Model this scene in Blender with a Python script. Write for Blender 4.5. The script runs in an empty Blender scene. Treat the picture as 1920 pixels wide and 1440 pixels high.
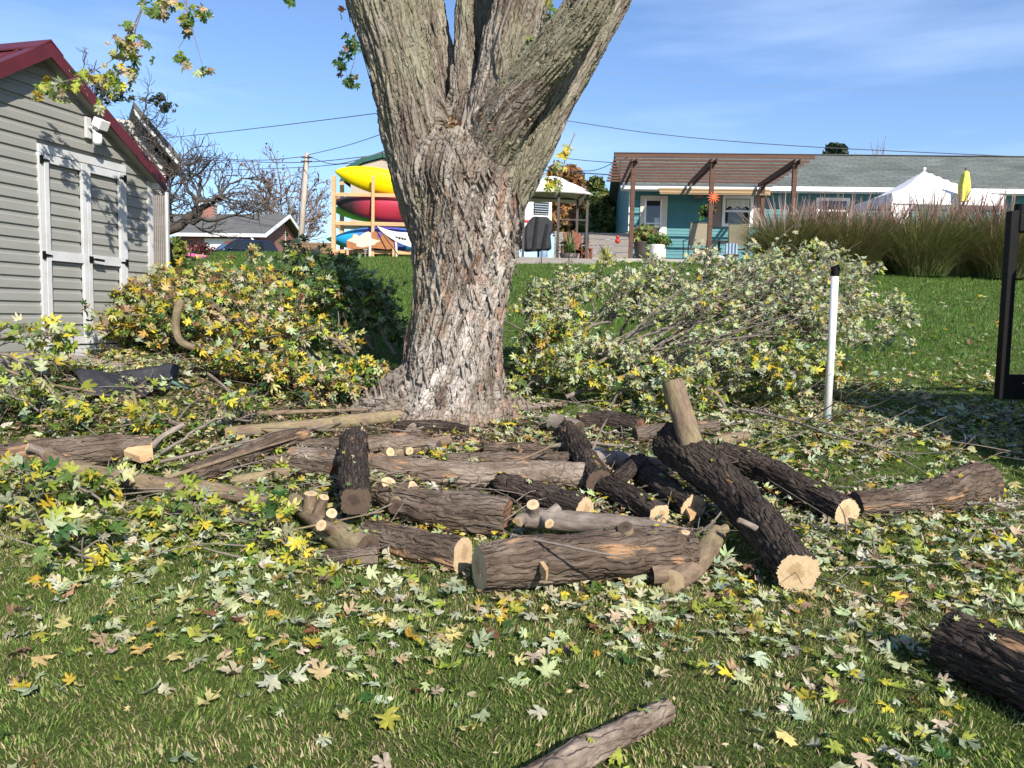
import bpy, math, random
import numpy as np
from mathutils import Vector, Matrix

# ------------------------------------------------------------------ camera
scene = bpy.context.scene
COL = scene.collection
FPX = 1450.0                       # focal length in pixels of the 1920 px wide frame
EYE = Vector((0.0, 0.0, 1.5))
PITCH = math.atan((720 - 592) / FPX)
ROLL = 0.022
_F = Vector((0, math.cos(PITCH), -math.sin(PITCH)))
_U0 = Vector((0, math.sin(PITCH), math.cos(PITCH)))
_R0 = Vector((1, 0, 0))
_R = math.cos(ROLL) * _R0 + math.sin(ROLL) * _U0
_U = math.cos(ROLL) * _U0 - math.sin(ROLL) * _R0
cam_data = bpy.data.cameras.new("camera")
cam = bpy.data.objects.new("camera", cam_data)
COL.objects.link(cam)
cam.matrix_world = Matrix(((_R.x, _U.x, -_F.x, EYE.x), (_R.y, _U.y, -_F.y, EYE.y), (_R.z, _U.z, -_F.z, EYE.z), (0, 0, 0, 1)))
cam_data.sensor_width = 36.0
cam_data.lens = 36.0 * FPX / 1920.0
cam_data.clip_start = 0.05
cam_data.clip_end = 5000
scene.camera = cam

# ------------------------------------------------------------------ sky and sun
SUN_AZ = math.radians(155)         # clockwise from +Y, direction towards the sun
SUN_EL = math.radians(34)
world = bpy.data.worlds.new("World")
scene.world = world
world.use_nodes = True
nt = world.node_tree
nt.nodes.clear()
w_out = nt.nodes.new("ShaderNodeOutputWorld")
w_bg = nt.nodes.new("ShaderNodeBackground")
w_sky = nt.nodes.new("ShaderNodeTexSky")
w_sky.sky_type = 'NISHITA'
w_sky.sun_disc = False
w_sky.sun_elevation = SUN_EL
w_sky.sun_rotation = SUN_AZ
w_sky.air_density = 1.0
w_sky.dust_density = 0.35
w_sky.ozone_density = 3.0
w_tc = nt.nodes.new("ShaderNodeTexCoord")
w_map = nt.nodes.new("ShaderNodeMapping")
w_map.inputs['Scale'].default_value = (1.3, 1.3, 9.0)
w_map.inputs['Rotation'].default_value = (0.05, 0.06, 1.1)
w_noise = nt.nodes.new("ShaderNodeTexNoise")
w_noise.inputs['Scale'].default_value = 1.6
w_noise.inputs['Detail'].default_value = 5.0
w_noise.inputs['Roughness'].default_value = 0.52
w_ramp = nt.nodes.new("ShaderNodeValToRGB")
w_ramp.color_ramp.elements[0].position = 0.49
w_ramp.color_ramp.elements[0].color = (0, 0, 0, 1)
w_ramp.color_ramp.elements[1].position = 0.78
w_ramp.color_ramp.elements[1].color = (0.34, 0.34, 0.34, 1)
w_mix = nt.nodes.new("ShaderNodeMix")
w_mix.data_type = 'RGBA'
w_mix.inputs['B'].default_value = (6.6, 7.6, 9.3, 1)   # thin high cloud
nt.links.new(w_tc.outputs['Generated'], w_map.inputs['Vector'])
nt.links.new(w_map.outputs['Vector'], w_noise.inputs['Vector'])
nt.links.new(w_noise.outputs['Fac'], w_ramp.inputs['Fac'])
nt.links.new(w_ramp.outputs['Color'], w_mix.inputs['Factor'])
nt.links.new(w_sky.outputs['Color'], w_mix.inputs['A'])
w_tint = nt.nodes.new('ShaderNodeMix'); w_tint.data_type = 'RGBA'; w_tint.blend_type = 'MULTIPLY'; w_tint.inputs['Factor'].default_value = 1.0
w_tint.inputs['B'].default_value = (0.90, 0.97, 1.11, 1)
nt.links.new(w_mix.outputs['Result'], w_tint.inputs['A'])
nt.links.new(w_tint.outputs['Result'], w_bg.inputs['Color'])
nt.links.new(w_bg.outputs['Background'], w_out.inputs['Surface'])
w_bg.inputs['Strength'].default_value = 0.10

to_sun = Vector((math.sin(SUN_AZ) * math.cos(SUN_EL), math.cos(SUN_AZ) * math.cos(SUN_EL), math.sin(SUN_EL)))
sun_data = bpy.data.lights.new("sun", 'SUN')
sun_data.energy = 4.6
sun_data.angle = math.radians(0.53)
sun_data.color = (1.0, 0.93, 0.82)
sun = bpy.data.objects.new("sun", sun_data)
sun.rotation_euler = (-to_sun).to_track_quat('-Z', 'Y').to_euler()
sun.location = (6, -12, 14)
COL.objects.link(sun)

scene.view_settings.view_transform = 'Standard'
scene.view_settings.look = 'None'
scene.view_settings.exposure = 0.78
scene.view_settings.gamma = 1.0
scene.render.engine = 'CYCLES'
scene.cycles.max_bounces = 6
scene.cycles.transparent_max_bounces = 8

# ------------------------------------------------------------------ noise
rng = np.random.default_rng(11)
random.seed(5)
def _hash(ix, iy, iz, k=0):
    h = (ix.astype(np.int64) * 73856093) ^ (iy.astype(np.int64) * 19349663) ^ (iz.astype(np.int64) * 83492791) ^ (k * 2654435761)
    h &= 0xffffffff
    h = ((h ^ (h >> 15)) * 2246822519) & 0xffffffff
    h = ((h ^ (h >> 13)) * 3266489917) & 0xffffffff
    return ((h ^ (h >> 16)) & 0xffffff) / float(0xffffff)
def vnoise(p, k=0):
    i = np.floor(p).astype(np.int64); f = p - i
    f = f * f * (3 - 2 * f)
    r = 0
    for dx in (0, 1):
        for dy in (0, 1):
            for dz in (0, 1):
                w = (f[:, 0] if dx else 1 - f[:, 0]) * (f[:, 1] if dy else 1 - f[:, 1]) * (f[:, 2] if dz else 1 - f[:, 2])
                r = r + w * _hash(i[:, 0] + dx, i[:, 1] + dy, i[:, 2] + dz, k)
    return r
def fbm(p, octs=4, k=0, gain=0.5):
    a, s, r = 1.0, 0.0, 0
    for o in range(octs):
        r = r + a * vnoise(p * (2.03 ** o) + 17.3 * o, k + o); s += a; a *= gain
    return r / s
def worley(p, k=0):
    i = np.floor(p).astype(np.int64); f = p - i
    f1 = np.full(len(p), 9.0); f2 = np.full(len(p), 9.0); cid = np.zeros(len(p)); oy = np.zeros(len(p))
    for dx in (-1, 0, 1):
        for dy in (-1, 0, 1):
            for dz in (-1, 0, 1):
                jx, jy, jz = i[:, 0] + dx, i[:, 1] + dy, i[:, 2] + dz
                ox = dx + _hash(jx, jy, jz, k + 1) - f[:, 0]
                oyy = dy + _hash(jx, jy, jz, k + 2) - f[:, 1]
                oz = dz + _hash(jx, jy, jz, k + 3) - f[:, 2]
                d = np.sqrt(ox * ox + oyy * oyy + oz * oz)
                c = d < f1
                f2 = np.where(c, f1, np.minimum(f2, d))
                cid = np.where(c, _hash(jx, jy, jz, k + 4), cid)
                oy = np.where(c, oz, oy)
                f1 = np.where(c, d, f1)
    return f1, f2, cid, oy

# ------------------------------------------------------------------ terrain and picture geometry
def _sp(t, w):
    t = np.asarray(t, float) / w
    return w * np.where(t > 30, t, np.log1p(np.exp(np.minimum(t, 30))))
def _ss(a, b, t):
    t = np.clip((np.asarray(t, float) - a) / (b - a), 0, 1)
    return t * t * (3 - 2 * t)
def ground(x, y):
    x = np.asarray(x, float); y = np.asarray(y, float)
    z = 0.179 * (_sp(y - 4.43, 0.7) - _sp(y - 22.0, 0.5))
    z = z + 0.42 * _ss(1.4, 4.2, -x) * _ss(5.2, 7.0, y) * (1 - _ss(9.5, 16, y))
    z = z + 0.055 * np.clip(y - 22, 0, 25) * _ss(2.0, 6.0, -x)
    z = z + 0.012 * np.sin(x * 1.7 + 0.6 * y) + 0.010 * np.sin(y * 2.3 - x)
    return z
def gz(x, y): return float(ground(x, y))
def ray(px, py):
    return _F + ((px - 960) / FPX) * _R - ((py - 720) / FPX) * _U
def P(px, py, Y):
    d = ray(px, py)
    return EYE + d * ((Y - EYE.y) / d.y)
def at(px, py, h=0.0):
    d = ray(px, py)
    lo, hi = 1.0, 60.0
    last = lo
    t = lo
    while t < hi:
        p = EYE + d * t
        if p.z < gz(p.x, p.y) + h: break
        last = t; t += 0.15
    a, b = last, t
    for _ in range(30):
        m = (a + b) / 2; p = EYE + d * m
        if p.z < gz(p.x, p.y) + h: b = m
        else: a = m
    return EYE + d * ((a + b) / 2)

# ------------------------------------------------------------------ objects
def tag(o, label=None, cat=None, group=None, kind=None):
    if label: o["label"] = label
    if cat: o["category"] = cat
    if group: o["group"] = group
    if kind: o["kind"] = kind
    return o
def thing(name, label, cat, loc=(0, 0, 0), rz=0.0, group=None):
    o = bpy.data.objects.new(name, None)
    o.empty_display_size = 0.1
    o.location = loc; o.rotation_euler = (0, 0, rz)
    COL.objects.link(o)
    return tag(o, label, cat, group)
def link(name, me, parent=None, world_coords=True):
    """world_coords: the mesh is in world space although the parent sits elsewhere"""
    o = bpy.data.objects.new(name, me)
    COL.objects.link(o)
    if parent is not None:
        o.parent = parent
        if world_coords:
            m = chain(parent)
            o.matrix_parent_inverse = m.inverted()
    return o
def chain(o):
    m = Matrix.LocRotScale(o.location, o.rotation_euler, o.scale)
    if o.parent is not None: m = chain(o.parent) @ o.matrix_parent_inverse @ m
    return m
def mesh(name, V, F, mat=None, smooth=False, uv=None, cols=None, poly_uv=None):
    """V (n,3); F a list of index tuples or an (m,k) array of equal polygons"""
    me = bpy.data.meshes.new(name)
    V = np.asarray(V, np.float32)
    if isinstance(F, np.ndarray):
        m, k = F.shape
        me.vertices.add(len(V)); me.vertices.foreach_set('co', V.ravel())
        me.loops.add(m * k); me.loops.foreach_set('vertex_index', F.astype(np.int32).ravel())
        me.polygons.add(m)
        me.polygons.foreach_set('loop_start', np.arange(m, dtype=np.int32) * k)
        me.polygons.foreach_set('loop_total', np.full(m, k, np.int32))
        me.update(calc_edges=True)
    else:
        me.from_pydata([tuple(map(float, v)) for v in V], [], [tuple(int(i) for i in f) for f in F])
    if smooth:
        me.polygons.foreach_set('use_smooth', np.ones(len(me.polygons), bool))
    if uv is not None:
        l = me.uv_layers.new(name='UVMap')
        idx = np.zeros(len(me.loops), np.int32); me.loops.foreach_get('vertex_index', idx)
        l.data.foreach_set('uv', np.asarray(uv, np.float32)[idx].ravel())
    if cols:
        for nm, c in cols.items():
            a = me.color_attributes.new(nm, 'FLOAT_COLOR', 'POINT')
            c = np.asarray(c, np.float32)
            if c.shape[1] == 3: c = np.concatenate([c, np.ones((len(c), 1), np.float32)], 1)
            a.data.foreach_set('color', c.ravel())
    if mat: me.materials.append(mat)
    me.update()
    return me
class MB:
    """collects shapes into one mesh"""
    def __init__(s): s.v = []; s.f = []; s.n = 0
    def add(s, V, F):
        V = [tuple(v) for v in V]
        s.v += V; s.f += [tuple(i + s.n for i in f) for f in F]; s.n += len(V); return s
    def box(s, x0, x1, y0, y1, z0, z1):
        return s.add([(x0,y0,z0),(x1,y0,z0),(x1,y1,z0),(x0,y1,z0),(x0,y0,z1),(x1,y0,z1),(x1,y1,z1),(x0,y1,z1)],
                     [(3,2,1,0),(4,5,6,7),(0,1,5,4),(1,2,6,5),(2,3,7,6),(3,0,4,7)])
    def bar(s, a, b, w, h=None, up=(0, 0, 1)):
        h = h or w
        a, b = Vector(a), Vector(b); d = (b - a).normalized()
        u = Vector(up)
        if abs(d.dot(u)) > 0.95: u = Vector((0, 1, 0))
        r = d.cross(u).normalized() * (w / 2); u2 = r.cross(d).normalized() * (h / 2)
        return s.add([a-r-u2,a+r-u2,a+r+u2,a-r+u2,b-r-u2,b+r-u2,b+r+u2,b-r+u2],
                     [(0,1,2,3),(7,6,5,4),(1,0,4,5),(2,1,5,6),(3,2,6,7),(0,3,7,4)])
    def tube(s, pts, rad, n=8, cap=True):
        V, F = tube_vf(pts, rad, n)
        k = len(V)
        V = list(map(tuple, V)); F = [tuple(f) for f in F]
        if cap:
            F.append(tuple(range(n - 1, -1, -1))); F.append(tuple(range(k - n, k)))
        return s.add(V, F)
    def prism(s, poly, a0, a1, axis='y'):
        """poly in the two other axes, extruded a0..a1 along axis"""
        n = len(poly)
        def mk(p, a): return (p[0], a, p[1]) if axis == 'y' else ((a, p[0], p[1]) if axis == 'x' else (p[0], p[1], a))
        V = [mk(p, a0) for p in poly] + [mk(p, a1) for p in poly]
        F = [tuple(range(n)), tuple(range(2*n-1, n-1, -1))] + [((i+1) % n, i, n+i, n+(i+1) % n) for i in range(n)]
        return s.add(V, F)
    def ball(s, c, r, nu=10, nv=7):
        rx, ry, rz = (r, r, r) if not hasattr(r, '__len__') else r
        V = [(c[0], c[1], c[2]-rz)]
        for j in range(1, nv):
            t = -math.pi/2 + math.pi*j/nv
            for i in range(nu):
                a = 2*math.pi*i/nu
                V.append((c[0]+rx*math.cos(t)*math.cos(a), c[1]+ry*math.cos(t)*math.sin(a), c[2]+rz*math.sin(t)))
        V.append((c[0], c[1], c[2]+rz)); F = []
        for i in range(nu): F.append((0, 1+(i+1) % nu, 1+i))
        for j in range(nv-2):
            for i in range(nu):
                a = 1+j*nu+i; b = 1+j*nu+(i+1) % nu
                F.append((a, b, b+nu, a+nu))
        l = len(V)-1; s0 = 1+(nv-2)*nu
        for i in range(nu): F.append((l, s0+i, s0+(i+1) % nu))
        return s.add(V, F)
    def lathe(s, c, prof, n=20):
        """prof: list of (radius, z)"""
        V = []; F = []
        for r, z in prof:
            for i in range(n):
                a = 2*math.pi*i/n; V.append((c[0]+r*math.cos(a), c[1]+r*math.sin(a), c[2]+z))
        for j in range(len(prof)-1):
            for i in range(n): F.append((j*n+i, j*n+(i+1) % n, (j+1)*n+(i+1) % n, (j+1)*n+i))
        F.append(tuple(range(n-1, -1, -1))); F.append(tuple(range((len(prof)-1)*n, len(prof)*n)))
        return s.add(V, F)
    def build(s, name, mat, parent=None, smooth=False, local=True, bevel=0.0):
        me = mesh(name, s.v, s.f, mat, smooth)
        o = link(name, me, parent, world_coords=not local)
        if bevel:
            b = o.modifiers.new('bevel', 'BEVEL'); b.width = bevel; b.segments = 2; b.limit_method = 'ANGLE'
        return o
def frames(pts):
    pts = np.asarray(pts, float)
    T = np.gradient(pts, axis=0); T /= np.linalg.norm(T, axis=1)[:, None] + 1e-12
    ref = np.array([0, 0, 1.0]) if abs(T[0][2]) < 0.9 else np.array([1.0, 0, 0])
    N = np.zeros_like(T); n = np.cross(T[0], ref); n /= np.linalg.norm(n)
    for i in range(len(T)):
        n = n - T[i] * np.dot(n, T[i]); n /= np.linalg.norm(n) + 1e-12; N[i] = n
    return T, N, np.cross(T, N)
def tube_vf(pts, rad, n=8):
    pts = np.asarray([tuple(p) for p in pts], float); m = len(pts)
    rad = np.broadcast_to(np.asarray(rad, float), (m,))
    T, N, B = frames(pts)
    a = np.arange(n) * 2 * math.pi / n
    V = pts[:, None, :] + rad[:, None, None] * (np.cos(a)[None, :, None] * N[:, None, :] + np.sin(a)[None, :, None] * B[:, None, :])
    i = np.arange(m - 1)[:, None] * n; j = np.arange(n)[None, :]; j2 = (j + 1) % n
    F = np.stack([i + j, i + j2, i + n + j2, i + n + j], -1).reshape(-1, 4)
    return V.reshape(-1, 3), F
def spline(pts, m):
    """Catmull-Rom through rows of any width"""
    p = np.asarray([tuple(q) for q in pts], float)
    p = np.vstack([2*p[0]-p[1], p, 2*p[-1]-p[-2]])
    n = len(p) - 3
    t = np.linspace(0, n - 1e-9, m); i = t.astype(int); f = (t - i)[:, None]
    a, b, c, d = p[i], p[i+1], p[i+2], p[i+3]
    return 0.5*((2*b)+(-a+c)*f+(2*a-5*b+4*c-d)*f**2+(-a+3*b-3*c+d)*f**3)
class Frame:
    """a building's own axes: local x along its facade, local y inward"""
    def __init__(s, origin, yaw):
        s.o = Vector(origin); s.yaw = yaw
        s.x = Vector((math.cos(yaw), math.sin(yaw), 0)); s.y = Vector((-math.sin(yaw), math.cos(yaw), 0))
    def pl(s, px, py, off=0.0):
        d = ray(px, py); q = EYE - s.o
        t = (off - q.dot(s.y)) / d.dot(s.y)
        r = q + d * t
        return r.dot(s.x), r.z
    def root(s, name, label, cat, group=None):
        return thing(name, label, cat, s.o, s.yaw, group)

# ------------------------------------------------------------------ materials
def new_mat(name):
    m = bpy.data.materials.new(name); m.use_nodes = True
    t = m.node_tree; b = t.nodes.get('Principled BSDF')
    return m, t, b
def N(t, typ, **kw):
    n = t.nodes.new(typ)
    for k, v in kw.items():
        if k in n.inputs: n.inputs[k].default_value = v
        else: setattr(n, k, v)
    return n
def c4(c): return (c[0], c[1], c[2], 1)
def mat(name, c, c2=None, scale=6.0, rough=0.7, bump=0.0, bscale=None, stretch=(1, 1, 1), metallic=0.0, spec=0.3, coord='Object', lo=0.35, hi=0.65, detail=6):
    """two-tone procedural surface with fine relief"""
    m, t, b = new_mat(name)
    c2 = c2 or tuple(x * 0.8 for x in c)
    tc = N(t, 'ShaderNodeTexCoord'); mp = N(t, 'ShaderNodeMapping'); mp.inputs['Scale'].default_value = stretch
    t.links.new(tc.outputs[coord], mp.inputs['Vector'])
    n = N(t, 'ShaderNodeTexNoise', Scale=scale, Detail=detail, Roughness=0.6)
    t.links.new(mp.outputs['Vector'], n.inputs['Vector'])
    r = N(t, 'ShaderNodeMapRange'); r.inputs['From Min'].default_value = lo; r.inputs['From Max'].default_value = hi
    t.links.new(n.outputs['Fac'], r.inputs['Value'])
    x = N(t, 'ShaderNodeMix', data_type='RGBA'); x.inputs['A'].default_value = c4(c); x.inputs['B'].default_value = c4(c2)
    t.links.new(r.outputs['Result'], x.inputs['Factor']); t.links.new(x.outputs['Result'], b.inputs['Base Color'])
    b.inputs['Roughness'].default_value = rough; b.inputs['Metallic'].default_value = metallic
    b.inputs['Specular IOR Level'].default_value = spec
    if bump:
        n2 = N(t, 'ShaderNodeTexNoise', Scale=bscale or scale * 4, Detail=6, Roughness=0.65)
        t.links.new(mp.outputs['Vector'], n2.inputs['Vector'])
        bp = N(t, 'ShaderNodeBump', Strength=1.0, Distance=bump)
        t.links.new(n2.outputs['Fac'], bp.inputs['Height']); t.links.new(bp.outputs['Normal'], b.inputs['Normal'])
    return m
# ================================================================== LAWN
m_lawn, t, b = new_mat('lawn_soil')
tc = N(t, 'ShaderNodeTexCoord')
n1 = N(t, 'ShaderNodeTexNoise', Scale=0.55, Detail=5, Roughness=0.6); n2 = N(t, 'ShaderNodeTexNoise', Scale=38.0, Detail=6, Roughness=0.7)
n3 = N(t, 'ShaderNodeTexNoise', Scale=4.0, Detail=6, Roughness=0.6)
for n in (n1, n2, n3): t.links.new(tc.outputs['Object'], n.inputs['Vector'])
r1 = N(t, 'ShaderNodeValToRGB')
for i, (p, c) in enumerate([(0.3, (0.070, 0.105, 0.026)), (0.5, (0.095, 0.135, 0.032)), (0.7, (0.14, 0.145, 0.055))]):
    e = r1.color_ramp.elements[i] if i < 2 else r1.color_ramp.elements.new(p)
    e.position = p; e.color = c4(c)
t.links.new(n3.outputs['Fac'], r1.inputs['Fac'])
x1 = N(t, 'ShaderNodeMix', data_type='RGBA', blend_type='MULTIPLY'); x1.inputs['Factor'].default_value = 0.9
r2 = N(t, 'ShaderNodeMapRange'); r2.inputs['From Min'].default_value = .3; r2.inputs['From Max'].default_value = .7; r2.inputs['To Min'].default_value = .45; r2.inputs['To Max'].default_value = 1.35
t.links.new(n2.outputs['Fac'], r2.inputs['Value']); t.links.new(r1.outputs['Color'], x1.inputs['A']); t.links.new(r2.outputs['Result'], x1.inputs['B'])
t.links.new(x1.outputs['Result'], b.inputs['Base Color']); b.inputs['Roughness'].default_value = 0.95; b.inputs['Specular IOR Level'].default_value = 0.1
bp = N(t, 'ShaderNodeBump', Strength=1.0, Distance=0.04); t.links.new(n2.outputs['Fac'], bp.inputs['Height']); t.links.new(bp.outputs['Normal'], b.inputs['Normal'])
xs = np.concatenate([[-900, -300, -120, -60, -40, -30, -22], np.arange(-16, 16.01, 0.2), [22, 30, 40, 60, 120, 300, 900]])
ys = np.concatenate([[-60, -20, -8, -3], np.arange(-1, 26.01, 0.2), [28, 31, 35, 40, 45, 50, 60, 90, 150, 300, 600, 1500]])
XX, YY = np.meshgrid(xs, ys)
GV = np.stack([XX, YY, ground(XX, YY)], -1).reshape(-1, 3)
nx, ny = len(xs), len(ys)
ii = np.arange(ny - 1)[:, None] * nx + np.arange(nx - 1)[None, :]
GF = np.stack([ii, ii + 1, ii + nx + 1, ii + nx], -1).reshape(-1, 4)
tag(link('lawn', mesh('lawn', GV, GF, m_lawn, True)), kind='structure')

# ================================================================== BARK
def bark_field(cx, sx, v, R, wid, leng, k=0, warp=0.55):
    q = np.stack([cx * R / wid, sx * R / wid, v / leng], 1)
    w = np.stack([fbm(q * 0.8, 3, k + 20), fbm(q * 0.8, 3, k + 30), fbm(q * 0.8, 3, k + 40)], 1) - 0.5
    q = q + warp * 2 * w
    f1, f2, cid, oz = worley(q, k)
    e = np.clip((f2 - f1) / 0.42, 0, 1); e = e * e * (3 - 2 * e)
    fine = fbm(q * np.array([3.1, 3.1, 0.9]) + 5, 4, k + 50)
    rid = 1 - np.abs(2 * fbm(q * np.array([1.7, 1.7, 0.5]) + 9, 3, k + 60) - 1)
    d = 0.50 * e * (0.55 + 0.45 * cid) + 0.20 * np.clip(-oz, -0.6, 0.6) * e + 0.34 * rid ** 2 + 0.26 * (fine - 0.5)
    return d, cid, e, fine
def bark_mat(name, detail=60.0, dist=0.006, wid=0.03, fdist=0.012, lw=5.5):
    """colour comes from the mesh; cracks between bark plates and fine grain are relief"""
    m, t, b = new_mat(name)
    a = N(t, 'ShaderNodeAttribute', attribute_name='bk'); bc = N(t, 'ShaderNodeAttribute', attribute_name='bc')
    n0 = N(t, 'ShaderNodeTexNoise', Scale=9.0, Detail=3); t.links.new(bc.outputs['Vector'], n0.inputs['Vector'])
    s0 = N(t, 'ShaderNodeVectorMath', operation='SUBTRACT'); s0.inputs[1].default_value = (.5, .5, .5); t.links.new(n0.outputs['Color'], s0.inputs[0])
    s1 = N(t, 'ShaderNodeVectorMath', operation='SCALE'); s1.inputs['Scale'].default_value = wid * 1.6; t.links.new(s0.outputs[0], s1.inputs[0])
    s2 = N(t, 'ShaderNodeVectorMath', operation='ADD'); t.links.new(bc.outputs['Vector'], s2.inputs[0]); t.links.new(s1.outputs[0], s2.inputs[1])
    mp = N(t, 'ShaderNodeMapping'); mp.inputs['Scale'].default_value = (1 / wid, 1 / wid, 1 / (wid * lw)); t.links.new(s2.outputs[0], mp.inputs['Vector'])
    vo = N(t, 'ShaderNodeTexVoronoi', feature='DISTANCE_TO_EDGE', Scale=1.0); t.links.new(mp.outputs['Vector'], vo.inputs['Vector'])
    rf_ = N(t, 'ShaderNodeMapRange', interpolation_type='SMOOTHSTEP'); rf_.inputs['From Max'].default_value = .16; t.links.new(vo.outputs['Distance'], rf_.inputs['Value'])
    mp2 = N(t, 'ShaderNodeMapping'); mp2.inputs['Scale'].default_value = (1, 1, .3); t.links.new(bc.outputs['Vector'], mp2.inputs['Vector'])
    n = N(t, 'ShaderNodeTexNoise', Scale=detail, Detail=8, Roughness=0.7); t.links.new(mp2.outputs['Vector'], n.inputs['Vector'])
    r = N(t, 'ShaderNodeMapRange'); r.inputs['From Min'].default_value = .3; r.inputs['From Max'].default_value = .7
    r.inputs['To Min'].default_value = .6; r.inputs['To Max'].default_value = 1.35
    t.links.new(n.outputs['Fac'], r.inputs['Value'])
    x = N(t, 'ShaderNodeMix', data_type='RGBA', blend_type='MULTIPLY'); x.inputs['Factor'].default_value = 1
    t.links.new(a.outputs['Color'], x.inputs['A']); t.links.new(r.outputs['Result'], x.inputs['B']); t.links.new(x.outputs['Result'], b.inputs['Base Color'])
    b.inputs['Roughness'].default_value = 0.9; b.inputs['Specular IOR Level'].default_value = 0.15
    bp = N(t, 'ShaderNodeBump', Strength=1.0, Distance=dist); t.links.new(n.outputs['Fac'], bp.inputs['Height'])
    bp2 = N(t, 'ShaderNodeBump', Strength=1.0, Distance=fdist); t.links.new(rf_.outputs['Result'], bp2.inputs['Height']); t.links.new(bp.outputs['Normal'], bp2.inputs['Normal'])
    t.links.new(bp2.outputs['Normal'], b.inputs['Normal'])
    return m
def lerp(a, b, f): return a + (b - a) * f[:, None]
M_BARK = bark_mat('maple_bark', 48.0, 0.012, 0.045, 0.012, 9.0)
M_LOGBARK = bark_mat('log_bark', 90.0, 0.004, 0.021, 0.015, 9.0)
M_BROWNBARK = bark_mat('brown_log_bark', 70.0, 0.008, 0.036, 0.010, 7.0)
M_PALEBARK = bark_mat('pale_log_bark', 60.0, 0.008, 0.04, 0.006, 4.0)
M_SMOOTHBARK = bark_mat('smooth_branch_bark', 60.0, 0.004, 0.06, 0.001)
M_TWIG = mat('twig_bark', (0.13, 0.105, 0.088), (0.22, 0.185, 0.16), 14, 0.85, 0.002)

# ================================================================== THE MAPLE
TREE_Y = 7.5
SK = {
 'trunk': [(838,850,7.5,330),(840,800,7.5,292),(846,750,7.5,226),(852,690,7.5,192),(858,620,7.5,182),(864,550,7.5,182),(870,470,7.5,196),(872,390,7.5,216),(868,320,7.5,236),(872,262,7.5,190)],
 'A': [(836,420,7.47,150),(806,340,7.43,140),(786,265,7.40,134),(772,200,7.36,128),(752,120,7.32,126),(722,20,7.25,134),(702,-50,7.2,132)],
 'B': [(842,300,7.7,90),(832,200,7.8,80),(822,120,7.85,72),(808,40,7.9,62),(795,-50,7.95,58)],
 'C': [(866,240,7.5,64),(868,160,7.55,48),(869,90,7.58,38),(870,20,7.6,32),(873,-50,7.6,30)],
 'D': [(905,270,7.85,86),(908,150,7.95,64),(903,50,8.05,54),(897,-50,8.1,50)],
 'E': [(900,370,7.42,150),(918,290,7.38,138),(936,210,7.36,122),(954,120,7.36,112),(970,30,7.38,112),(984,-50,7.4,108)],
 'F': [(915,290,7.25,110),(945,225,7.08,104),(990,160,6.95,98),(1040,98,6.82,92),(1090,30,6.7,88),(1135,-50,6.58,84)],
 'G': [(905,450,7.5,66),(945,385,7.48,72),(980,318,7.45,76),(1012,250,7.42,76),(1053,170,7.42,72),(1100,85,7.46,70),(1142,10,7.52,68),(1172,-50,7.56,64)],
}
UP = {'A': [(702,-50,7.2,128),(660,-170,7.1,120),(590,-330,6.9,104),(520,-520,6.7,88)],
 'B': [(795,-50,7.95,56),(770,-220,8.05,52),(735,-420,8.1,46)],
 'C': [(873,-50,7.6,29),(880,-230,7.6,26),(890,-400,7.6,22)],
 'D': [(897,-50,8.1,49),(885,-250,8.2,46),(880,-450,8.3,40)],
 'E': [(984,-50,7.4,105),(1000,-200,7.4,98),(1030,-450,7.35,84)],
 'F': [(1135,-50,6.58,82),(1200,-170,6.45,76),(1290,-360,6.3,66)],
 'G': [(1172,-50,7.56,62),(1230,-180,7.7,58),(1310,-380,7.9,50)]}
def sk3(pts):
    return [tuple(P(a, b, c)) + (w * 0.5 / FPX * c,) for a, b, c, w in pts]
S3 = {k: spline(sk3(v), 70) for k, v in SK.items()}
tree = thing('maple_tree', 'large many-limbed maple with shaggy peeling bark standing above the cut logs', 'tree', at(845, 790))
base = np.array(at(845, 790))
base[:] = P(845, 790, 7.5)
# root flare
roots = []
for k, (ang, ln, r0) in enumerate([(184, 1.0, .22), (212, .9, .18), (248, .8, .2), (278, .7, .16), (310, .72, .18), (345, .72, .17), (20, .8, .17), (90, .9, .2), (140, .9, .2)]):
    a = math.radians(ang); c = S3['trunk'][12][:3]
    pts = []
    for s_, lift, rr in ((.15, .50, 1.0), (.40, .22, 1.0), (.62, .09, .85), (.85, .015, .6), (1.05, -.04, .36)):
        x = c[0] + math.cos(a) * ln * s_; y = c[1] + math.sin(a) * ln * s_
        pts.append((x, y, gz(x, y) + lift, r0 * rr))
    roots.append(spline(pts, 20))
mbt = MB()
for s_ in list(S3.values()) + roots:
    mbt.tube(s_[:, :3], s_[:, 3] * (0.93 if True else 1), 24)
tmp = link('tmp', mesh('tmp', mbt.v, mbt.f))
rm = tmp.modifiers.new('r', 'REMESH'); rm.mode = 'VOXEL'; rm.voxel_size = 0.03
sm = tmp.modifiers.new('s', 'SMOOTH'); sm.iterations = 2; sm.factor = 0.5
rm2 = tmp.modifiers.new('r2', 'REMESH'); rm2.mode = 'VOXEL'; rm2.voxel_size = 0.0122
sm2 = tmp.modifiers.new('s2', 'SMOOTH'); sm2.iterations = 3; sm2.factor = 0.5
dg = bpy.context.evaluated_depsgraph_get()
em = tmp.evaluated_get(dg).to_mesh()
nv = len(em.vertices); TV = np.zeros(nv * 3, np.float32); em.vertices.foreach_get('co', TV); TV = TV.reshape(-1, 3).astype(float)
TN = np.zeros(nv * 3, np.float32); em.vertex_normals.foreach_get('vector', TN); TN = TN.reshape(-1, 3).astype(float)
npoly = len(em.polygons); TL = np.zeros(len(em.loops), np.int32); em.loops.foreach_get('vertex_index', TL)
TF = TL.reshape(-1, 4)
tmp.evaluated_get(dg).to_mesh_clear(); bpy.data.objects.remove(tmp)
names = list(S3)
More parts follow.
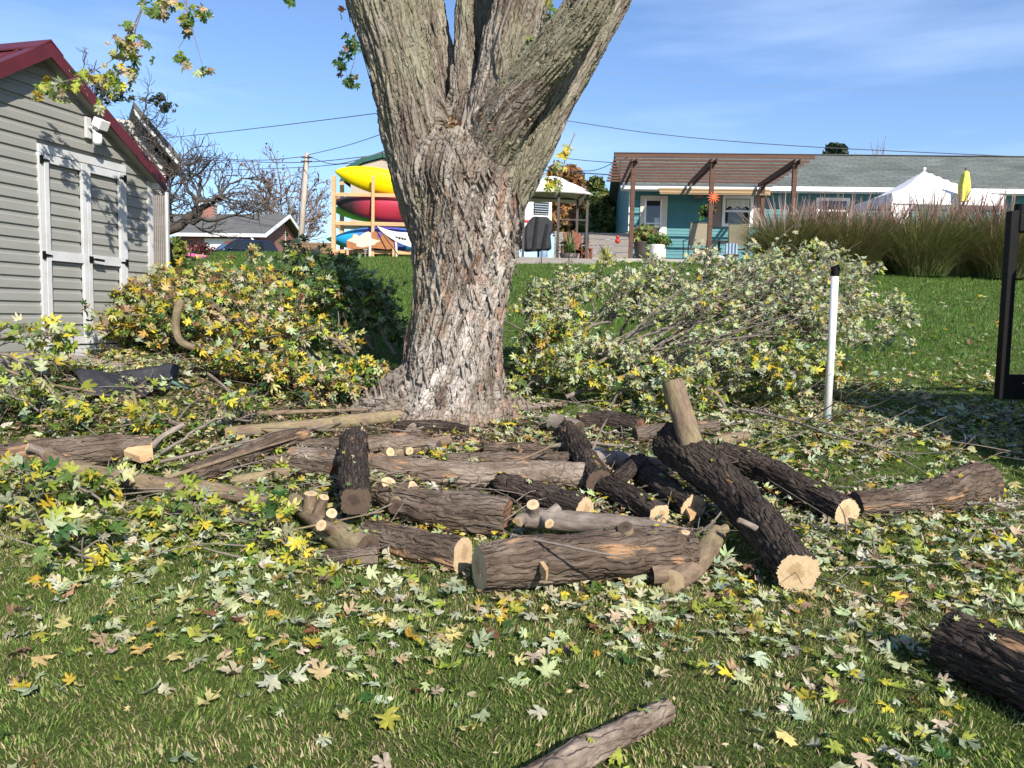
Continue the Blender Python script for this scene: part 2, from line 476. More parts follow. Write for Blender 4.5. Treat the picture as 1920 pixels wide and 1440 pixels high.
D = np.full((len(names), nv), 9.0); VV = np.zeros((len(names), nv)); CX = np.zeros((len(names), nv)); SX = np.zeros((len(names), nv)); RR = np.zeros((len(names), nv))
for li, nm in enumerate(names):
    s_ = S3[nm]; T_, N_, B_ = frames(s_[:, :3])
    ln = np.concatenate([[0], np.cumsum(np.linalg.norm(np.diff(s_[:, :3], axis=0), axis=1))])
    for c0 in range(0, nv, 20000):
        sl = slice(c0, c0 + 20000)
        dd = ((TV[sl, None, :] - s_[None, :, :3]) ** 2).sum(-1)
        j = dd.argmin(1); o = TV[sl] - s_[j, :3]
        tpar = (o * T_[j]).sum(1)
        D[li, sl] = np.sqrt(dd[np.arange(len(j)), j]) / s_[j, 3]
        VV[li, sl] = ln[j] + tpar
        ca = (o * N_[j]).sum(1); sa = (o * B_[j]).sum(1); h_ = np.hypot(ca, sa) + 1e-9
        CX[li, sl] = ca / h_; SX[li, sl] = sa / h_; RR[li, sl] = s_[j, 3]
VV[0] -= np.maximum(0, (D[0] - 1.0) * RR[0]) * 1.1
W = np.exp(-14 * (D - D.min(0)))
W[0] *= 1.35; W /= W.sum(0)
BC = np.zeros((nv, 3)); own = D.argmin(0)
disp = np.zeros(nv); cidm = np.zeros(nv); fin = np.zeros(nv); edg = np.zeros(nv)
for li, nm in enumerate(names):
    sel = W[li] > 0.02
    tw = 1.0 if nm == 'trunk' else 0.35
    th = np.arctan2(SX[li, sel], CX[li, sel]) + tw * VV[li, sel] * (-0.55)
    wd = 0.055 if nm == 'trunk' else 0.042
    d_, c_, e_, f_ = bark_field(np.cos(th), np.sin(th), VV[li, sel], np.maximum(RR[li, sel], 0.1), wd, wd * 10.0, 100 * li, 0.62)
    o2 = own[sel] == li; ix = np.where(sel)[0][o2]; BC[ix] = np.stack([np.cos(th) * np.maximum(RR[li, sel], .1), np.sin(th) * np.maximum(RR[li, sel], .1), VV[li, sel] + 3 * li], 1)[o2]
    big = fbm(np.stack([np.cos(th) * 2.6, np.sin(th) * 2.6, VV[li, sel] * .8], 1), 4, 77 + li) - 0.5
    amp = 0.095 if nm == 'trunk' else 0.058
    disp[sel] += W[li, sel] * (amp * (d_ - 0.35) + big * (0.15 if nm == 'trunk' else 0.05))
    cidm[sel] += W[li, sel] * c_; fin[sel] += W[li, sel] * f_; edg[sel] += W[li, sel] * e_
TV2 = TV + TN * disp[:, None]
# bark colours: weathered silver streaks, rusty inner bark, olive lichen on the limbs
own = D.argmin(0)
pz = TV[:, 2]
lowf = fbm(TV * 2.1, 4, 5); mid = fbm(np.stack([BC[:, 0] * 13, BC[:, 1] * 13, BC[:, 2] * 1.6], 1), 4, 6); hi_ = fbm(TV * np.array([22, 22, 6]), 3, 7)
grey = np.array([.215, .185, .155]); brown = np.array([.115, .085, .067]); rust = np.array([.30, .175, .12]); silver = np.array([.52, .475, .43]); olive = np.array([.20, .19, .13]); pale = np.array([.31, .275, .235])
colr = lerp(np.tile(brown, (nv, 1)), np.tile(grey, (nv, 1)), np.clip((cidm - .15) / .5, 0, 1))
colr = lerp(colr, np.tile(pale, (nv, 1)), np.clip((mid - .5) / .16, 0, 1) * .7)
th0 = np.arctan2(TV[:, 1] - S3['trunk'][20, 1], TV[:, 0] - S3['trunk'][20, 0])
# the band of bare silvery bark winding up the front
zrel = pz - base[2]
cen = S3['trunk'][:, :3]
cx_at = np.interp(pz, cen[:, 2], cen[:, 0])
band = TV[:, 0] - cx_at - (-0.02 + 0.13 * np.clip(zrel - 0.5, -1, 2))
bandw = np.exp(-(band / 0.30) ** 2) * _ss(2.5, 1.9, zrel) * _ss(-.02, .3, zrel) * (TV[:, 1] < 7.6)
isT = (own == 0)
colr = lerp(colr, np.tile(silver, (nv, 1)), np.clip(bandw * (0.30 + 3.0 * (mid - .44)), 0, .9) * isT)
colr = lerp(colr, np.tile(rust, (nv, 1)), np.clip((hi_ - .53) / .12, 0, 1) * np.clip((lowf - .38) / .2, 0, 1) * np.where(isT, .75, .25) * (1 - .4 * bandw))
lich = np.where(isT, .35 * _ss(.05, -.35, TV[:, 0] - cx_at) , .75)
colr = lerp(colr, np.tile(olive, (nv, 1)), np.clip((lowf - .40) / .18, 0, 1) * lich)
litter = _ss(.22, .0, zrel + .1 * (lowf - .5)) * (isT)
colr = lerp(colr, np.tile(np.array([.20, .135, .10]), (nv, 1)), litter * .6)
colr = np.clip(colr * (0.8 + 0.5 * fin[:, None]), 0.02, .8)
fo = np.bincount(np.zeros(1, int))  # noqa
face_own = own[TF[:, 0]]
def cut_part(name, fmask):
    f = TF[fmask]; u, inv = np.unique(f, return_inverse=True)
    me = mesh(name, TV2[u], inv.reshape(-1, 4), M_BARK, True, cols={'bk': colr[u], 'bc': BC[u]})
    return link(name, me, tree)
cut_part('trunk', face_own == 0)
for li, nm in enumerate(names):
    if li == 0: continue
    lo_ = cut_part('limb', face_own == li)
    up = spline(sk3(UP[nm]), 30)
    V, F = tube_vf(up[:, :3], up[:, 3] * .96, 32)
    V = np.vstack([V, up[-1:, :3]]); F = [tuple(f) for f in F] + [(29*32+i, 29*32+(i+1) % 32, 30*32) for i in range(32)]
    cc = np.tile(grey, (len(V), 1)) * (0.7 + .6 * fbm(V * np.array([9, 9, 3]), 3, 8)[:, None])
    nn = V - np.vstack([np.repeat(up[:, :3], 32, 0), up[-1:, :3]])
    V = V + nn * (fbm(V * np.array([16, 16, 5]), 4, 9)[:, None] - .5) * .25
    link('upper_limb', mesh('upper_limb', V, F, M_BARK, True, cols={'bk': cc, 'bc': V}), lo_)
# loose bark strips standing off the trunk
bv = []; bf = []; bc = []; nb = 0
cand = np.where((own == 0) & (TV[:, 1] < 7.75) & (zrel > .15) & (zrel < 2.4))[0]
cand2 = np.where((own != 0) & (TV[:, 1] < 7.8))[0]
pick = np.concatenate([rng.choice(cand, 620), rng.choice(cand2, 420)])
for vi in pick:
    li = own[vi]; s_ = S3[names[li]]; j = ((s_[:, :3] - TV[vi]) ** 2).sum(1).argmin()
    ax = s_[min(j + 1, 69), :3] - s_[max(j - 1, 0), :3]; ax /= np.linalg.norm(ax)
    n_ = TN[vi]
    if n_[2] > .5: continue
    ta = np.cross(ax, n_); ta /= np.linalg.norm(ta) + 1e-9
    ax = ax + ta * (0.35 if li == 0 else .1) * -1; ax /= np.linalg.norm(ax)
    ta = np.cross(ax, n_); ta /= np.linalg.norm(ta) + 1e-9
    L = rng.uniform(.07, .30); wd = rng.uniform(.006, .018); lift = rng.uniform(.002, .012) * (1 if rng.random() < .9 else 2.5)
    sgn = 1 if rng.random() < .7 else -1
    p0 = TV2[vi] - n_ * .006
    for q in range(5):
        f = q / 4; ww = wd * (1 - .75 * (f - .45) ** 2 * 2) * rng.uniform(.8, 1.1)
        c_ = p0 - sgn * ax * L * (f - .3) + n_ * (lift * f ** 2.2 + .004)
        for e in (-1, 0, 1):
            for dpt in (0, 1):
                bv.append(c_ + ta * ww * e + n_ * (.003 * (1 - abs(e))) - n_ * dpt * .0055)
                bc.append(colr[vi] * rng.uniform(.75, 1.2))
    for q in range(4):
        a = nb + q * 6; b_ = a + 6
        for e in (0, 2):
            bf.append((a + e, a + e + 2, b_ + e + 2, b_ + e)); bf.append((a + e + 3, a + e + 1, b_ + e + 1, b_ + e + 3))
        bf.append((a, b_, b_ + 1, a + 1)); bf.append((a + 5, b_ + 5, b_ + 4, a + 4))
    a = nb + 24; bf.append((a, a + 2, a + 3, a + 1)); bf.append((a + 2, a + 4, a + 5, a + 3))
    nb += 30
ob = link('loose_bark', mesh('loose_bark', np.array(bv), np.array(bf), M_BARK, False, cols={'bk': np.array(bc), 'bc': np.array(bv)}), tree)
ob['kind'] = 'stuff'
# ================================================================== MATERIALS FOR BUILT THINGS
M_VINYL = mat('grey_vinyl_siding', (0.26, 0.255, 0.24), (0.225, 0.225, 0.20), 3.0, 0.5, 0.0006, 60, (1, 1, 6), lo=.3, hi=.8)
M_TRIM = mat('aged_white_trim', (0.52, 0.525, 0.54), (0.43, 0.43, 0.42), 5.0, 0.5, 0.0005, 50)
M_WHITE = mat('white_paint', (0.80, 0.80, 0.79), (0.72, 0.72, 0.71), 4.0, 0.5)
M_RED = mat('red_metal_roof', (0.10, 0.013, 0.017), (0.075, 0.010, 0.013), 5.0, 0.42, spec=0.5)
M_BLACK = mat('black_powder_coat', (0.004, 0.004, 0.0045), (0.006, 0.006, 0.006), 12.0, 0.6, spec=0.15)
M_DARKMETAL = mat('dark_bronze_metal', (0.045, 0.036, 0.03), (0.06, 0.048, 0.04), 12.0, 0.5)
M_SHINGLE_G = mat('grey_green_shingles', (0.135, 0.15, 0.13), (0.095, 0.10, 0.095), 2.2, 0.95, 0.01, 30, (0.35, 1, 1), detail=9)
def shingle_mat(name, a, b_, c):
    m, t, b = new_mat(name); tc = N(t, 'ShaderNodeTexCoord')
    br = N(t, 'ShaderNodeTexBrick', Scale=1.0, **{'Brick Width': 0.55, 'Row Height': 0.22, 'Mortar Size': 0.018}); br.inputs['Color1'].default_value = c4(a); br.inputs['Color2'].default_value = c4(b_); br.inputs['Mortar'].default_value = c4(c)
    t.links.new(tc.outputs['Object'], br.inputs['Vector'])
    n = N(t, 'ShaderNodeTexNoise', Scale=.7, Detail=7, Roughness=.65); t.links.new(tc.outputs['Object'], n.inputs['Vector'])
    r = N(t, 'ShaderNodeMapRange'); r.inputs['From Min'].default_value = .3; r.inputs['From Max'].default_value = .7; r.inputs['To Min'].default_value = .7; r.inputs['To Max'].default_value = 1.3; t.links.new(n.outputs['Fac'], r.inputs['Value'])
    x = N(t, 'ShaderNodeMix', data_type='RGBA', blend_type='MULTIPLY'); x.inputs['Factor'].default_value = 1; t.links.new(br.outputs['Color'], x.inputs['A']); t.links.new(r.outputs['Result'], x.inputs['B']); t.links.new(x.outputs['Result'], b.inputs['Base Color'])
    b.inputs['Roughness'].default_value = .95; return m
M_SHINGLE_G = shingle_mat('grey_green_shingle_courses', (.125, .145, .125), (.095, .105, .10), (.055, .06, .055))
M_SHINGLE = mat('grey_shingles', (0.125, 0.125, 0.12), (0.09, 0.09, 0.09), 3.0, 0.95, 0.01, 30, (0.4, 1, 1), detail=9)
M_TEAL = mat('teal_vinyl_siding', (0.06, 0.205, 0.225), (0.052, 0.18, 0.20), 2.0, 0.5)
M_CREAM = mat('cream_trim', (0.62, 0.58, 0.48), (0.56, 0.52, 0.43), 3.0, 0.6)
M_TAN = mat('tan_awning_fabric', (0.36, 0.25, 0.13), (0.31, 0.21, 0.11), 2.0, 0.9)
M_TAUPE = mat('taupe_shutter', (0.24, 0.19, 0.16), (0.21, 0.165, 0.135), 5.0, 0.6)
M_PERG = mat('brown_stained_wood', (0.115, 0.055, 0.034), (0.07, 0.035, 0.024), 7.0, 0.7, 0.003, 40, (0.15, 3, 3))
M_PINE = mat('raw_pine_lumber', (0.60, 0.37, 0.19), (0.50, 0.29, 0.14), 7.0, 0.7, 0.002, 40, (0.3, 2, 2))
M_GREYWOOD = mat('weathered_grey_wood', (0.26, 0.235, 0.215), (0.19, 0.17, 0.155), 6.0, 0.85, 0.003, 40, (0.3, 2, 2))
M_TIMBER = mat('brown_landscape_timber', (0.26, 0.165, 0.10), (0.19, 0.12, 0.075), 5.0, 0.85, 0.004, 30, (0.3, 2, 2))
M_CONC = mat('concrete', (0.42, 0.39, 0.35), (0.34, 0.32, 0.29), 6.0, 0.9, 0.003, 60)
M_GLASS, t, b = new_mat('window_glass')
b.inputs['Base Color'].default_value = (0.012, 0.014, 0.016, 1); b.inputs['Roughness'].default_value = 0.04; b.inputs['Specular IOR Level'].default_value = 0.7
M_CURTAIN = mat('white_curtain', (0.62, 0.64, 0.58), (0.55, 0.57, 0.50), 9.0, 0.9)
M_BRICK, t, b = new_mat('red_brick')
tc = N(t, 'ShaderNodeTexCoord'); mp = N(t, 'ShaderNodeMapping'); mp.inputs['Rotation'].default_value = (math.pi/2, 0, 0)
t.links.new(tc.outputs['Object'], mp.inputs['Vector'])
br = N(t, 'ShaderNodeTexBrick', Scale=1.0, **{'Brick Width': 0.24, 'Row Height': 0.085, 'Mortar Size': 0.008})
br.inputs['Color1'].default_value = (0.27, 0.085, 0.055, 1); br.inputs['Color2'].default_value = (0.21, 0.062, 0.042, 1); br.inputs['Mortar'].default_value = (0.36, 0.30, 0.26, 1)
t.links.new(mp.outputs['Vector'], br.inputs['Vector']); t.links.new(br.outputs['Color'], b.inputs['Base Color']); b.inputs['Roughness'].default_value = 0.9
def plain(name, c, rough=0.5, v=0.85, scale=8): return mat(name, c, tuple(x * v for x in c), scale, rough)

# ================================================================== THE SHED
SY = math.atan2(.964, .2656)
SH = Frame(P(65, 560, 7.07), SY)
shed = SH.root('garden_shed', 'grey vinyl sided garden shed with white double doors and red metal roof', 'shed')
X0, X1, PK, SL = -1.32, 1.485, 0.10, 0.655
ZB, ZT = -0.47, 2.225
def roof_z(x): return ZT - SL * abs(x - PK)
CH = 0.1125
DX0, DX1, DZ0, DZ1 = 0.055, 1.115, -0.435, 1.395
def board(x0, x1, z0, z1, parent, y=0.0, name='siding_board', rake=True, ch=CH):
    """one lap-siding board; its top corners follow the roof slope"""
    h = z1 - z0
    prof = [(-.020 + y, 0.0), (-.0165 + y, h * .58), (-.006 + y, h * .70), (-.004 + y, h), (.012 + y, h), (.012 + y, 0.0)]
    V = []
    for x in (x0, x1):
        for py_, pz_ in prof: V.append((x, py_, z0 + pz_))
    if rake:
        lim0 = lambda z: PK - (ZT - z) / SL; lim1 = lambda z: PK + (ZT - z) / SL
        V = [(max(min(v[0], lim1(v[2])), lim0(v[2])), v[1], v[2]) for v in V]
    F = [tuple(range(5, -1, -1)), tuple(range(6, 12))] + [(i, (i + 1) % 6, 6 + (i + 1) % 6, 6 + i) for i in range(6)]
    link(name, mesh(name, V, F, M_VINYL), parent, False)
z = ZB
while z < ZT - .03:
    z1 = min(z + CH, ZT)
    segs = [(X0 + .05, X1 - .05)]
    if z < DZ1 + .0: segs = [(X0 + .05, DX0 + .012), (DX1 - .012, X1 - .05)]
    if z < DZ1 < z1: segs = [(X0 + .05, DX0 + .012), (DX1 - .012, X1 - .05)]
    for a, b_ in segs: board(a, b_, z, z1, shed)
    z = z1
SHL = 3.3
w = MB()
w.prism([(X0 + .02, ZB), (X1 - .02, ZB), (X1 - .02, roof_z(X1) - .03), (PK, ZT - .02), (X0 + .02, roof_z(X0) - .03)], .014, SHL, 'y'); w.build('wall', M_VINYL, shed)
MB().box(X1 - .055, X1 + .012, -.032, .05, ZB, roof_z(X1) - .02).build('corner_trim', M_TRIM, shed, bevel=.003)
MB().box(X0 - .012, X0 + .055, -.032, .05, ZB, roof_z(X0) - .02).build('corner_trim', M_TRIM, shed, bevel=.003)
MB().box(X0, X1, -.03, SHL, ZB - .35, ZB - .003).build('skirt_board', M_GREYWOOD, shed)
MB().box(DX0, DX1, -.05, -.012, ZB - .085, ZB + .03).build('door_sill', M_TRIM, shed)
# door surround
dt = MB(); dt.box(DX0, DX1, -.036, .0, DZ1 - .075, DZ1); dt.build('door_head_trim', M_TRIM, shed, bevel=.003)
for a in (DX0, DX1 - .048): MB().box(a, a + .048, -.036, .0, DZ0, DZ1 - .077).build('door_jamb', M_TRIM, shed, bevel=.003)
MIDX = (DX0 + DX1) / 2; DT = DZ1 - .083; RZ = 0.40
for s_, (a, b_) in enumerate(((DX0 + .052, MIDX - .003), (MIDX + .003, DX1 - .052))):
    d = MB(); st = .05
    d.box(a, a + st, -.044, -.012, DZ0 + .012, DT); d.box(b_ - st, b_, -.044, -.012, DZ0 + .012, DT)
    for z0, z1 in ((DT - .075, DT), (RZ - .045, RZ + .045), (DZ0 + .012, DZ0 + .085)): d.box(a + st, b_ - st, -.042, -.012, z0, z1)
    door = d.build('door', M_TRIM, shed, bevel=.003)
    z = DZ0 + .09
    while z < DT - .08:
        z1 = z + CH
        if z < RZ - .045 and z1 > RZ - .045: z1 = RZ - .047
        if RZ - .05 < z < RZ + .045: z = RZ + .047; z1 = z + CH
        z1 = min(z1, DT - .077)
        if z1 - z > .02: board(a + st + .002, b_ - st - .002, z, z1, door, y=.006, rake=False)
        z = z1 + .0
    sx = a - .03 if s_ == 0 else b_ + .03; sg = 1 if s_ == 0 else -1
    for zh in (DT - .055, RZ, DZ0 + .2):
        h = MB(); h.box(sx - .012, sx + .012, -.052, -.036, zh - .036, zh + .036)
        h.add([(sx, -.054, zh + .014), (sx + sg * .085, -.054, zh + .005), (sx + sg * .085, -.054, zh - .005), (sx, -.054, zh - .014),
               (sx, -.045, zh + .014), (sx + sg * .085, -.045, zh + .005), (sx + sg * .085, -.045, zh - .005), (sx, -.045, zh - .014)],
              [(0, 1, 2, 3), (7, 6, 5, 4), (0, 4, 5, 1), (1, 5, 6, 2), (2, 6, 7, 3), (3, 7, 4, 0)])
        h.build('hinge', M_BLACK, door)
    if s_ == 1:
        h = MB(); h.box(a + .008, a + .05, -.056, -.044, RZ - .03, RZ + .03); h.tube([(a + .03, -.05, RZ), (a + .03, -.095, RZ)], .01, 8); h.bar((a + .03, -.095, RZ), (a + .14, -.095, RZ - .006), .02, .022)
        h.build('handle', M_BLACK, door)
# roof
OH = 0.15
for sg in (-1, 1):
    xe = (X0 - .11) if sg < 0 else (X1 + .06)
    r = MB(); n = 16; V = []; F = []
    ze = ZT - SL * abs(xe - PK)
    def rp(f, y, lift): return (PK + (xe - PK) * f, y, ZT + (ze - ZT) * f + .035 + lift)
    ysr = []
    y = -OH
    while y < SHL + .15:
        for dy, lf in ((0, 0), (.205, 0), (.212, .016), (.222, .016), (.229, 0)): ysr.append((y + dy, lf))
        y += .23
    for (y, lf) in ysr:
        V += [rp(0, y, lf), rp(1, y, lf), rp(0, y, lf - .02), rp(1, y, lf - .02)]
    for i in range(len(ysr) - 1):
        a = i * 4; F += [(a, a + 1, a + 5, a + 4), (a + 2, a + 6, a + 7, a + 3), (a + 1, a + 3, a + 7, a + 5)]
    r.add(V, F); r.build('roof_panel', M_RED, shed)
    f = MB()   # rake trim
    nrm = Vector((SL * sg, 0, 1)).normalized()
    for (o0, o1, ya, yb) in ((.052, -.075, -OH - .018, -OH + .002), (.056, .045, -OH - .012, -OH + .12)):
        a = Vector((PK, 0, ZT + .0)) ; e = Vector((xe, 0, ze))
        V = []
        for yy in (ya, yb):
            for p in (a, e):
                V += [(p.x, yy, p.z + o0), (p.x, yy, p.z + o1)]
        f.add(V, [(0, 1, 3, 2), (6, 7, 5, 4), (0, 2, 6, 4), (3, 1, 5, 7), (2, 3, 7, 6), (1, 0, 4, 5)])
    f.build('rake_trim', M_RED, shed)
    s2 = MB(); V = []
    for yy in (-OH + .004, .03):
        for p in (Vector((PK, 0, ZT)), Vector((xe, 0, ze))): V += [(p.x, yy, p.z - .02), (p.x, yy, p.z - .036)]
    s2.add(V, [(0, 1, 3, 2), (6, 7, 5, 4), (0, 2, 6, 4), (3, 1, 5, 7), (2, 3, 7, 6), (1, 0, 4, 5)]); s2.build('soffit', M_VINYL, shed)
rc = MB(); rc.prism([(PK - .13, ZT - .13*SL + .066), (PK, ZT + .078), (PK + .13, ZT - .13*SL + .066), (PK + .13, ZT - .13*SL + .05), (PK, ZT + .062), (PK - .13, ZT - .13*SL + .05)], -OH - .02, SHL + .16, 'y'); rc.build('ridge_cap', M_RED, shed)
MB().box(X1 - .0, X1 + .075, -OH + .01, .06, roof_z(X1) - .10, roof_z(X1) - .035).build('eave_end', M_TRIM, shed, bevel=.004)
# security light
fx, fz = SH.pl(159, 240)
fl = SH.root('security_light', 'white twin-head security floodlight mounted above the shed doors', 'floodlight')
MB().box(fx - .035, fx + .035, -.05, -.021, fz - .10, fz + .10).build('back_plate', M_TRIM, fl, bevel=.006)
a = MB(); a.tube([(fx, -.05, fz), (fx, -.10, fz + .0), (fx + .0, -.15, fz + .045)], .016, 8); a.tube([(fx, -.09, fz), (fx + .0, -.13, fz - .06)], .016, 8); a.build('arm', M_WHITE, fl, True)
hd = MB(); c = Vector((fx + .0, -.19, fz + .035)); hd.bar(c + Vector((0, .05, .02)), c + Vector((0, -.03, -.02)), .105, .085); hd.bar(c + Vector((0, -.03, -.02)), c + Vector((0, -.044, -.027)), .118, .098); hd.build('lamp_head', M_WHITE, fl, bevel=.012)
MB().lathe((fx, -.145, fz - .115), [(.03, .06), (.042, .045), (.042, -.02), (.036, -.045), (.01, -.05)], 14).build('sensor_head', M_WHITE, fl, True)

# ================================================================== NEIGHBOUR HOUSE BEHIND THE SHED
M_SIDEWHITE = mat('pale_board_siding', (0.44, 0.42, 0.40), (0.38, 0.36, 0.34), 4, .7)
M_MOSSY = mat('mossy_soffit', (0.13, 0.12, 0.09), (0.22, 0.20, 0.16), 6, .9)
def siding_wall(mb, x0, x1, z0, z1, ch, y=0.0, top=None):
    z = z0
    while z < z1 - 1e-4:
        zz = min(z + ch, z1)
        a0, a1, b0, b1 = x0, x1, x0, x1
        if top:
            a0 = max(x0, top(z)[0]); a1 = min(x1, top(z)[1]); b0 = max(x0, top(zz)[0]); b1 = min(x1, top(zz)[1])
            if a1 <= a0: break
            if b1 < b0: b0 = b1 = (b0 + b1) / 2
        mb.add([(a0, y - .02, z), (a1, y - .02, z), (b1, y - .004, zz), (b0, y - .004, zz), (a0, y + .02, z), (a1, y + .02, z)], [(0, 1, 2, 3), (1, 0, 4, 5)])
        z = zz
NH = Frame(P(312, 480, 15.0), 0.52)
nh = NH.root('neighbour_house', 'pale gabled house with vine-covered rake behind the shed', 'house')
gx0, gz0 = NH.pl(313, 480)[0], -2.0
ex, ez = NH.pl(330, 318); px_, pz_ = NH.pl(248, 216)
sl = (pz_ - ez) / (ex - px_)
s_ = MB(); siding_wall(s_, 2 * px_ - gx0, gx0, gz0, pz_ - .1, .24, 0, lambda z: (px_ - .3, px_ + (pz_ - .15 - z) / sl)); s_.build('wall', M_SIDEWHITE, nh)
MB().box(gx0 - .12, gx0 + .0, -.04, .1, gz0, ez - .2).build('corner_board', M_TRIM, nh)
MB().prism([(gx0 - .01, gz0), (gx0 - .01, ez - .15), (px_, pz_ - .2), (px_ - .3, pz_ - .2), (px_ - .3, gz0)], .02, 6, 'y').build('wall_core', M_SIDEWHITE, nh)
for sg in (1,):
    for nm, o0, o1, y0, y1, m_ in (('roof', .16, .04, -.42, 6, M_SHINGLE), ('rake_board', .02, -.06, -.44, -.40, M_TRIM), ('soffit', .035, .015, -.395, 0, M_MOSSY)):
        r = MB(); V = []
        for yy in (y0, y1):
            for (x, z) in ((px_ + sg * (ex + .05 - px_), ez), (px_, pz_)): V += [(x, yy, z + o0), (x, yy, z + o1)]
        r.add(V, [(0, 1, 3, 2), (6, 7, 5, 4), (0, 2, 6, 4), (3, 1, 5, 7), (2, 3, 7, 6), (1, 0, 4, 5)]); r.build(nm, m_, nh)
PF = Frame(P(300, 490, 11.5), 0.1)
pf = PF.root('plank_screen', 'weathered grey vertical plank screen beside the shed corner', 'fence')
a0, zt = PF.pl(286, 365); a1, zb_ = PF.pl(313, 496)
n = 7
for i in range(n):
    x = a0 + (a1 - a0) * i / n; MB().box(x, x + (a1 - a0) / n - .008, -.012, .012, zb_, zt - .01 * (i % 2)).build('plank', M_GREYWOOD, pf)
MB().box(a1, a1 + .035, -.03, .03, zb_ - .2, zt + .04).build('post', M_TRIM, pf)
MB().box(a0, a1, .014, .05, zt - .2, zt - .12).build('rail', M_GREYWOOD, pf)

# ================================================================== BRICK GARAGE AND CAR
GA = Frame(P(495, 487, 46), -0.10)
ga = GA.root('brick_garage', 'red brick garage with grey shingle roof and brick chimney', 'garage')
cx, _ = GA.pl(488, 480); lx, _ = GA.pl(335, 480); _, ze = GA.pl(480, 441); zr = GA.pl(440, 405, 3.2)[1]
zb_ = -1.5; GD = 6.4
g = MB(); g.box(lx, cx, 0, GD, zb_, ze); g.prism([(0 + 0, ze), (GD, ze), (GD / 2, zr - .12)], cx - .02, cx, 'x'); g.build('wall', M_BRICK, ga)
r = MB()
for (ya, yb) in ((-.45, GD / 2), (GD + .45, GD / 2)):
    za = ze - .1
    V = []
    for x in (lx - 2.5, cx + .5):
        V += [(x, ya, za), (x, yb, zr), (x, ya, za + .12), (x, yb, zr + .12)]
    r.add(V, [(2, 3, 7, 6), (0, 4, 5, 1), (0, 2, 6, 4), (0, 1, 3, 2), (5, 4, 6, 7)])
rf = r.build('roof', M_SHINGLE, ga)
x_, zc_ = GA.pl(394, 385, 2.9); x2_, _ = GA.pl(385, 385, 2.9); x3_, _ = GA.pl(403, 385, 2.9); zc0 = GA.pl(394, 418, 2.9)[1]
ch_ = MB(); ch_.box(x2_, x3_, 2.5, 3.2, zc0 - .4, zc_); ch_.build('chimney', M_BRICK, rf); MB().box(x2_ - .06, x3_ + .06, 2.44, 3.26, zc_, zc_ + .12).build('chimney_cap', M_CONC, rf)
MB().box(x2_ - .05, x3_ + .1, 1.98, 2.1, zc0 - .38, zc0 - .22).build('chimney_flashing', M_WHITE, rf)
MB().box(lx - 2.5, cx + .5, -.58, -.45, ze - .16, ze + .03).build('gutter', M_WHITE, ga)
rk = MB()
for (ya, yb) in ((-.5, GD / 2), (GD + .45, GD / 2)):
    rk.bar((cx + .53, ya, ze - .08), (cx + .53, yb, zr + .02), .05, .2)
rk.build('rake_board', M_WHITE, ga)
dn = MB(); dn.tube([(cx - .9 + .55, -.5, ze - .1), (cx - .2, -.42, ze - .4), (cx - .08, -.09, ze - .75), (cx - .08, -.09, zb_)], .06, 8); dn.build('downspout', M_WHITE, ga, True)
dx0, dz = GA.pl(384, 447); dx1, _ = GA.pl(456, 447)
gd = MB(); gd.box(dx0, dx1, -.05, .0, zb_, dz)
g1 = gd.build('garage_door', M_WHITE, ga)
for i in range(4): MB().box(dx0 + .05, dx1 - .05, -.07, -.052, dz - .55 * (i + 1) + .03, dz - .55 * i - .03).build('door_panel', M_WHITE, g1)
sd = MB(); sd.box(cx + .002, cx + .05, 1.2, 2.1, zb_, ze - .45); sd.build('side_door', M_WHITE, ga)
mt = MB(); mt.tube([(cx + .08, 3.6, ze + .7), (cx + .08, 3.6, zb_ + 1.2)], .04, 6); mt.box(cx, cx + .14, 3.45, 3.75, zb_ + 1.5, zb_ + 2.1); mt.build('electric_meter', plain('meter_grey', (.5, .5, .5)), ga)
# car
M_CAR, t, b = new_mat('dark_blue_car_paint'); b.inputs['Base Color'].default_value = (0.012, 0.018, 0.04, 1); b.inputs['Roughness'].default_value = 0.18; b.inputs['Coat Weight'].default_value = 0.6; b.inputs['Metallic'].default_value = 0.3
M_TYRE = plain('tyre_rubber', (.02, .02, .02), .9); M_RIM = plain('alloy', (.4, .4, .4), .35)
M_LAMP = plain('headlight_glass', (.7, .72, .72), .1)
car_p = P(446, 489, 43); car_p.z -= 0.55
car = thing('parked_car', 'dark blue sport utility car parked by the brick garage', 'car', car_p, math.radians(-140))
# local: x forward (front +), y left, z up
def loft(name, prof, widths, m, parent, bev=.05):
    mb = MB(); n = len(prof); V = []
    for sg in (-1, 1):
        for (x, z), wv in zip(prof, widths): V.append((x, sg * wv, z))
    F = [tuple(range(n)), tuple(range(2 * n - 1, n - 1, -1))] + [((i + 1) % n, i, n + i, n + (i + 1) % n) for i in range(n)]
    mb.add(V, F); return mb.build(name, m, parent, False, bevel=bev)
body = loft('body', [(2.25, .38), (2.3, .62), (2.2, .92), (1.15, 1.04), (-2.1, 1.06), (-2.2, .9), (-2.2, .38), (0, .3)], [.85, .87, .84, .88, .9, .9, .88, .9], M_CAR, car)
loft('cabin', [(1.15, 1.02), (.35, 1.66), (-.2, 1.72), (-1.75, 1.70), (-2.12, 1.04)], [.82, .66, .64, .64, .82], M_CAR, body, .06)
ws = MB(); ws.add([(1.125, -.72, 1.08), (1.125, .72, 1.08), (.43, .60, 1.62), (.43, -.60, 1.62)], [(0, 1, 2, 3)]); ws.build('windscreen', M_GLASS, body)
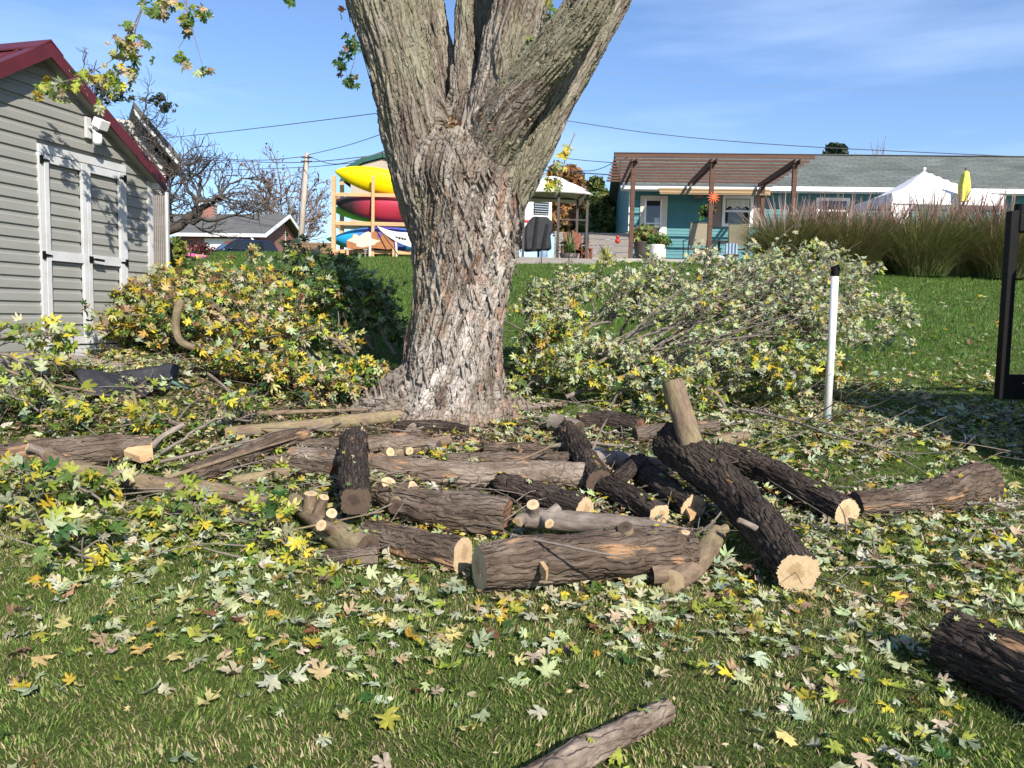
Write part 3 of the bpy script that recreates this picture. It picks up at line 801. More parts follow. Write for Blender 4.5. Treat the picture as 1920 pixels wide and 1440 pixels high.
for sg in (-1, 1):
    for (xa, xb) in ((.85, -.1), (-.2, -1.0), (-1.1, -1.85)):
        x0t = min(xa, .42); wq = MB(); wq.add([(xa, sg * .835, 1.09), (xb, sg * .835, 1.09), (max(xb, -1.75), sg * .675, 1.60), (x0t - .02, sg * .675, 1.60)], [(0, 1, 2, 3)] if sg > 0 else [(3, 2, 1, 0)]); wq.build('side_window', M_GLASS, body)
    MB().box(2.17, 2.30, sg * .52 - .2 if sg > 0 else sg * .52 - .2, sg * .52 + .2, .70, .86).build('headlight', M_LAMP, car, bevel=.03)
    mm = MB(); mm.ball((.75, sg * .98, 1.12), (.09, .12, .09)); mm.build('wing_mirror', M_CAR, car, True)
    for xw in (1.4, -1.35):
        wh = MB(); wh.tube([(xw, sg * .70, .36), (xw, sg * .92, .36)], .36, 20); wo = wh.build('wheel', M_TYRE, car, bevel=.03)
        MB().tube([(xw, sg * .90, .36), (xw, sg * .935, .36)], .22, 14).build('rim', M_RIM, wo)
MB().box(2.26, 2.325, -.42, .42, .68, .86).build('grille', M_BLACK, car)
MB().box(2.32, 2.335, -.25, .25, .46, .60).build('number_plate', M_WHITE, car)
MB().box(2.22, 2.36, -.84, .84, .38, .56).build('bumper', M_BLACK, car, bevel=.04)
# railing down the garden steps
IR = Frame(P(395, 490, 27), 0.05)
ir = IR.root('iron_railing', 'thin black iron handrail with balusters below the brick garage', 'railing')
q0 = IR.pl(340, 446); q1 = IR.pl(422, 478)
for i in range(12):
    f = i / 11; x = q0[0] + (q1[0] - q0[0]) * f; z = q0[1] + (q1[1] - q0[1]) * f
    MB().bar((x, 0, z), (x, 0, z - .95), .022).build('baluster', M_BLACK, ir)
MB().bar((q0[0], 0, q0[1]), (q1[0], 0, q1[1]), .045).build('handrail', M_BLACK, ir)
# pink garden cart
gc = at(352, 497)
gcart = thing('garden_cart', 'pink plastic garden cart with a white hub wheel on the lawn', 'cart', P(350, 492, 20.5) - Vector((0, 0, .35)), 0.2)
M_PINK = plain('pink_plastic', (.62, .10, .33), .4)
tb = MB(); tb.prism([(-.44, .25), (.34, .25), (.5, .52), (-.52, .52)], -.3, .3, 'y'); tb.build('tub', M_BLACK, gcart, bevel=.03)
tb = MB(); tb.prism([(-.56, .50), (.55, .47), (.55, .53), (-.1, .60), (-.56, .57)], -.34, .34, 'y'); tb.build('rim', M_PINK, gcart, bevel=.02)
tw_ = MB(); tw_.tube([(-.28, -.34, .17), (-.28, -.26, .17)], .17, 18); wo = tw_.build('wheel', M_TYRE, gcart); MB().tube([(-.28, -.36, .17), (-.28, -.35, .17)], .07, 12).build('hub', M_WHITE, wo)
MB().tube([(.3, -.2, .25), (.34, -.2, -.05)], .02, 6).build('leg', M_BLACK, gcart); MB().tube([(.3, .2, .25), (.34, .2, -.05)], .02, 6).build('leg', M_BLACK, gcart)

# ================================================================== BARN SHED BEHIND THE KAYAKS, RETAINING WALL
BS = Frame(P(715, 470, 27), 0.0)
bs = BS.root('gambrel_shed', 'beige storage shed with dark green trimmed gambrel roof behind the kayaks', 'shed')
pts = [BS.pl(a, b_) for a, b_ in ((651, 318), (680, 302), (718, 292), (756, 302), (785, 318))]
wl = [(pts[0][0] + .15, -1.5)] + [(a * .98 + .0, b_ - .1) for a, b_ in pts]
wl = [(pts[0][0] + .12, -1.5), (pts[4][0] - .12, -1.5), (pts[4][0] - .12, pts[4][1] - .2), (pts[3][0], pts[3][1] - .1), (pts[2][0], pts[2][1] - .1), (pts[1][0], pts[1][1] - .1), (pts[0][0] + .12, pts[0][1] - .2)]
MB().prism(wl, 0, 4, 'y').build('wall', mat('beige_panel_siding', (.42, .35, .28), (.37, .31, .245), 3, .8), bs)
M_GREEN = plain('dark_green_trim', (.02, .085, .07), .6)
gt = MB()
ext = [(pts[0][0] - .18, pts[0][1] - .45)] + pts + [(pts[4][0] + .18, pts[4][1] - .45)]
for a, b_ in zip(ext[:-1], ext[1:]): gt.bar((a[0], -.06, a[1]), (b_[0], -.06, b_[1]), .1, .14)
gt.build('roof_trim', M_GREEN, bs)
gr_ = MB()
for a, b_ in zip(ext[:-1], ext[1:]): gr_.bar(((a[0] + b_[0]) / 2 , -.1, (a[1] + b_[1]) / 2 + .08), ((a[0] + b_[0]) / 2, 4.1, (a[1] + b_[1]) / 2 + .08), math.hypot(b_[0] - a[0], b_[1] - a[1]) + .02, .05, up=Vector((-(b_[1] - a[1]), 0, b_[0] - a[0])))
gr_.build('roof', M_SHINGLE, bs)
RW = Frame(P(590, 480, 33), 0.0)
rw = RW.root('timber_wall', 'low retaining wall of stacked brown timbers left of the kayak rack', 'wall')
a0, zt = RW.pl(538, 453); a1, zb_ = RW.pl(628, 484)
nr = 6
for i in range(nr):
    za = zb_ + (zt - zb_) * i / nr; zz = zb_ + (zt - zb_) * (i + 1) / nr - .012
    off = .5 if i % 2 else 0
    x = a0
    while x < a1:
        xe = min(x + 1.1 + (off if x == a0 else 0) * .5, a1); MB().box(x + .006, xe - .006, -.02 * (i % 2), .18, za, zz).build('timber', M_TIMBER, rw); x = xe

# ================================================================== KAYAK RACK
KR = Frame(P(700, 481, 21.6), -0.02)
kr = KR.root('kayak_rack', 'open pine lumber rack holding stacked kayaks', 'rack')
kz0 = gz(P(700, 481, 21.6).x, 21.6) - P(700, 481, 21.6).z
k_l = KR.pl(625, 330); k_m = KR.pl(700, 350); RKD = .95
xr = k_l[0] + 3.1
ztop = KR.pl(625, 329)[1]; zs1 = KR.pl(700, 362)[1]; zs2 = KR.pl(700, 416)[1]; zs3 = KR.pl(700, 469)[1]
for x in (k_l[0], xr):
    MB().box(x - .055, x + .055, 0, .09, kz0 - .1, ztop - (.0 if x < 0 else .5)).build('post', M_PINE, kr, bevel=.004)
    MB().box(x - .055, x + .055, RKD, RKD + .09, kz0 - .1, ztop).build('post', M_PINE, kr, bevel=.004)
    for zz in (zs1, zs2, zs3): MB().box(x - .05, x - .01, .092, RKD - .002, zz - .12, zz - .02).build('cross_brace', M_PINE, kr)
MB().box(k_m[0] - .04, k_m[0] + .04, -.045, -.004, kz0 - .1, KR.pl(700, 330)[1]).build('post', M_PINE, kr, bevel=.004)
for zz in (zs1, zs2, zs3):
    for yy in (.0, RKD + .02): MB().box(k_l[0] + .057, xr - .057, yy + .002, yy + .045, zz - .10, zz).build('shelf_rail', M_PINE, kr, bevel=.004)
def kayak(name, label, L, beam, dep, c, c2, px, py, off, roll, pitch, hull=True):
    root = KR.root(name, label, 'kayak')
    x, z = KR.pl(px, py, off)
    n, k = 33, 16; V = []
    for i in range(n):
        u = -1 + 2 * i / (n - 1)
        w = beam / 2 * max(1 - abs(u) ** 2.3, 0.0) ** .85 + .012; hgt = dep / 2 * (1 - .55 * abs(u) ** 2.5) * (1 - abs(u) ** 9) + .02
        rk = .10 * abs(u) ** 3
        for j in range(k):
            a = 2 * math.pi * j / k; ca, sa = math.cos(a), math.sin(a)
            yy = w * math.copysign(abs(ca) ** .8, ca); zz = hgt * math.copysign(abs(sa) ** (.75 if sa > 0 else 1.15), sa) + rk
            V.append((u * L / 2, yy, zz))
    F = [(i * k + j, i * k + (j + 1) % k, (i + 1) * k + (j + 1) % k, (i + 1) * k + j) for i in range(n - 1) for j in range(k)] + [tuple(range(k - 1, -1, -1)), tuple(range((n - 1) * k, n * k))]
    R = Matrix.Rotation(pitch, 3, 'Y') @ Matrix.Rotation(roll, 3, 'X')
    V = np.array([tuple(R @ Vector(v) + Vector((x, off, z))) for v in V])
    cc = np.zeros((len(V), 3)); u = np.linspace(-1, 1, n).repeat(k)
    f = np.clip(1 - (np.abs(u) / .62) ** 2, 0, 1)[:, None]
    cc = np.array(c2) + (np.array(c) - np.array(c2)) * f
    m, t, b = new_mat(name + '_plastic'); at_ = N(t, 'ShaderNodeAttribute', attribute_name='kc'); t.links.new(at_.outputs['Color'], b.inputs['Base Color']); b.inputs['Roughness'].default_value = .4
    h = link('hull', mesh('hull', V, F, m, True, cols={'kc': cc}), root, False)
    ck = MB(); pts = []
    for i in range(17):
        a = 2 * math.pi * i / 16; pts.append(tuple(R @ Vector((.42 * math.cos(a), .2 * math.sin(a), dep / 2 * .97)) + Vector((x, off, z))))
    ck.tube(pts, .018, 6, False); ck.build('cockpit_rim', M_BLACK, root, True)
    return root
Lk = 3.0
kayak('yellow_kayak', 'bright yellow kayak lying on its side on the top shelf of the rack', 3.0, .72, .36, (.83, .68, .0), (.85, .70, .0), 724, 343, .35, math.radians(-70), math.radians(11))
kayak('red_kayak', 'red kayak fading to black ends on the middle shelf of the rack', 3.0, .70, .34, (.42, .03, .06), (.035, .022, .03), 723, 392, .32, math.radians(-72), math.radians(6))
kayak('green_kayak', 'lime green kayak behind the red kayak on the middle shelf', 2.9, .68, .34, (.16, .50, .03), (.2, .52, .05), 720, 394, .72, math.radians(80), math.radians(-2))
kayak('blue_kayak', 'bright blue kayak with purple middle on the bottom shelf', 3.0, .70, .36, (.10, .06, .35), (.02, .33, .62), 722, 450, .40, math.radians(-78), 0)
kayak('small_green_kayak', 'bright green kayak end showing behind the blue kayak', 3.1, .5, .3, (.08, .5, .12), (.08, .55, .14), 714, 458, .80, math.radians(70), math.radians(3))
# painted board leaning on the rack
pb = KR.root('painted_board', 'brown board painted with a cream cloud shape leaning before the blue kayak', 'board')
outl = [(650, 466), (650, 451), (654, 448), (660, 446), (661, 440), (668, 438), (674, 443), (680, 438), (690, 434), (697, 436), (706, 434), (712, 437), (722, 438), (729, 445), (738, 446), (739, 465), (728, 468), (700, 465), (672, 467)]
MB().prism([KR.pl(a, b_, -.14) for a, b_ in outl], -.15, -.13, 'y').build('panel', plain('painted_brown', (.36, .15, .06), .7), pb)
cld = [(651, 452), (655, 448), (661, 446), (662, 440), (668, 439), (674, 443), (681, 438), (690, 434), (696, 437), (694, 446), (703, 449), (714, 452), (706, 455), (702, 459), (692, 461), (680, 464), (669, 462), (668, 457), (658, 453)]
MB().prism([KR.pl(a, b_, -.155) for a, b_ in cld], -.158, -.152, 'y').build('cloud_patch', plain('painted_cream', (.66, .58, .42), .7), pb)
M_PURP = plain('painted_purple', (.17, .10, .32), .7)
for pc in ([(707, 441), (712, 437), (717, 439), (714, 444), (709, 446)], [(727, 441), (734, 438), (738, 443), (735, 448), (729, 446)]):
    MB().prism([KR.pl(a, b_, -.155) for a, b_ in pc], -.158, -.152, 'y').build('purple_patch', M_PURP, pb)
for px in (652, 694, 738):
    x, z = KR.pl(px, 466, -.14); MB().box(x - .03, x + .03, -.17, -.12, kz0 - .1, z + .02 if px != 694 else KR.pl(694, 440, -.14)[1]).build('leg', M_CREAM if px == 694 else M_PINE, pb)
# white sail-like banner
bn = KR.root('white_banner', 'white fabric banner with small dark print strung beside the tree trunk', 'banner')
ba = KR.pl(706, 423, -.2); bb = KR.pl(772, 436, -.2); bc_ = KR.pl(768, 462, -.2); bd = KR.pl(745, 446, -.2)
V = []; F = []
n = 12
for i in range(n + 1):
    f = i / n
    top = (ba[0] + (bb[0] - ba[0]) * f, ba[1] + (bb[1] - ba[1]) * f - .06 * math.sin(math.pi * f))
    wd = .04 + .36 * f ** .8
    for yy in (-.2, -.192): V += [(top[0], yy + .03 * math.sin(7 * f), top[1]), (top[0] + .02, yy + .03 * math.sin(7 * f + .5), top[1] - wd)]
for i in range(n):
    a = i * 4; F += [(a, a + 1, a + 5, a + 4), (a + 3, a + 2, a + 6, a + 7), (a + 1, a + 3, a + 7, a + 5), (a + 2, a, a + 4, a + 6)]
MB().add(V, F).build('fabric', plain('white_canvas', (.72, .70, .66), .9), bn)
for i in range(9):   # unreadable small print
    f = .52 + i * .038; x = ba[0] + (bb[0] - ba[0]) * f; z = ba[1] + (bb[1] - ba[1]) * f - .19
    MB().box(x, x + .022 + .01 * (i % 2), -.206 + .03 * math.sin(7 * f), -.1955 + .03 * math.sin(7 * f), z - .045 - .02 * (i % 3 == 0), z).build('print_stroke', M_BLACK, bn)
MB().bar((ba[0], -.24, ba[1]), (KR.pl(748, 483, -.5)[0], -.5, kz0), .02).build('guy_rope', M_DARKMETAL, bn)
MB().bar((KR.pl(742, 440, -.2)[0], -.18, KR.pl(742, 440, -.2)[1]), (KR.pl(744, 482, -.2)[0], -.18, kz0 - .05), .05).build('pole', M_CREAM, bn)
sl_ = KR.root('solar_path_light', 'small grey solar path light in front of the rack', 'lamp')
x, z = KR.pl(685, 470, -.35); MB().bar((x, -.35, kz0 - .1), (x, -.35, z), .025).build('stake', plain('grey_plastic', (.25, .25, .25)), sl_); MB().lathe((x, -.35, z), [(.03, -.05), (.05, 0), (.075, .02), (.06, .04)], 12).build('lamp_head', plain('grey_plastic_b', (.3, .3, .3)), sl_)
# ================================================================== TEAL HOUSE
HY = 26.5
HO = P(1340, 480, HY)
HF = Frame(HO, -0.06)
PZ = gz(HO.x, 23) - HO.z + .02          # patio level in house coordinates
hs = HF.root('teal_house', 'single-storey teal sided house with long grey-green shingle roof', 'house')
xl = HF.pl(1182, 400)[0]; xr = xl + 24
zg = HF.pl(1400, 355, -.5)[1]; zrd = HF.pl(1600, 291, 4.2)[1]
s_ = MB(); siding_wall(s_, xl, xr, PZ - .4, zg, .115); s_.build('wall', M_TEAL, hs)
MB().box(xl, xr, .03, 8.4, PZ - .4, zg).build('wall_core', M_TEAL, hs)
MB().box(xl - .06, xl + .06, -.035, .1, PZ - .4, zg - .02).build('corner_board', M_WHITE, hs)
r = MB()
for (ya, yb) in ((-.55, 4.2), (8.95, 4.2)):
    V = []
    for x in (xl - .35, xr + .35): V += [(x, ya, zg), (x, yb, zrd - .1), (x, ya, zg + .1), (x, yb, zrd)]
    r.add(V, [(2, 3, 7, 6), (0, 4, 5, 1), (0, 2, 6, 4), (0, 1, 3, 2), (5, 4, 6, 7)])
rf = r.build('roof', M_SHINGLE_G, hs)
MB().prism([(4.2 - .15, zrd - .02), (4.2, zrd + .035), (4.2 + .15, zrd - .02)], xl - .36, xr + .36, 'x').build('ridge_cap', M_SHINGLE, rf)
gw = MB(); gw.prism([(0, zg), (8.4, zg), (4.2, zrd - .15)], xl, xl + .05, 'x'); gw.build('gable_wall', M_TEAL, hs)
MB().box(xl - .4, xr + .4, -.68, -.55, zg - .06, zg + .08).build('gutter', M_WHITE, hs)
MB().box(xl - .35, xr + .35, -.55, -.004, zg - .03, zg - .004).build('soffit', M_WHITE, hs)
# awning rolled under the eave
MB().add([(HF.pl(1235, 353, -.75)[0], -.72, zg - .02), (HF.pl(1445, 353, -.75)[0], -.72, zg - .02), (HF.pl(1450, 365, -1.6)[0], -1.25, zg - .28), (HF.pl(1240, 365, -1.6)[0], -1.25, zg - .28),
   (HF.pl(1235, 353, -.75)[0], -.72, zg - .04), (HF.pl(1445, 353, -.75)[0], -.72, zg - .04), (HF.pl(1450, 365, -1.6)[0], -1.25, zg - .30), (HF.pl(1240, 365, -1.6)[0], -1.25, zg - .30)],
   [(0, 1, 2, 3), (7, 6, 5, 4), (3, 2, 6, 7), (0, 3, 7, 4), (1, 5, 6, 2)]).build('awning', M_TAN, hs)
# door
d0 = HF.pl(1201, 367); d1 = HF.pl(1252, 367)
dr = MB(); dr.box(d0[0], d1[0], -.06, -.022, PZ, d0[1]); dr = dr.build('entry_door', M_CREAM, hs, bevel=.01)
gx0, gzt = HF.pl(1212, 377); gx1 = HF.pl(1238, 377)[0]; gzb = HF.pl(1212, 432)[1]
MB().box(gx0, gx1, -.075, -.062, gzb, gzt).build('pane', M_GLASS, dr)
for (a, b_, c, d_) in ((gx0 - .06, gx0, gzb - .06, gzt + .06), (gx1, gx1 + .06, gzb - .06, gzt + .06)): MB().box(a, b_, -.09, -.062, c, d_).build('moulding', M_WHITE, dr)
MB().box(gx0, gx1, -.085, -.076, (gzb + gzt) / 2 - .28, (gzb + gzt) / 2 - .24).build('glazing_bar', M_WHITE, dr)
MB().box(gx0 + .28, gx1 - .02, -.082, -.077, gzb + .1, gzb + .42).build('door_notice', plain('pale_paper', (.45, .55, .62), .7), dr)
def window(px0, px1, py0, py1, shutters=True, cur=True):
    x0, zt = HF.pl(px0, py0); x1, zb = HF.pl(px1, py1)
    w = MB()
    for a in ((x0, x0 + .1, zb, zt), (x1 - .1, x1, zb, zt), (x0 + .1, x1 - .1, zt - .1, zt), (x0 + .1, x1 - .1, zb, zb + .1), (x0 + .1, x1 - .1, (zb + zt) / 2 - .03, (zb + zt) / 2 + .03)): w.box(a[0], a[1], -.07, -.02, a[2], a[3])
    o = w.build('window', M_WHITE, hs)
    MB().box(x0 + .1, x1 - .1, -.035, -.024, zb + .1, (zb + zt) / 2 - .03).build('pane', M_GLASS, o)
    MB().box(x0 + .1, x1 - .1, -.035, -.024, (zb + zt) / 2 + .03, zt - .1).build('pane', M_GLASS, o)
    if cur:
        V = []; n = 24; a = x0 + .13; bq = x1 - .13; h = (zt - zb) * .30
        for i in range(n + 1):
            f = i / n; V += [(a + (bq - a) * f, -.045 + .008 * math.sin(f * 25), zt - .12), (a + (bq - a) * f, -.048 + .008 * math.sin(f * 25), zt - .12 - h * (1 - .25 * abs(math.sin(f * 9.4))))]
        MB().add(V, [(2 * i, 2 * i + 1, 2 * i + 3, 2 * i + 2) for i in range(n)]).build('curtain', M_CURTAIN, o)
    if shutters:
        ww = (x1 - x0) * .38
        for xa in (x0 - ww - .02, x1 + .02):
            sh = MB(); sh.box(xa, xa + ww, -.05, -.021, zb - .02, zt); so = sh.build('shutter', M_TAUPE, hs)
            for (za, zz) in ((zb + .06, (zb + zt) / 2 - .04), ((zb + zt) / 2 + .04, zt - .08)): MB().box(xa + .06, xa + ww - .06, -.058, -.051, za, zz).build('shutter_panel', M_TAUPE, so)
window(1355, 1410, 367, 426)
window(1530, 1590, 371, 420, False, False)
MB().box(HF.pl(1300, 370)[0], HF.pl(1317, 370)[0], -.12, -.025, HF.pl(1300, 372)[1], HF.pl(1300, 367)[1]).build('porch_light', M_TAUPE, hs)
# patio slab
ps = MB(); ps.box(HF.pl(1085, 480, -4.9)[0], HF.pl(1500, 480, -4.9)[0] + 9, -4.9, 0, PZ - .5, PZ - .0)
tag(ps.build('patio', M_CONC, None), kind='structure').matrix_world = Matrix.Translation(HO) @ Matrix.Rotation(-0.06, 4, 'Z')

# ================================================================== PERGOLA
pg = HF.root('pergola', 'brown stained wooden pergola with slatted roof over the patio', 'pergola')
FY = -4.5; BY = -1.1
pz1 = HF.pl(1330, 303, FY)[1]
pzs = [HF.pl(px, 400, FY)[0] for px in (1185, 1332, 1486)]
ztop = HF.pl(1330, 290, FY)[1]
for x in pzs: MB().box(x - .06, x + .06, FY - .06, FY + .06, PZ, pz1).build('post', M_PERG, pg, bevel=.008)
MB().box(pzs[0] + .28 - .06, pzs[0] + .28 + .06, BY - .06, BY + .06, PZ, pz1).build('post', M_PERG, pg, bevel=.008)
MB().box(pzs[2] - .06, pzs[2] + .06, BY - .06, BY + .06, PZ, pz1).build('post', M_PERG, pg, bevel=.008)
for x in pzs:   # doubled rafters running back to the house
    for s_ in (-.085, .062): MB().box(x + s_, x + s_ + .04, FY - .25, BY + .35, pz1 - .06, pz1 + .05).build('rafter', M_PERG, pg)
x0 = HF.pl(1152, 291, FY)[0]; x1 = HF.pl(1524, 291, FY)[0]
ns = 9
for i in range(ns):
    f = i / (ns - 1); y = FY - .2 + (BY + .3 - FY + .2) * f
    MB().box(x0, x1, y - .018, y + .018, pz1 + .052, pz1 + (.155 if i == 0 else .112)).build('slat', M_PERG, pg)

# ================================================================== PATIO THINGS
M_POTG = plain('grey_brown_pot', (.075, .062, .055), .5); M_POTW = plain('white_glazed_pot', (.75, .74, .70), .3)
M_SOIL = plain('potting_soil', (.03, .022, .016), .95)
m_leafbed, t, b = new_mat('shrub_leaf'); a_ = N(t, 'ShaderNodeAttribute', attribute_name='lc'); t.links.new(a_.outputs['Color'], b.inputs['Base Color']); b.inputs['Roughness'].default_value = .6
tr_ = N(t, 'ShaderNodeBsdfTranslucent'); ms_ = N(t, 'ShaderNodeMixShader'); ms_.inputs[0].default_value = .25
t.links.new(a_.outputs['Color'], tr_.inputs['Color']); t.links.new(b.outputs[0], ms_.inputs[1]); t.links.new(tr_.outputs[0], ms_.inputs[2]); t.links.new(ms_.outputs[0], t.nodes['Material Output'].inputs['Surface'])
M_LEAFBED = m_leafbed
def leaf_cloud(blobs, n, size, pal, seed, shell=.55, aspect=1.7, up=0.0):
    """n small leaf faces spread through ellipsoid blobs [(cx,cy,cz,rx,ry,rz)]"""
    g = np.random.default_rng(seed); bl = np.array(blobs, float)
    vol = bl[:, 3] * bl[:, 4] * bl[:, 5]; k = g.choice(len(bl), n, p=vol / vol.sum())
    d = g.normal(size=(n, 3)); d /= np.linalg.norm(d, axis=1)[:, None]
    rr = shell + (1 - shell) * g.random(n) ** .5; rr = np.where(g.random(n) < .3, rr * g.random(n), rr) * g.uniform(.85, 1.12, n)
    c = bl[k, :3] + d * rr[:, None] * bl[k, 3:6]
    nrm = d + g.normal(size=(n, 3)) * .7 + np.array([0, 0, up]); nrm /= np.linalg.norm(nrm, axis=1)[:, None]
    r = g.normal(size=(n, 3)); u = np.cross(nrm, r); u /= np.linalg.norm(u, axis=1)[:, None]; v = np.cross(nrm, u)
    s = size * g.uniform(.6, 1.3, n)[:, None]
    V = np.stack([c - u * s * aspect * .5, c + v * s * .5, c + u * s * aspect * .5 - nrm * s * .2, c - v * s * .5], 1).reshape(-1, 3)
    F = np.arange(n * 4).reshape(-1, 4)
    pal = np.array(pal); cl = pal[g.integers(0, len(pal), n)] * g.uniform(.7, 1.25, n)[:, None]
    return V, F, np.repeat(np.clip(cl, 0, 1), 4, 0)
def planter(name, label, px, pyb, off, h, r0, r1, m, blobs, n, pal, seed, leaf=.09):
    root = HF.root(name, label, 'planter'); x, _ = HF.pl(px, pyb, off)
    MB().lathe((x, off, PZ), [(r0, 0), ((r0 + r1) / 2 * 1.03, h * .5), (r1, h * .95), (r1 * 1.04, h), (r1 * .92, h), (r1 * .9, h * .93)], 22).build('pot', m, root, True)
    MB().lathe((x, off, PZ), [(r1 * .91, h * .90), (r1 * .91, h * .93)], 18).build('soil', M_SOIL, root)
    bl = [(x + a, off + b_, PZ + h + c, d_, e, f) for a, b_, c, d_, e, f in blobs]
    V, F, C = leaf_cloud(bl, n, leaf, pal, seed)
    link('foliage', mesh('foliage', V, F, M_LEAFBED, cols={'lc': C}), root, False)
    st = MB()
    for q in range(7):
        a = q * .9; st.tube([(x, off, PZ + h * .9), (x + .15 * math.cos(a), off + .15 * math.sin(a), PZ + h + .2)], .006, 5)
    st.build('stem', M_TWIG, root)
PG = [(.09, .16, .03), (.14, .20, .04), (.22, .17, .05), (.12, .10, .04), (.30, .28, .12)]
PG2 = [(.05, .13, .02), (.08, .18, .03), (.10, .22, .04), (.22, .12, .05)]
planter('grey_planter', 'tall grey brown patio pot with bushy mixed foliage beside the pergola post', 1206, 478, FY + .35, .52, .20, .29, M_POTG, [(.02, 0, .25, .42, .3, .27), (-.15, 0, .15, .3, .25, .2)], 520, PG, 31)
planter('white_planter', 'white glazed patio pot with green leafy plant', 1230, 482, FY + .15, .43, .15, .25, M_POTW, [(.0, 0, .15, .36, .28, .2), (.22, 0, .08, .25, .2, .15)], 420, PG2, 32)
planter('dark_planter', 'low dark pot with dense green shrub beside the tall grasses', 1432, 482, FY + .6, .30, .22, .3, M_BLACK, [(.0, 0, .28, .45, .35, .32)], 420, [(.03, .09, .015), (.05, .13, .02), (.04, .11, .03)], 33)
# patio chairs
M_SLING = mat('tan_sling_mesh', (.32, .28, .20), (.28, .245, .175), 40, .8); M_CHF = plain('dark_chair_tube', (.06, .055, .055), .4)
def chair(label, px, off, yaw):
    x, _ = HF.pl(px, 460, off); p = HO + HF.x * x + HF.y * off; p.z = HO.z + PZ
    c = thing('patio_chair', label, 'chair', p, HF.yaw + yaw, 'sling patio chairs under the pergola')
    w = .27
    for s_ in (-1, 1):
        MB().tube([(s_ * w, .25, .02), (s_ * w, .24, .43)], .014, 7).build('leg', M_CHF, c)
        MB().tube([(s_ * w, -.28, .02), (s_ * w, -.22, .43)], .014, 7).build('leg', M_CHF, c)
        MB().tube([(s_ * w, -.22, .43), (s_ * w, -.30, .75), (s_ * w, -.40, 1.13)], .015, 7).build('back_rail', M_CHF, c, True)
        MB().tube([(s_ * (w + .03), -.28, .66), (s_ * (w + .04), .18, .66), (s_ * w, .24, .43)], .014, 7).build('armrest', M_CHF, c, True)
    MB().tube([(-w, -.40, 1.13), (w, -.40, 1.13)], .016, 7).build('top_rail', M_CHF, c)
    MB().add([(-w, -.235, .5), (w, -.235, .5), (w, -.40, 1.11), (-w, -.40, 1.11), (-w, -.225, .5), (w, -.225, .5), (w, -.39, 1.11), (-w, -.39, 1.11)], [(3, 2, 1, 0), (4, 5, 6, 7), (0, 1, 5, 4), (3, 7, 6, 2), (0, 4, 7, 3), (1, 2, 6, 5)]).build('backrest', M_SLING, c)
    MB().box(-w, w, -.22, .25, .425, .437).build('seat', M_SLING, c)
    return c
chair('tan sling patio chair with dark frame, back to the lawn, nearer the white pot', 1303, FY + 1.0, math.radians(8))
chair('tan sling patio chair with dark frame standing before the window', 1384, FY + 1.1, math.radians(-14))
tb = HF.root('patio_table', 'dark round patio table between the sling chairs', 'table')
x, _ = HF.pl(1348, 460, FY + 2.0)
MB().lathe((x, FY + 2.0, PZ), [(.5, .70), (.52, .71), (.52, .73), (.48, .735)], 26).build('tabletop', M_CHF, tb)
MB().lathe((x, FY + 2.0, PZ), [(.28, 0), (.26, .03), (.04, .05), (.035, .70)], 16).build('pedestal', M_CHF, tb)
# striped folded cushion on a stool, stones, white cushion
cu = HF.root('striped_cushion', 'blue and white striped cushion on a low dark stool', 'cushion')
x, z = HF.pl(1372, 456, FY + .55)
for i in range(7): MB().box(x - .16 + i * .046, x - .16 + i * .046 + .046, FY + .5, FY + .62, PZ + .24, PZ + .55).build('stripe', plain('stripe_' + str(i % 2), (.05, .10, .20) if i % 2 else (.35, .45, .52), .8) , cu)
so = HF.root('low_stool', 'low dark stool under the striped cushion', 'stool')
MB().box(x - .2, x + .2, FY + .42, FY + .72, PZ + .2, PZ + .235).build('seat', M_CHF, so)
for a in (-.17, .17):
    for b_ in (.45, .69): MB().bar((x + a, FY + b_, PZ), (x + a, FY + b_, PZ + .2), .03).build('leg', M_CHF, so)
M_STONE = mat('tan_stone', (.36, .27, .19), (.28, .21, .15), 9, .9, .004, 40)
sp = HF.root('stone_stack', 'small stack of tan wall stones on the patio edge', 'stones')
for i, (px, py, w_, h_) in enumerate([(1300, 480, .3, .11), (1314, 480, .26, .11), (1323, 480, .2, .11), (1306, 473, .28, .10), (1318, 473, .27, .10), (1310, 467, .25, .09), (1322, 467, .2, .09)]):
    x, _ = HF.pl(px, py, FY + .1); k = (480 - py) // 6.5
    MB().box(x - w_ / 2, x + w_ / 2, FY - .02 + .03 * (i % 2), FY + .25, PZ + k * .105, PZ + k * .105 + h_ - .006).build('stone', M_STONE, sp, bevel=.02)
wc = HF.root('white_cushion', 'rolled white cushion lying on the patio edge', 'cushion')
x, _ = HF.pl(1345, 480, FY + .05); MB().ball((x, FY + .05, PZ + .085), (.22, .11, .085), 16, 10).build('pillow', plain('white_cloth', (.7, .67, .66), .9), wc, True)
# hanging basket, sun ornament, red ornament
hb = HF.root('hanging_basket', 'dark hanging basket with trailing green plant on the pergola', 'basket')
x, z = HF.pl(1328, 398, FY + 1.2)
MB().lathe((x, FY + 1.2, z), [(.1, -.14), (.17, -.05), (.19, .06), (.17, .05)], 16).build('bowl', M_BLACK, hb, True)
MB().tube([(x, FY + 1.2, z + .05), (x, FY + 1.2, pz1 + .055)], .006, 5).build('hanger', M_BLACK, hb)
V, F, C = leaf_cloud([(x, FY + 1.2, z + .1, .26, .22, .14), (x - .2, FY + 1.2, z - .05, .1, .1, .2)], 160, .07, PG2, 41); link('foliage', mesh('foliage', V, F, M_LEAFBED, cols={'lc': C}), hb, False)
su = HF.root('sun_ornament', 'orange sunburst ornament hung on the pergola post', 'ornament')
x, z = HF.pl(1338, 370, FY - .08); M_OR = plain('orange_paint', (.72, .13, .04), .5)
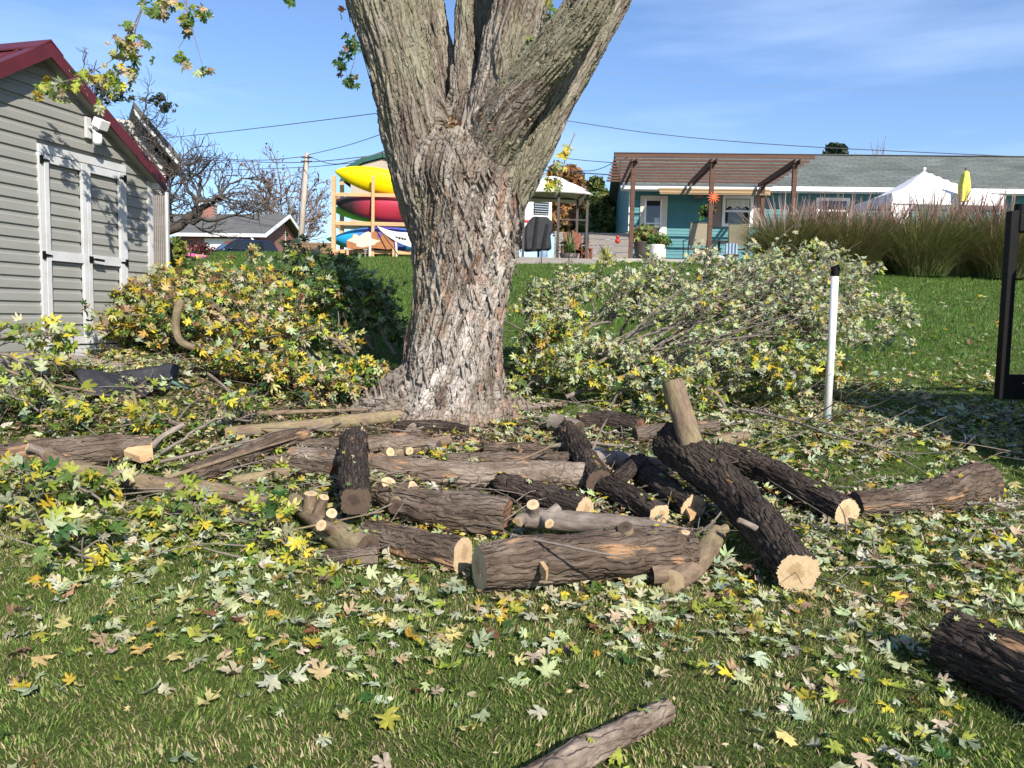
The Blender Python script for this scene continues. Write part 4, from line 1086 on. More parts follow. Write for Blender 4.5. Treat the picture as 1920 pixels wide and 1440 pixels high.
MB().tube([(x, FY - .105, z), (x, FY - .065, z)], .07, 16).build('disc', M_OR, su)
for i in range(12):
    a = i * math.pi / 6; MB().add([(x + .08 * math.cos(a - .2), FY - .09, z + .08 * math.sin(a - .2)), (x + .08 * math.cos(a + .2), FY - .09, z + .08 * math.sin(a + .2)), (x + .2 * math.cos(a), FY - .09, z + .2 * math.sin(a)), (x + .08 * math.cos(a), FY - .075, z + .08 * math.sin(a))], [(0, 1, 2), (1, 3, 2), (3, 0, 2), (1, 0, 3)]).build('sun_ray', M_OR, su)
ro = HF.root('red_ornament', 'small red round ornament hanging before the grey fence', 'ornament')
x, z = HF.pl(1158, 450, FY + .4); M_REDP = plain('red_gloss', (.45, .04, .025), .3)
MB().ball((x, FY + .4, z + .08), .055).build('upper_ball', M_REDP, ro, True); MB().ball((x, FY + .4, z - .03), .075).build('lower_ball', M_REDP, ro, True)
MB().tube([(x, FY + .4, z + .1), (x, FY + .4, pz1 + .055)], .004, 4).build('string', M_BLACK, ro)

# ================================================================== GREY FENCE, GAZEBO, GRILL, TRAILER, SMALL PLANTS
GF_ = Frame(P(1130, 470, 24.5), 0.0)
gf = GF_.root('grey_board_fence', 'low weathered grey board fence between gazebo and pergola', 'fence')
a0, zt = GF_.pl(1040, 434); a1, zb = GF_.pl(1178, 480)
for i in range(5):
    za = zb - .3 + (zt - zb + .3) * i / 5; MB().box(a0, a1, -.012, .012, za, za + (zt - zb + .3) / 5 - .012).build('board', M_GREYWOOD, gf)
for x in (a0 + .05, (a0 + a1) / 2, a1 - .05): MB().box(x - .045, x + .045, .013, .1, zb - .3, zt + .02).build('post', M_GREYWOOD, gf)
ZF = Frame(P(1040, 472, 21.0), 0.10)
zgr = gz(ZF.o.x, ZF.o.y) - ZF.o.z
gzb = ZF.root('grill_gazebo', 'small grill gazebo with curved pale canopy on dark metal posts', 'gazebo')
xa = ZF.pl(982, 400)[0]; xb = ZF.pl(1101, 400)[0]; zc = ZF.pl(1040, 356)[1]; zpk = ZF.pl(1045, 327)[1]
GDp = 1.5
for x in (xa, xb):
    for y in (0, GDp): MB().box(x - .03, x + .03, y - .03, y + .03, zgr, zc).build('post', M_DARKMETAL, gzb)
for y in (0, GDp): MB().bar((xa, y, zc), (xb, y, zc), .04).build('top_rail', M_DARKMETAL, gzb)
for x in (xa, xb): MB().bar((x, 0, zc), (x, GDp, zc), .04).build('top_rail', M_DARKMETAL, gzb)
M_CANV = plain('pale_canopy', (.66, .62, .58), .8)
def vault(x0, x1, y0, y1, z0, z1, th=.02):
    n = 16; m_ = 8; V = []; F = []
    for k in (0, 1):
        for i in range(n + 1):
            u = -1 + 2 * i / n
            for j in range(m_ + 1):
                v = -1 + 2 * j / m_
                V.append(((x0 + x1) / 2 + u * (x1 - x0) / 2, (y0 + y1) / 2 + v * (y1 - y0) / 2, z0 + (z1 - z0) * (1 - u * u) ** .7 * (1 - .85 * v * v) - .12 * v * v - k * th))
    o = (n + 1) * (m_ + 1)
    for i in range(n):
        for j in range(m_):
            a = i * (m_ + 1) + j; F.append((a, a + m_ + 1, a + m_ + 2, a + 1)); F.append((o + a + 1, o + a + m_ + 2, o + a + m_ + 1, o + a))
    return MB().add(V, F)
vault(xa - .12, xb + .12, -.2, GDp + .2, zc + .0, zpk - .02).build('canopy', M_CANV, gzb, True)
vault(xa + .45, xb - .45, .25, GDp - .25, zpk - .09, zpk + .08).build('canopy_vent', M_CANV, gzb, True)
xs_ = ZF.pl(1046, 440)[0]
MB().box(xs_ - .03, xs_ + .03, -.03, .03, zgr, zc).build('post', M_DARKMETAL, gzb)
for zz in (ZF.pl(1070, 412)[1],): MB().bar((xs_, 0, zz), (xb, 0, zz), .035).build('side_shelf_rail', M_DARKMETAL, gzb)
gl = ZF.root('covered_grill', 'barbecue grill under a fitted black cover inside the gazebo', 'grill')
x0 = ZF.pl(984, 440, .45)[0]; x1 = ZF.pl(1039, 440, .45)[0]; zt = ZF.pl(1010, 404, .45)[1]
M_COVER = mat('black_cover_fabric', (.014, .014, .017), (.02, .02, .024), 8, .6, .01, 6)
gp = [ZF.pl(a_, b_, .2) for a_, b_ in ((986, 470), (984, 440), (986, 424), (999, 405), (1027, 406), (1040, 420), (1038, 430), (1033, 442), (1035, 468))]
cv = MB(); cv.prism(gp, .2, .72, 'y'); cv = cv.build('cover', M_COVER, gl, bevel=.05)
for (xa_, za_), (xb_, zb_q) in (((gp[3][0] + .12, gp[3][1] - .02), (gp[1][0] + .25, gp[0][1])), ((gp[5][0] - .2, gp[4][1] - .2), (gp[7][0] - .22, gp[8][1]))):
    MB().add([(xa_ - .05, .2, za_), (xa_, .165, za_), (xa_ + .05, .2, za_), (xb_ - .07, .2, zb_q), (xb_, .15, zb_q), (xb_ + .07, .2, zb_q)], [(0, 3, 4, 1), (1, 4, 5, 2), (0, 1, 2), (3, 5, 4)]).build('fold', M_COVER, cv)
MB().tube([((x0 + x1) / 2 + .1, .18, zgr), ((x0 + x1) / 2 + .1, .18, zgr + .3)], .1, 14).build('gas_bottle', plain('blue_grey_tank', (.25, .33, .45), .4), gl)
tr = Frame(P(985, 470, 24.0), 0.25)
rv = tr.root('camper_trailer', 'white camper trailer with slatted side window behind the tree trunk', 'trailer')
x1 = tr.pl(1034, 400)[0]; zt = tr.pl(1010, 352)[1]; zb = tr.pl(1000, 452)[1]
c = MB(); siding_wall(c, x1 - 4, x1, zb, zt, .16); c.build('side_panel', M_WHITE, rv); MB().box(x1 - 4, x1, .03, 2.2, zb, zt).build('body', M_WHITE, rv, bevel=.1)
wx0 = tr.pl(1000, 400)[0]; wx1 = tr.pl(1028, 400)[0]; wz0 = tr.pl(1010, 402)[1]; wz1 = tr.pl(1010, 362)[1]
wo = MB().box(wx0, wx1, -.05, -.022, wz0, wz1).build('window', M_GLASS, rv)
for i in range(9): zz = wz0 + (wz1 - wz0) * i / 9; MB().box(wx0 + .02, wx1 - .02, -.065, -.052, zz + .01, zz + (wz1 - wz0) / 9 - .05).build('louvre', plain('blind_white', (.6, .66, .7), .5), wo)
MB().box(x1 - 3.9, x1 - .1, -.04, -.022, zb + .55, zb + .62).build('red_stripe', M_REDP, rv)
MB().tube([(x1 - 1.1, -.0, zb + .02), (x1 - 1.1, .22, zb + .02)], .33, 20).build('wheel', M_TYRE, rv)
MB().bar((x1 - .3, .3, zb), (x1 - .3, .3, zb - 1), .06).build('jack_stand', M_DARKMETAL, rv)
# timber edging
te = ZF.root('timber_edging', 'row of pale landscape timbers edging the gravel under the gazebo', 'edging')
ta0, tz = ZF.pl(962, 478, -.5); ta1, _ = ZF.pl(1118, 478, -.5)
for i in range(3):
    a = ta0 + (ta1 - ta0) * i / 3; MB().box(a + .01, a + (ta1 - ta0) / 3 - .01, -.56, -.42, zgr - .12, zgr + .07).build('timber', M_GREYWOOD, te, bevel=.01)
# red-brown chair and table
M_REDW = mat('red_brown_wood', (.20, .055, .03), (.15, .042, .025), 8, .7, .002, 40)
ac = ZF.root('garden_chair', 'red brown slatted garden chair under the gazebo', 'chair')
x, _ = ZF.pl(1076, 450, .5)
for i in range(5): MB().add([(x - .25 + i * .105, .62, zgr + .3), (x - .25 + i * .105 + .09, .62, zgr + .3), (x - .25 + i * .105 + .09, .85, zgr + .95 - .04 * abs(i - 2)), (x - .25 + i * .105, .85, zgr + .95 - .04 * abs(i - 2)), (x - .25 + i * .105, .64, zgr + .3), (x - .25 + i * .105 + .09, .64, zgr + .3), (x - .25 + i * .105 + .09, .87, zgr + .95 - .04 * abs(i - 2)), (x - .25 + i * .105, .87, zgr + .95 - .04 * abs(i - 2))], [(0, 1, 2, 3), (7, 6, 5, 4), (0, 4, 5, 1), (3, 2, 6, 7), (0, 3, 7, 4), (1, 5, 6, 2)]).build('back_slat', M_REDW, ac)
for i in range(4): MB().box(x - .26, x + .26, .12 + i * .125, .12 + i * .125 + .11, zgr + .34 - i * .015, zgr + .36 - i * .015).build('seat_slat', M_REDW, ac)
for s_ in (-.3, .3):
    MB().box(x + s_ - .03, x + s_ + .03, .1, .18, zgr, zgr + .55).build('leg', M_REDW, ac); MB().box(x + s_ - .03, x + s_ + .03, .6, .68, zgr, zgr + .5).build('leg', M_REDW, ac); MB().box(x + s_ - .06, x + s_ + .06, .05, .75, zgr + .55, zgr + .575).build('armrest', M_REDW, ac)
st = ZF.root('side_table', 'small red brown wooden side table at the gazebo corner', 'table')
x, _ = ZF.pl(1101, 460, .1)
MB().box(x - .16, x + .16, .1, .4, zgr + .38, zgr + .41).build('tabletop', M_REDW, st)
for a in (-.13, .13):
    for b_ in (.13, .37): MB().bar((x + a, b_, zgr), (x + a, b_, zgr + .38), .04).build('leg', M_REDW, st)
# spiky plants
def spiky(name, label, p, n, L, w_, pal, seed, pot=None, upr=.5):
    g = np.random.default_rng(seed); root = thing(name, label, 'plant', p)
    z0 = 0
    if pot: MB().lathe((0, 0, 0), [(pot * .7, 0), (pot, pot * .9), (pot * .93, pot * .9)], 16).build('pot', M_POTG, root, True); z0 = pot * .9
    V = []; F = []; C = []
    for i in range(n):
        a = g.uniform(0, 6.28); e = g.uniform(upr, 1.45); l = L * g.uniform(.7, 1.1); pts = []
        for q in range(5):
            f = q / 4; d = l * f; ee = e - .9 * f * f * (1.5 - e)
            pts.append(Vector((math.cos(a) * d * math.cos(ee), math.sin(a) * d * math.cos(ee), z0 + d * math.sin(ee))))
        sd_ = Vector((-math.sin(a), math.cos(a), 0)); k = len(V); c = np.array(pal[g.integers(0, len(pal))]) * g.uniform(.8, 1.2)
        for q, p_ in enumerate(pts):
            ww = w_ * (1 - (q / 4) ** 2) + .001; V += [p_ - sd_ * ww, p_ + sd_ * ww]; C += [c, c]
        for q in range(4): F.append((k + 2 * q, k + 2 * q + 1, k + 2 * q + 3, k + 2 * q + 2))
    link('blades', mesh('blades', V, F, M_LEAFBED, cols={'lc': np.array(C)}), root, False)
    return root
pq = ZF.o + ZF.x * ZF.pl(1067, 470, -.1)[0] + ZF.y * -.1; pq.z = gz(pq.x, pq.y)
spiky('potted_dracaena', 'spiky green plant in a dark pot beside the covered grill', pq, 60, .75, .016, [(.06, .12, .03), (.10, .17, .05), (.22, .24, .10)], 51, .26, .5)
pq = P(1137, 478, 21.2); pq.z = gz(pq.x, pq.y)
spiky('yucca_plant', 'low yellow variegated yucca at the lawn edge beside the pergola', pq, 90, .62, .02, [(.55, .48, .12), (.40, .42, .10), (.20, .28, .06)], 52, None, .12)

# ================================================================== TENT AND UMBRELLA
TF_ = Frame(P(1765, 480, 22.6), 0.0)
tn = TF_.root('canopy_tent', 'white peaked canopy tent behind the tall grasses', 'tent')
tx0 = TF_.pl(1664, 360, .3)[0]; tx1 = TF_.pl(1874, 360, .3)[0]; tzp = TF_.pl(1766, 320, 1.4)[1]; tze = TF_.pl(1765, 366, .1)[1]; tg = gz(TF_.o.x, TF_.o.y) - TF_.o.z
TD = 2.9; n = 20; V = []; F = []
cxm = (tx0 + tx1) / 2
for i in range(n + 1):
    u = -1 + 2 * i / n
    for j in range(n + 1):
        v = -1 + 2 * j / n; r_ = max(abs(u), abs(v))
        V.append((cxm + u * (tx1 - tx0) / 2, TD / 2 + v * TD / 2, tze + (tzp - tze) * (1 - r_) ** 1.25 + .03 * math.cos(u * 6) * (r_)))
F = [(i * (n + 1) + j, (i + 1) * (n + 1) + j, (i + 1) * (n + 1) + j + 1, i * (n + 1) + j + 1) for i in range(n) for j in range(n)]
M_TENT = plain('white_tent_fabric', (.78, .76, .77), .8, .95)
MB().add(V, F).build('roof', M_TENT, tn)
for (xa_, xb_, ya, yb) in ((tx0, tx1, -.01, .0), (tx0 - .01, tx0, 0, TD), (tx1, tx1 + .01, 0, TD)): MB().box(xa_, xb_, ya, yb, tze - .28, tze + .02).build('valance', M_TENT, tn)
MB().add([(tx0 - .01, .02, tze - .2), (tx0 + .7, .02, tze - .2), (tx0 + .06, .3, tg), (tx0 - .05, .1, tg)], [(0, 1, 2, 3)]).build('tied_drape', M_TENT, tn)
for x in (tx0 + .03, tx1 - .03):
    for y in (.03, TD - .03): MB().bar((x, y, tg), (x, y, tze), .04).build('pole', M_WHITE, tn)
MB().ball((cxm, TD / 2, tzp + .05), .05).build('finial', M_WHITE, tn)
uf = Frame(P(1810, 480, 22.4), 0.0)
um = uf.root('folded_umbrella', 'closed yellow garden umbrella beside the white tent', 'umbrella')
ux, uz = uf.pl(1811, 320); ub = uf.pl(1811, 378)[1]; ug = gz(uf.o.x, uf.o.y) - uf.o.z
V = []; nn = 20; prof = [(0.02, 0), (.07, .06), (.10, .25), (.14, .5), (.12, .75), (.085, .9), (.10, 1.0)]
for r_, f in prof:
    for i in range(nn):
        a = 2 * math.pi * i / nn; rr_ = r_ * (1 + .35 * math.sin(5 * a + 2 * f)); V.append((ux + rr_ * math.cos(a), rr_ * math.sin(a), uz - (uz - ub) * f))
MB().add(V, [(j * nn + i, (j + 1) * nn + i, (j + 1) * nn + (i + 1) % nn, j * nn + (i + 1) % nn) for j in range(len(prof) - 1) for i in range(nn)]).build('canopy', plain('yellow_green_fabric', (.62, .60, .12), .8), um, True)
MB().bar((ux, 0, ug), (ux, 0, uz + .08), .04).build('pole', M_DARKMETAL, um); MB().lathe((ux, 0, ug), [(.25, 0), (.25, .05), (.05, .1)], 16).build('base', M_BLACK, um)
# ================================================================== BRANCHING TREES
def grow(root, d0, L, r, levels, seed, kids=(3, 4), ang=(25, 55), ratio=.68, wob=.18, up=.12, tipr=.004):
    """list of (polyline, radii) for a bare branch system"""
    g = np.random.default_rng(seed); out = []
    def rec(p, d, L, r, lev):
        n = 6; pts = [p.copy()]; q = p.copy(); dd = d.copy()
        for i in range(n):
            dd = dd + g.normal(size=3) * wob + np.array([0, 0, up * .3]); dd /= np.linalg.norm(dd)
            q = q + dd * L / n; pts.append(q.copy())
        rr = np.linspace(r, r * .55, n + 1) if lev > 0 else np.linspace(r, tipr, n + 1)
        out.append((np.array(pts), rr, lev))
        if lev == 0: return
        k = g.integers(kids[0], kids[1] + 1)
        for j in range(k):
            f = g.uniform(.35, 1.0) if j else 1.0; i = int(f * n)
            base = pts[i]; ax = g.normal(size=3); ax -= dd * ax.dot(dd); ax /= np.linalg.norm(ax)
            a = math.radians(g.uniform(*ang)) * (.5 if j == 0 else 1)
            nd = dd * math.cos(a) + ax * math.sin(a); nd[2] += up; nd /= np.linalg.norm(nd)
            rec(base, nd, L * ratio * g.uniform(.75, 1.15), max(r * (.62 if j else .72), tipr), lev - 1)
    rec(np.array(root, float), np.array(d0, float) / np.linalg.norm(d0), L, r, levels)
    return out
def branches_mesh(polys, sides=lambda lev: 5 if lev > 1 else 3):
    Vs = []; Fs = []; n = 0
    for pts, rr, lev in polys:
        V, F = tube_vf(pts, rr, sides(lev)); Vs.append(V); Fs += [tuple(f + n) for f in F]; n += len(V)
    return np.vstack(Vs), np.array(Fs)
M_DARKTWIG = mat('dark_bare_branch', (.060, .048, .042), (.09, .075, .065), 10, .9)
M_GREYTWIG = mat('grey_bare_branch', (.16, .125, .11), (.20, .165, .145), 10, .9)
def bare_tree(name, label, p, d0, L, r, levels, seed, m, **kw):
    root = thing(name, label, 'tree', p)
    pl_ = grow((0, 0, 0), d0, L, r, levels, seed, **kw)
    V, F = branches_mesh(pl_[:1], lambda l: 9); link('trunk', mesh('trunk', V, F, m, True), root, False)
    V, F = branches_mesh(pl_[1:]); link('branches', mesh('branches', V, F, m, True), root, False)
    return root, pl_
# bare crooked tree between shed and garage
bt = P(268, 452, 13.0)
bt_root = thing('bare_fruit_tree', 'crooked bare dark tree leaning out from behind the shed', 'tree', Vector((bt.x, bt.y, gz(bt.x, bt.y))))
o_ = np.array(bt_root.location)
def wp(px, py, Y): return np.array(P(px, py, Y)) - o_
main = spline([tuple(wp(225, 520, 13.2)) + (.16,), tuple(wp(268, 462, 13.0)) + (.12,), tuple(wp(300, 436, 13.0)) + (.10,), tuple(wp(335, 424, 13.0)) + (.085,), tuple(wp(358, 402, 13.0)) + (.07,)], 24)
V, F = tube_vf(main[:, :3], main[:, 3], 10); link('trunk', mesh('trunk', V, F, M_DARKTWIG, True), bt_root, False)
polys = []
for k, (a, b_, c, r_) in enumerate([((358, 402), (375, 375), (374, 330), .055), ((350, 412), (385, 392), (430, 345), .05), ((340, 420), (385, 412), (455, 405), .042), ((322, 430), (318, 395), (322, 340), .035), ((360, 400), (400, 372), (440, 370), .04), ((300, 436), (308, 405), (300, 372), .03), ((370, 380), (345, 345), (335, 312), .035)]):
    s_ = spline([tuple(wp(*a, 13.0)) + (r_,), tuple(wp(*b_, 13.0 + .3 * math.sin(k * 2))) + (r_ * .75,), tuple(wp(*c, 13 + .6 * math.sin(k * 2))) + (r_ * .4,)], 12)
    s_[1:-1, :3] += rng.normal(size=(10, 3)) * .02
    polys.append((s_[:, :3], s_[:, 3], 2))
    for q in range(9):
        i = rng.integers(3, 12); d = s_[min(i, 11), :3] - s_[i - 1, :3]; d /= np.linalg.norm(d) ; d = d + rng.normal(size=3) * .55 + np.array([0, 0, .15])
        polys += grow(s_[min(i, 11), :3], d, rng.uniform(.25, .5), .014, 2, 200 + k * 20 + q, (3, 4), (20, 50), .75, .22, .05, .0035)
V, F = branches_mesh(polys); link('branches', mesh('branches', V, F, M_DARKTWIG, True), bt_root, False)
# vines and shrub against the neighbour gable
vp = P(258, 300, 14.0)
vroot = thing('climbing_vine', 'tangled bare climbing vine on the neighbour house gable', 'vine', Vector((vp.x, vp.y, gz(vp.x, vp.y))))
o_ = np.array(vroot.location); polys = []
for k, (px, py) in enumerate([(170, 190), (205, 220), (230, 250), (262, 270), (285, 290), (250, 220), (280, 230), (300, 320), (305, 370), (192, 150), (295, 420)]):
    polys += grow(np.array(P(px, py + 25, 14.0)) - o_, (.2, 0, .6), .45, .015, 3, 300 + k, (3, 4), (25, 60), .75, .3, .06, .004)
polys.append((spline([tuple(np.array(P(318, 500, 14.2)) - o_), tuple(np.array(P(300, 330, 14.0)) - o_), tuple(np.array(P(240, 250, 14.0)) - o_), tuple(np.array(P(160, 175, 14)) - o_)], 20), np.linspace(.03, .01, 20), 2))
V, F = branches_mesh(polys); link('stem', mesh('stem', V, F, M_DARKTWIG, True), vroot, False)
bl = [tuple(np.array(P(px, py, 14.0)) - o_) + (.22, .15, .15) for px, py in ((292, 183), (310, 200), (175, 145), (192, 165), (205, 182), (230, 178))]
V, F, C = leaf_cloud(bl, 260, .07, [(.03, .05, .03), (.05, .08, .03), (.06, .05, .05)], 61, .2); link('foliage', mesh('foliage', V, F, M_LEAFBED, cols={'lc': C}), vroot, False)
# hazy bare trees beyond the garage
for k, (px, py, Y, L, sd) in enumerate([(515, 470, 62, 3.6, 71), (585, 470, 66, 3.4, 72), (470, 470, 70, 3.0, 73), (545, 470, 75, 3.8, 74)]):
    p = P(px, py, Y); p.z = gz(p.x, p.y)
    root, pl_ = bare_tree('bare_tree', ['wide bare tree with a few brown leaves behind the garage roof', 'bare tree rising behind the utility pole', 'small bare tree above the garage chimney', 'tall bare tree furthest beyond the garage'][k], p, (0, 0, 1), L, .2, 5, sd, M_GREYTWIG, kids=(3, 4), ang=(25, 60), ratio=.70, wob=.13, up=.08, tipr=.010)
    if k < 2:
        tips = [q[0][-1] for q in pl_ if q[2] == 0]; sel = [tips[i] for i in range(0, len(tips), 3)]
        V, F, C = leaf_cloud([tuple(t_) + (.3, .3, .3) for t_ in sel], 500, .14, [(.16, .07, .03), (.2, .1, .04)], 80 + k, .1); link('foliage', mesh('foliage', V, F, M_LEAFBED, cols={'lc': C}), root, False)
p = P(1660, 300, 42); p.z = 3.1; bare_tree('bare_tree', 'thin bare treetop showing over the teal house ridge', p, (0, 0, 1), 4.0, .06, 3, 75, M_GREYTWIG, kids=(4, 6), ang=(12, 30), ratio=.62, wob=.06, up=.3, tipr=.012)
# leafy trees
def leafy_tree(name, label, px, pyb, Y, blobs, n, size, pal, seed, trunk_r=.18):
    p = P(px, pyb, Y); p.z = gz(p.x, p.y); root = thing(name, label, 'tree', p); o_ = np.array(p)
    bl = []
    for (bx, by, wx, wz) in blobs:
        c = np.array(P(bx, by, Y)) - o_; bl.append((c[0], c[1], c[2], wx / FPX * Y, wx / FPX * Y * .8, wz / FPX * Y))
    V, F, C = leaf_cloud(bl, n, size, pal, seed, .45); link('crown', mesh('crown', V, F, M_LEAFBED, cols={'lc': C}), root, False)
    pol = [(spline([(0, 0, -.2), (.1, 0, 1.2), (bl[0][0] * .6, 0, bl[0][2])], 12), np.linspace(trunk_r, .06, 12), 2)]
    for q in bl: pol.append((spline([(.05, 0, 1.0), (q[0] * .6, q[1] * .6, q[2] * .7), (q[0], q[1], q[2])], 10), np.linspace(trunk_r * .5, .03, 10), 1))
    V, F = branches_mesh(pol, lambda l: 7); link('trunk', mesh('trunk', V, F, M_DARKTWIG, True), root, False)
leafy_tree('autumn_tree', 'round tree with rusty orange autumn leaves behind the gazebo', 1065, 480, 36, [(1070, 335, 24, 26), (1045, 360, 26, 30), (1085, 372, 26, 34), (1060, 415, 34, 30), (1095, 420, 20, 30), (1040, 325, 14, 18)], 5200, .20, [(.24, .10, .035), (.30, .14, .04), (.17, .08, .035), (.13, .11, .035), (.34, .20, .06)], 91)
leafy_tree('green_tree', 'green conical tree turning yellow beside the rusty orange tree', 1125, 480, 34, [(1118, 348, 16, 18), (1122, 378, 24, 28), (1138, 412, 26, 30), (1108, 425, 26, 30), (1155, 428, 14, 18)], 4600, .18, [(.055, .10, .02), (.08, .13, .025), (.11, .15, .03), (.20, .17, .04), (.04, .075, .02)], 92)
leafy_tree('dark_conifer', 'dark evergreen treetop showing over the teal house ridge', 1567, 480, 45, [(1567, 283, 20, 14), (1565, 300, 24, 20)], 1400, .26, [(.018, .035, .015), (.025, .045, .018)], 93)
def shrub(name, label, px, py, Y, w_, h_, n, size, pal, seed):
    p = P(px, py, Y); p.z = gz(p.x, p.y); root = thing(name, label, 'shrub', p)
    V, F, C = leaf_cloud([(0, 0, h_ * .5, w_, w_ * .8, h_ * .5), (w_ * .5, 0, h_ * .35, w_ * .6, w_ * .5, h_ * .35)], n, size, pal, seed); link('foliage', mesh('foliage', V, F, M_LEAFBED, cols={'lc': C}), root, False)
    st = MB()
    for q in range(6): a = q * 1.05; st.tube([(0, 0, -.03), (.1 * math.cos(a), .1 * math.sin(a), h_ * .4), (.35 * w_ * math.cos(a), .35 * w_ * math.sin(a), h_ * .8)], .012, 5)
    st.build('stem', M_DARKTWIG, root)
shrub('yellow_green_shrub', 'small yellow green shrub beside the plank screen', 325, 470, 18, .32, .75, 420, .09, [(.16, .20, .03), (.24, .24, .05), (.10, .15, .03)], 94)
shrub('red_shrub', 'low dark red shrub at the lawn crest below the railing', 378, 492, 21, .35, .35, 220, .06, [(.10, .02, .02), (.06, .02, .02)], 95)

# ================================================================== TALL ORNAMENTAL GRASSES
M_GRASSB = mat('grass_blade_dummy', (.1, .1, .05))
def miscanthus(label, px, pyb, Y, hw, H, seed, tint):
    p = P(px, pyb, Y); p.z = gz(p.x, p.y); root = thing('ornamental_grass', label, 'grass clump', p, group='tall plumed grass clumps along the lawn edge'); root['kind'] = 'thing'
    g = np.random.default_rng(seed)
    def blades(n, L0, L1, w0, spread, pal, droop, tall=False):
        V = []; F = []; C = []
        a = g.uniform(0, 6.283, n); br = np.sqrt(g.random(n)) * hw * .62; bx = br * np.cos(a); by = br * np.sin(a) * .7
        lean = (br / hw) * spread * 1.5 + g.normal(size=n) * .14; la = a + g.normal(size=n) * .5
        L = g.uniform(L0, L1, n) * (1.05 - .3 * (br / hw) ** 2); m_ = 5
        for q in range(n):
            dx, dy = math.cos(la[q]) * lean[q], math.sin(la[q]) * lean[q]; k = len(V)
            c = np.array(pal[g.integers(0, len(pal))]) * g.uniform(.65, 1.3)
            sa = g.uniform(0, 3.14); sx, sy = math.cos(sa), math.sin(sa) * .5
            for i in range(m_):
                f = i / (m_ - 1); ll = L[q] * f
                x = bx[q] + dx * ll * (.6 + droop * f); y = by[q] + dy * ll * (.6 + droop * f) - .0; z = ll * (1 - .38 * min(abs(lean[q]) * droop, 1) * f * f)
                ww = w0 * (1 - .85 * f) if not tall else w0 * (.35 + (1.6 if f > .7 else 0) * (1 - f) / .3)
                cc_ = c if tall else c * (1 - .75 * (1 - f) ** 1.5) + np.array([.065, .115, .028]) * .75 * (1 - f) ** 1.5; V += [(x - sx * ww, y - sy * ww, z), (x + sx * ww, y + sy * ww, z)]; C += [cc_, cc_]
            for i in range(m_ - 1): F.append((k + 2 * i, k + 2 * i + 1, k + 2 * i + 3, k + 2 * i + 2))
        return V, F, C
    V, F, C = blades(2600, H * .55, H * 1.0, .011, .55, [tuple(np.array(c) * tint) for c in ((.15, .17, .045), (.21, .19, .06), (.11, .145, .04), (.26, .19, .085), (.075, .105, .03))], 1.25)
    link('blades', mesh('blades', V, F, M_LEAFBED, cols={'lc': np.array(C)}), root, False)
    V, F, C = blades(600, H * .35, H * .6, .010, .8, [(.26, .17, .09), (.20, .12, .06), (.12, .09, .04)], 1.1)
    link('dry_blades', mesh('dry_blades', V, F, M_LEAFBED, cols={'lc': np.array(C)}), root, False)
    V, F, C = blades(95, H * .95, H * 1.2, .010, .42, [(.24, .13, .11), (.17, .085, .075), (.33, .22, .19)], .5, True)
    link('plumes', mesh('plumes', V, F, M_LEAFBED, cols={'lc': np.array(C)}), root, False)
for k, (px, pyb, Y, hw, H) in enumerate([(1478, 488, 20.0, .80, 1.55), (1535, 492, 20.4, .62, 1.5), (1592, 496, 19.8, .85, 1.6), (1655, 498, 20.2, .66, 1.5), (1728, 502, 19.6, .95, 1.75), (1806, 505, 19.8, .75, 1.7), (1880, 507, 19.3, .9, 1.7), (1955, 509, 19.4, .8, 1.6)]):
    H *= 1.1; miscanthus(('first', 'second', 'third', 'fourth', 'fifth', 'sixth', 'seventh', 'eighth')[k] + ' tall olive brown plumed grass clump counting from the pergola', px, pyb, Y, hw, H, 400 + k, (1.0, .95 + .1 * math.sin(k * 2), 1.0))

# ================================================================== UTILITY POLE AND WIRES
M_POLE = mat('weathered_pole', (.42, .36, .30), (.33, .28, .23), 6, .85, .004, 30, (2, 2, .3))
up0 = P(560, 490, 42); up0.z = gz(up0.x, up0.y) - .3; up1 = P(576, 287, 42)
upo = thing('utility_pole', 'leaning weathered utility pole beside the brick garage', 'pole', up0)
m_ = MB(); m_.tube([tuple(up0), tuple((up0 + up1) / 2), tuple(up1)], [.16, .14, .12], 12); m_.build('shaft', M_POLE, upo, True, local=False)
it = MB()
for dz in (-.25, -.45): it.bar(up1 + Vector((-.3, -.1, dz)), up1 + Vector((.3, -.1, dz)), .06)
it.build('bracket', M_DARKMETAL, upo, local=False)
co = MB(); co.tube([tuple(up1 + Vector((-.1, -.16, -.4))), tuple((up0 + up1) / 2 + Vector((-.12, -.16, .6))), tuple((up0 + up1) / 2 + Vector((-.14, -.18, -.8)))], .025, 6); co.build('conduit', M_DARKMETAL, upo, local=False)
wires = [((-100, 292, 60), (300, 260, 48), (718, 211, 36), (760, 200, 34)), ((300, 286, 46), (420, 298, 44), (500, 300, 43), (575, 293, 42)), ((576, 291, 42), (660, 270, 38), (745, 240, 34), (800, 215, 30)),
 ((306, 296, 50), (440, 302, 45), (576, 304, 42), (760, 285, 36)), ((330, 322, 50), (560, 314, 44), (740, 303, 38), (1180, 330, 27)), ((576, 292, 42), (620, 307, 38), (665, 301, 35), (745, 275, 31)),
 ((1060, 226, 40), (1240, 252, 37), (1500, 274, 34), (1960, 296, 30)), ((1060, 297, 38), (1110, 302, 36), (1165, 306, 30), (1200, 308, 28)), ((1060, 318, 38), (1110, 320, 35), (1150, 306, 31), (1185, 292, 27)), ((270, 176, 60), (480, 156, 60), (720, 132, 60), (1000, 110, 60)), ((1000, 120, 70), (1200, 142, 70), (1450, 163, 70), (2000, 180, 70))]
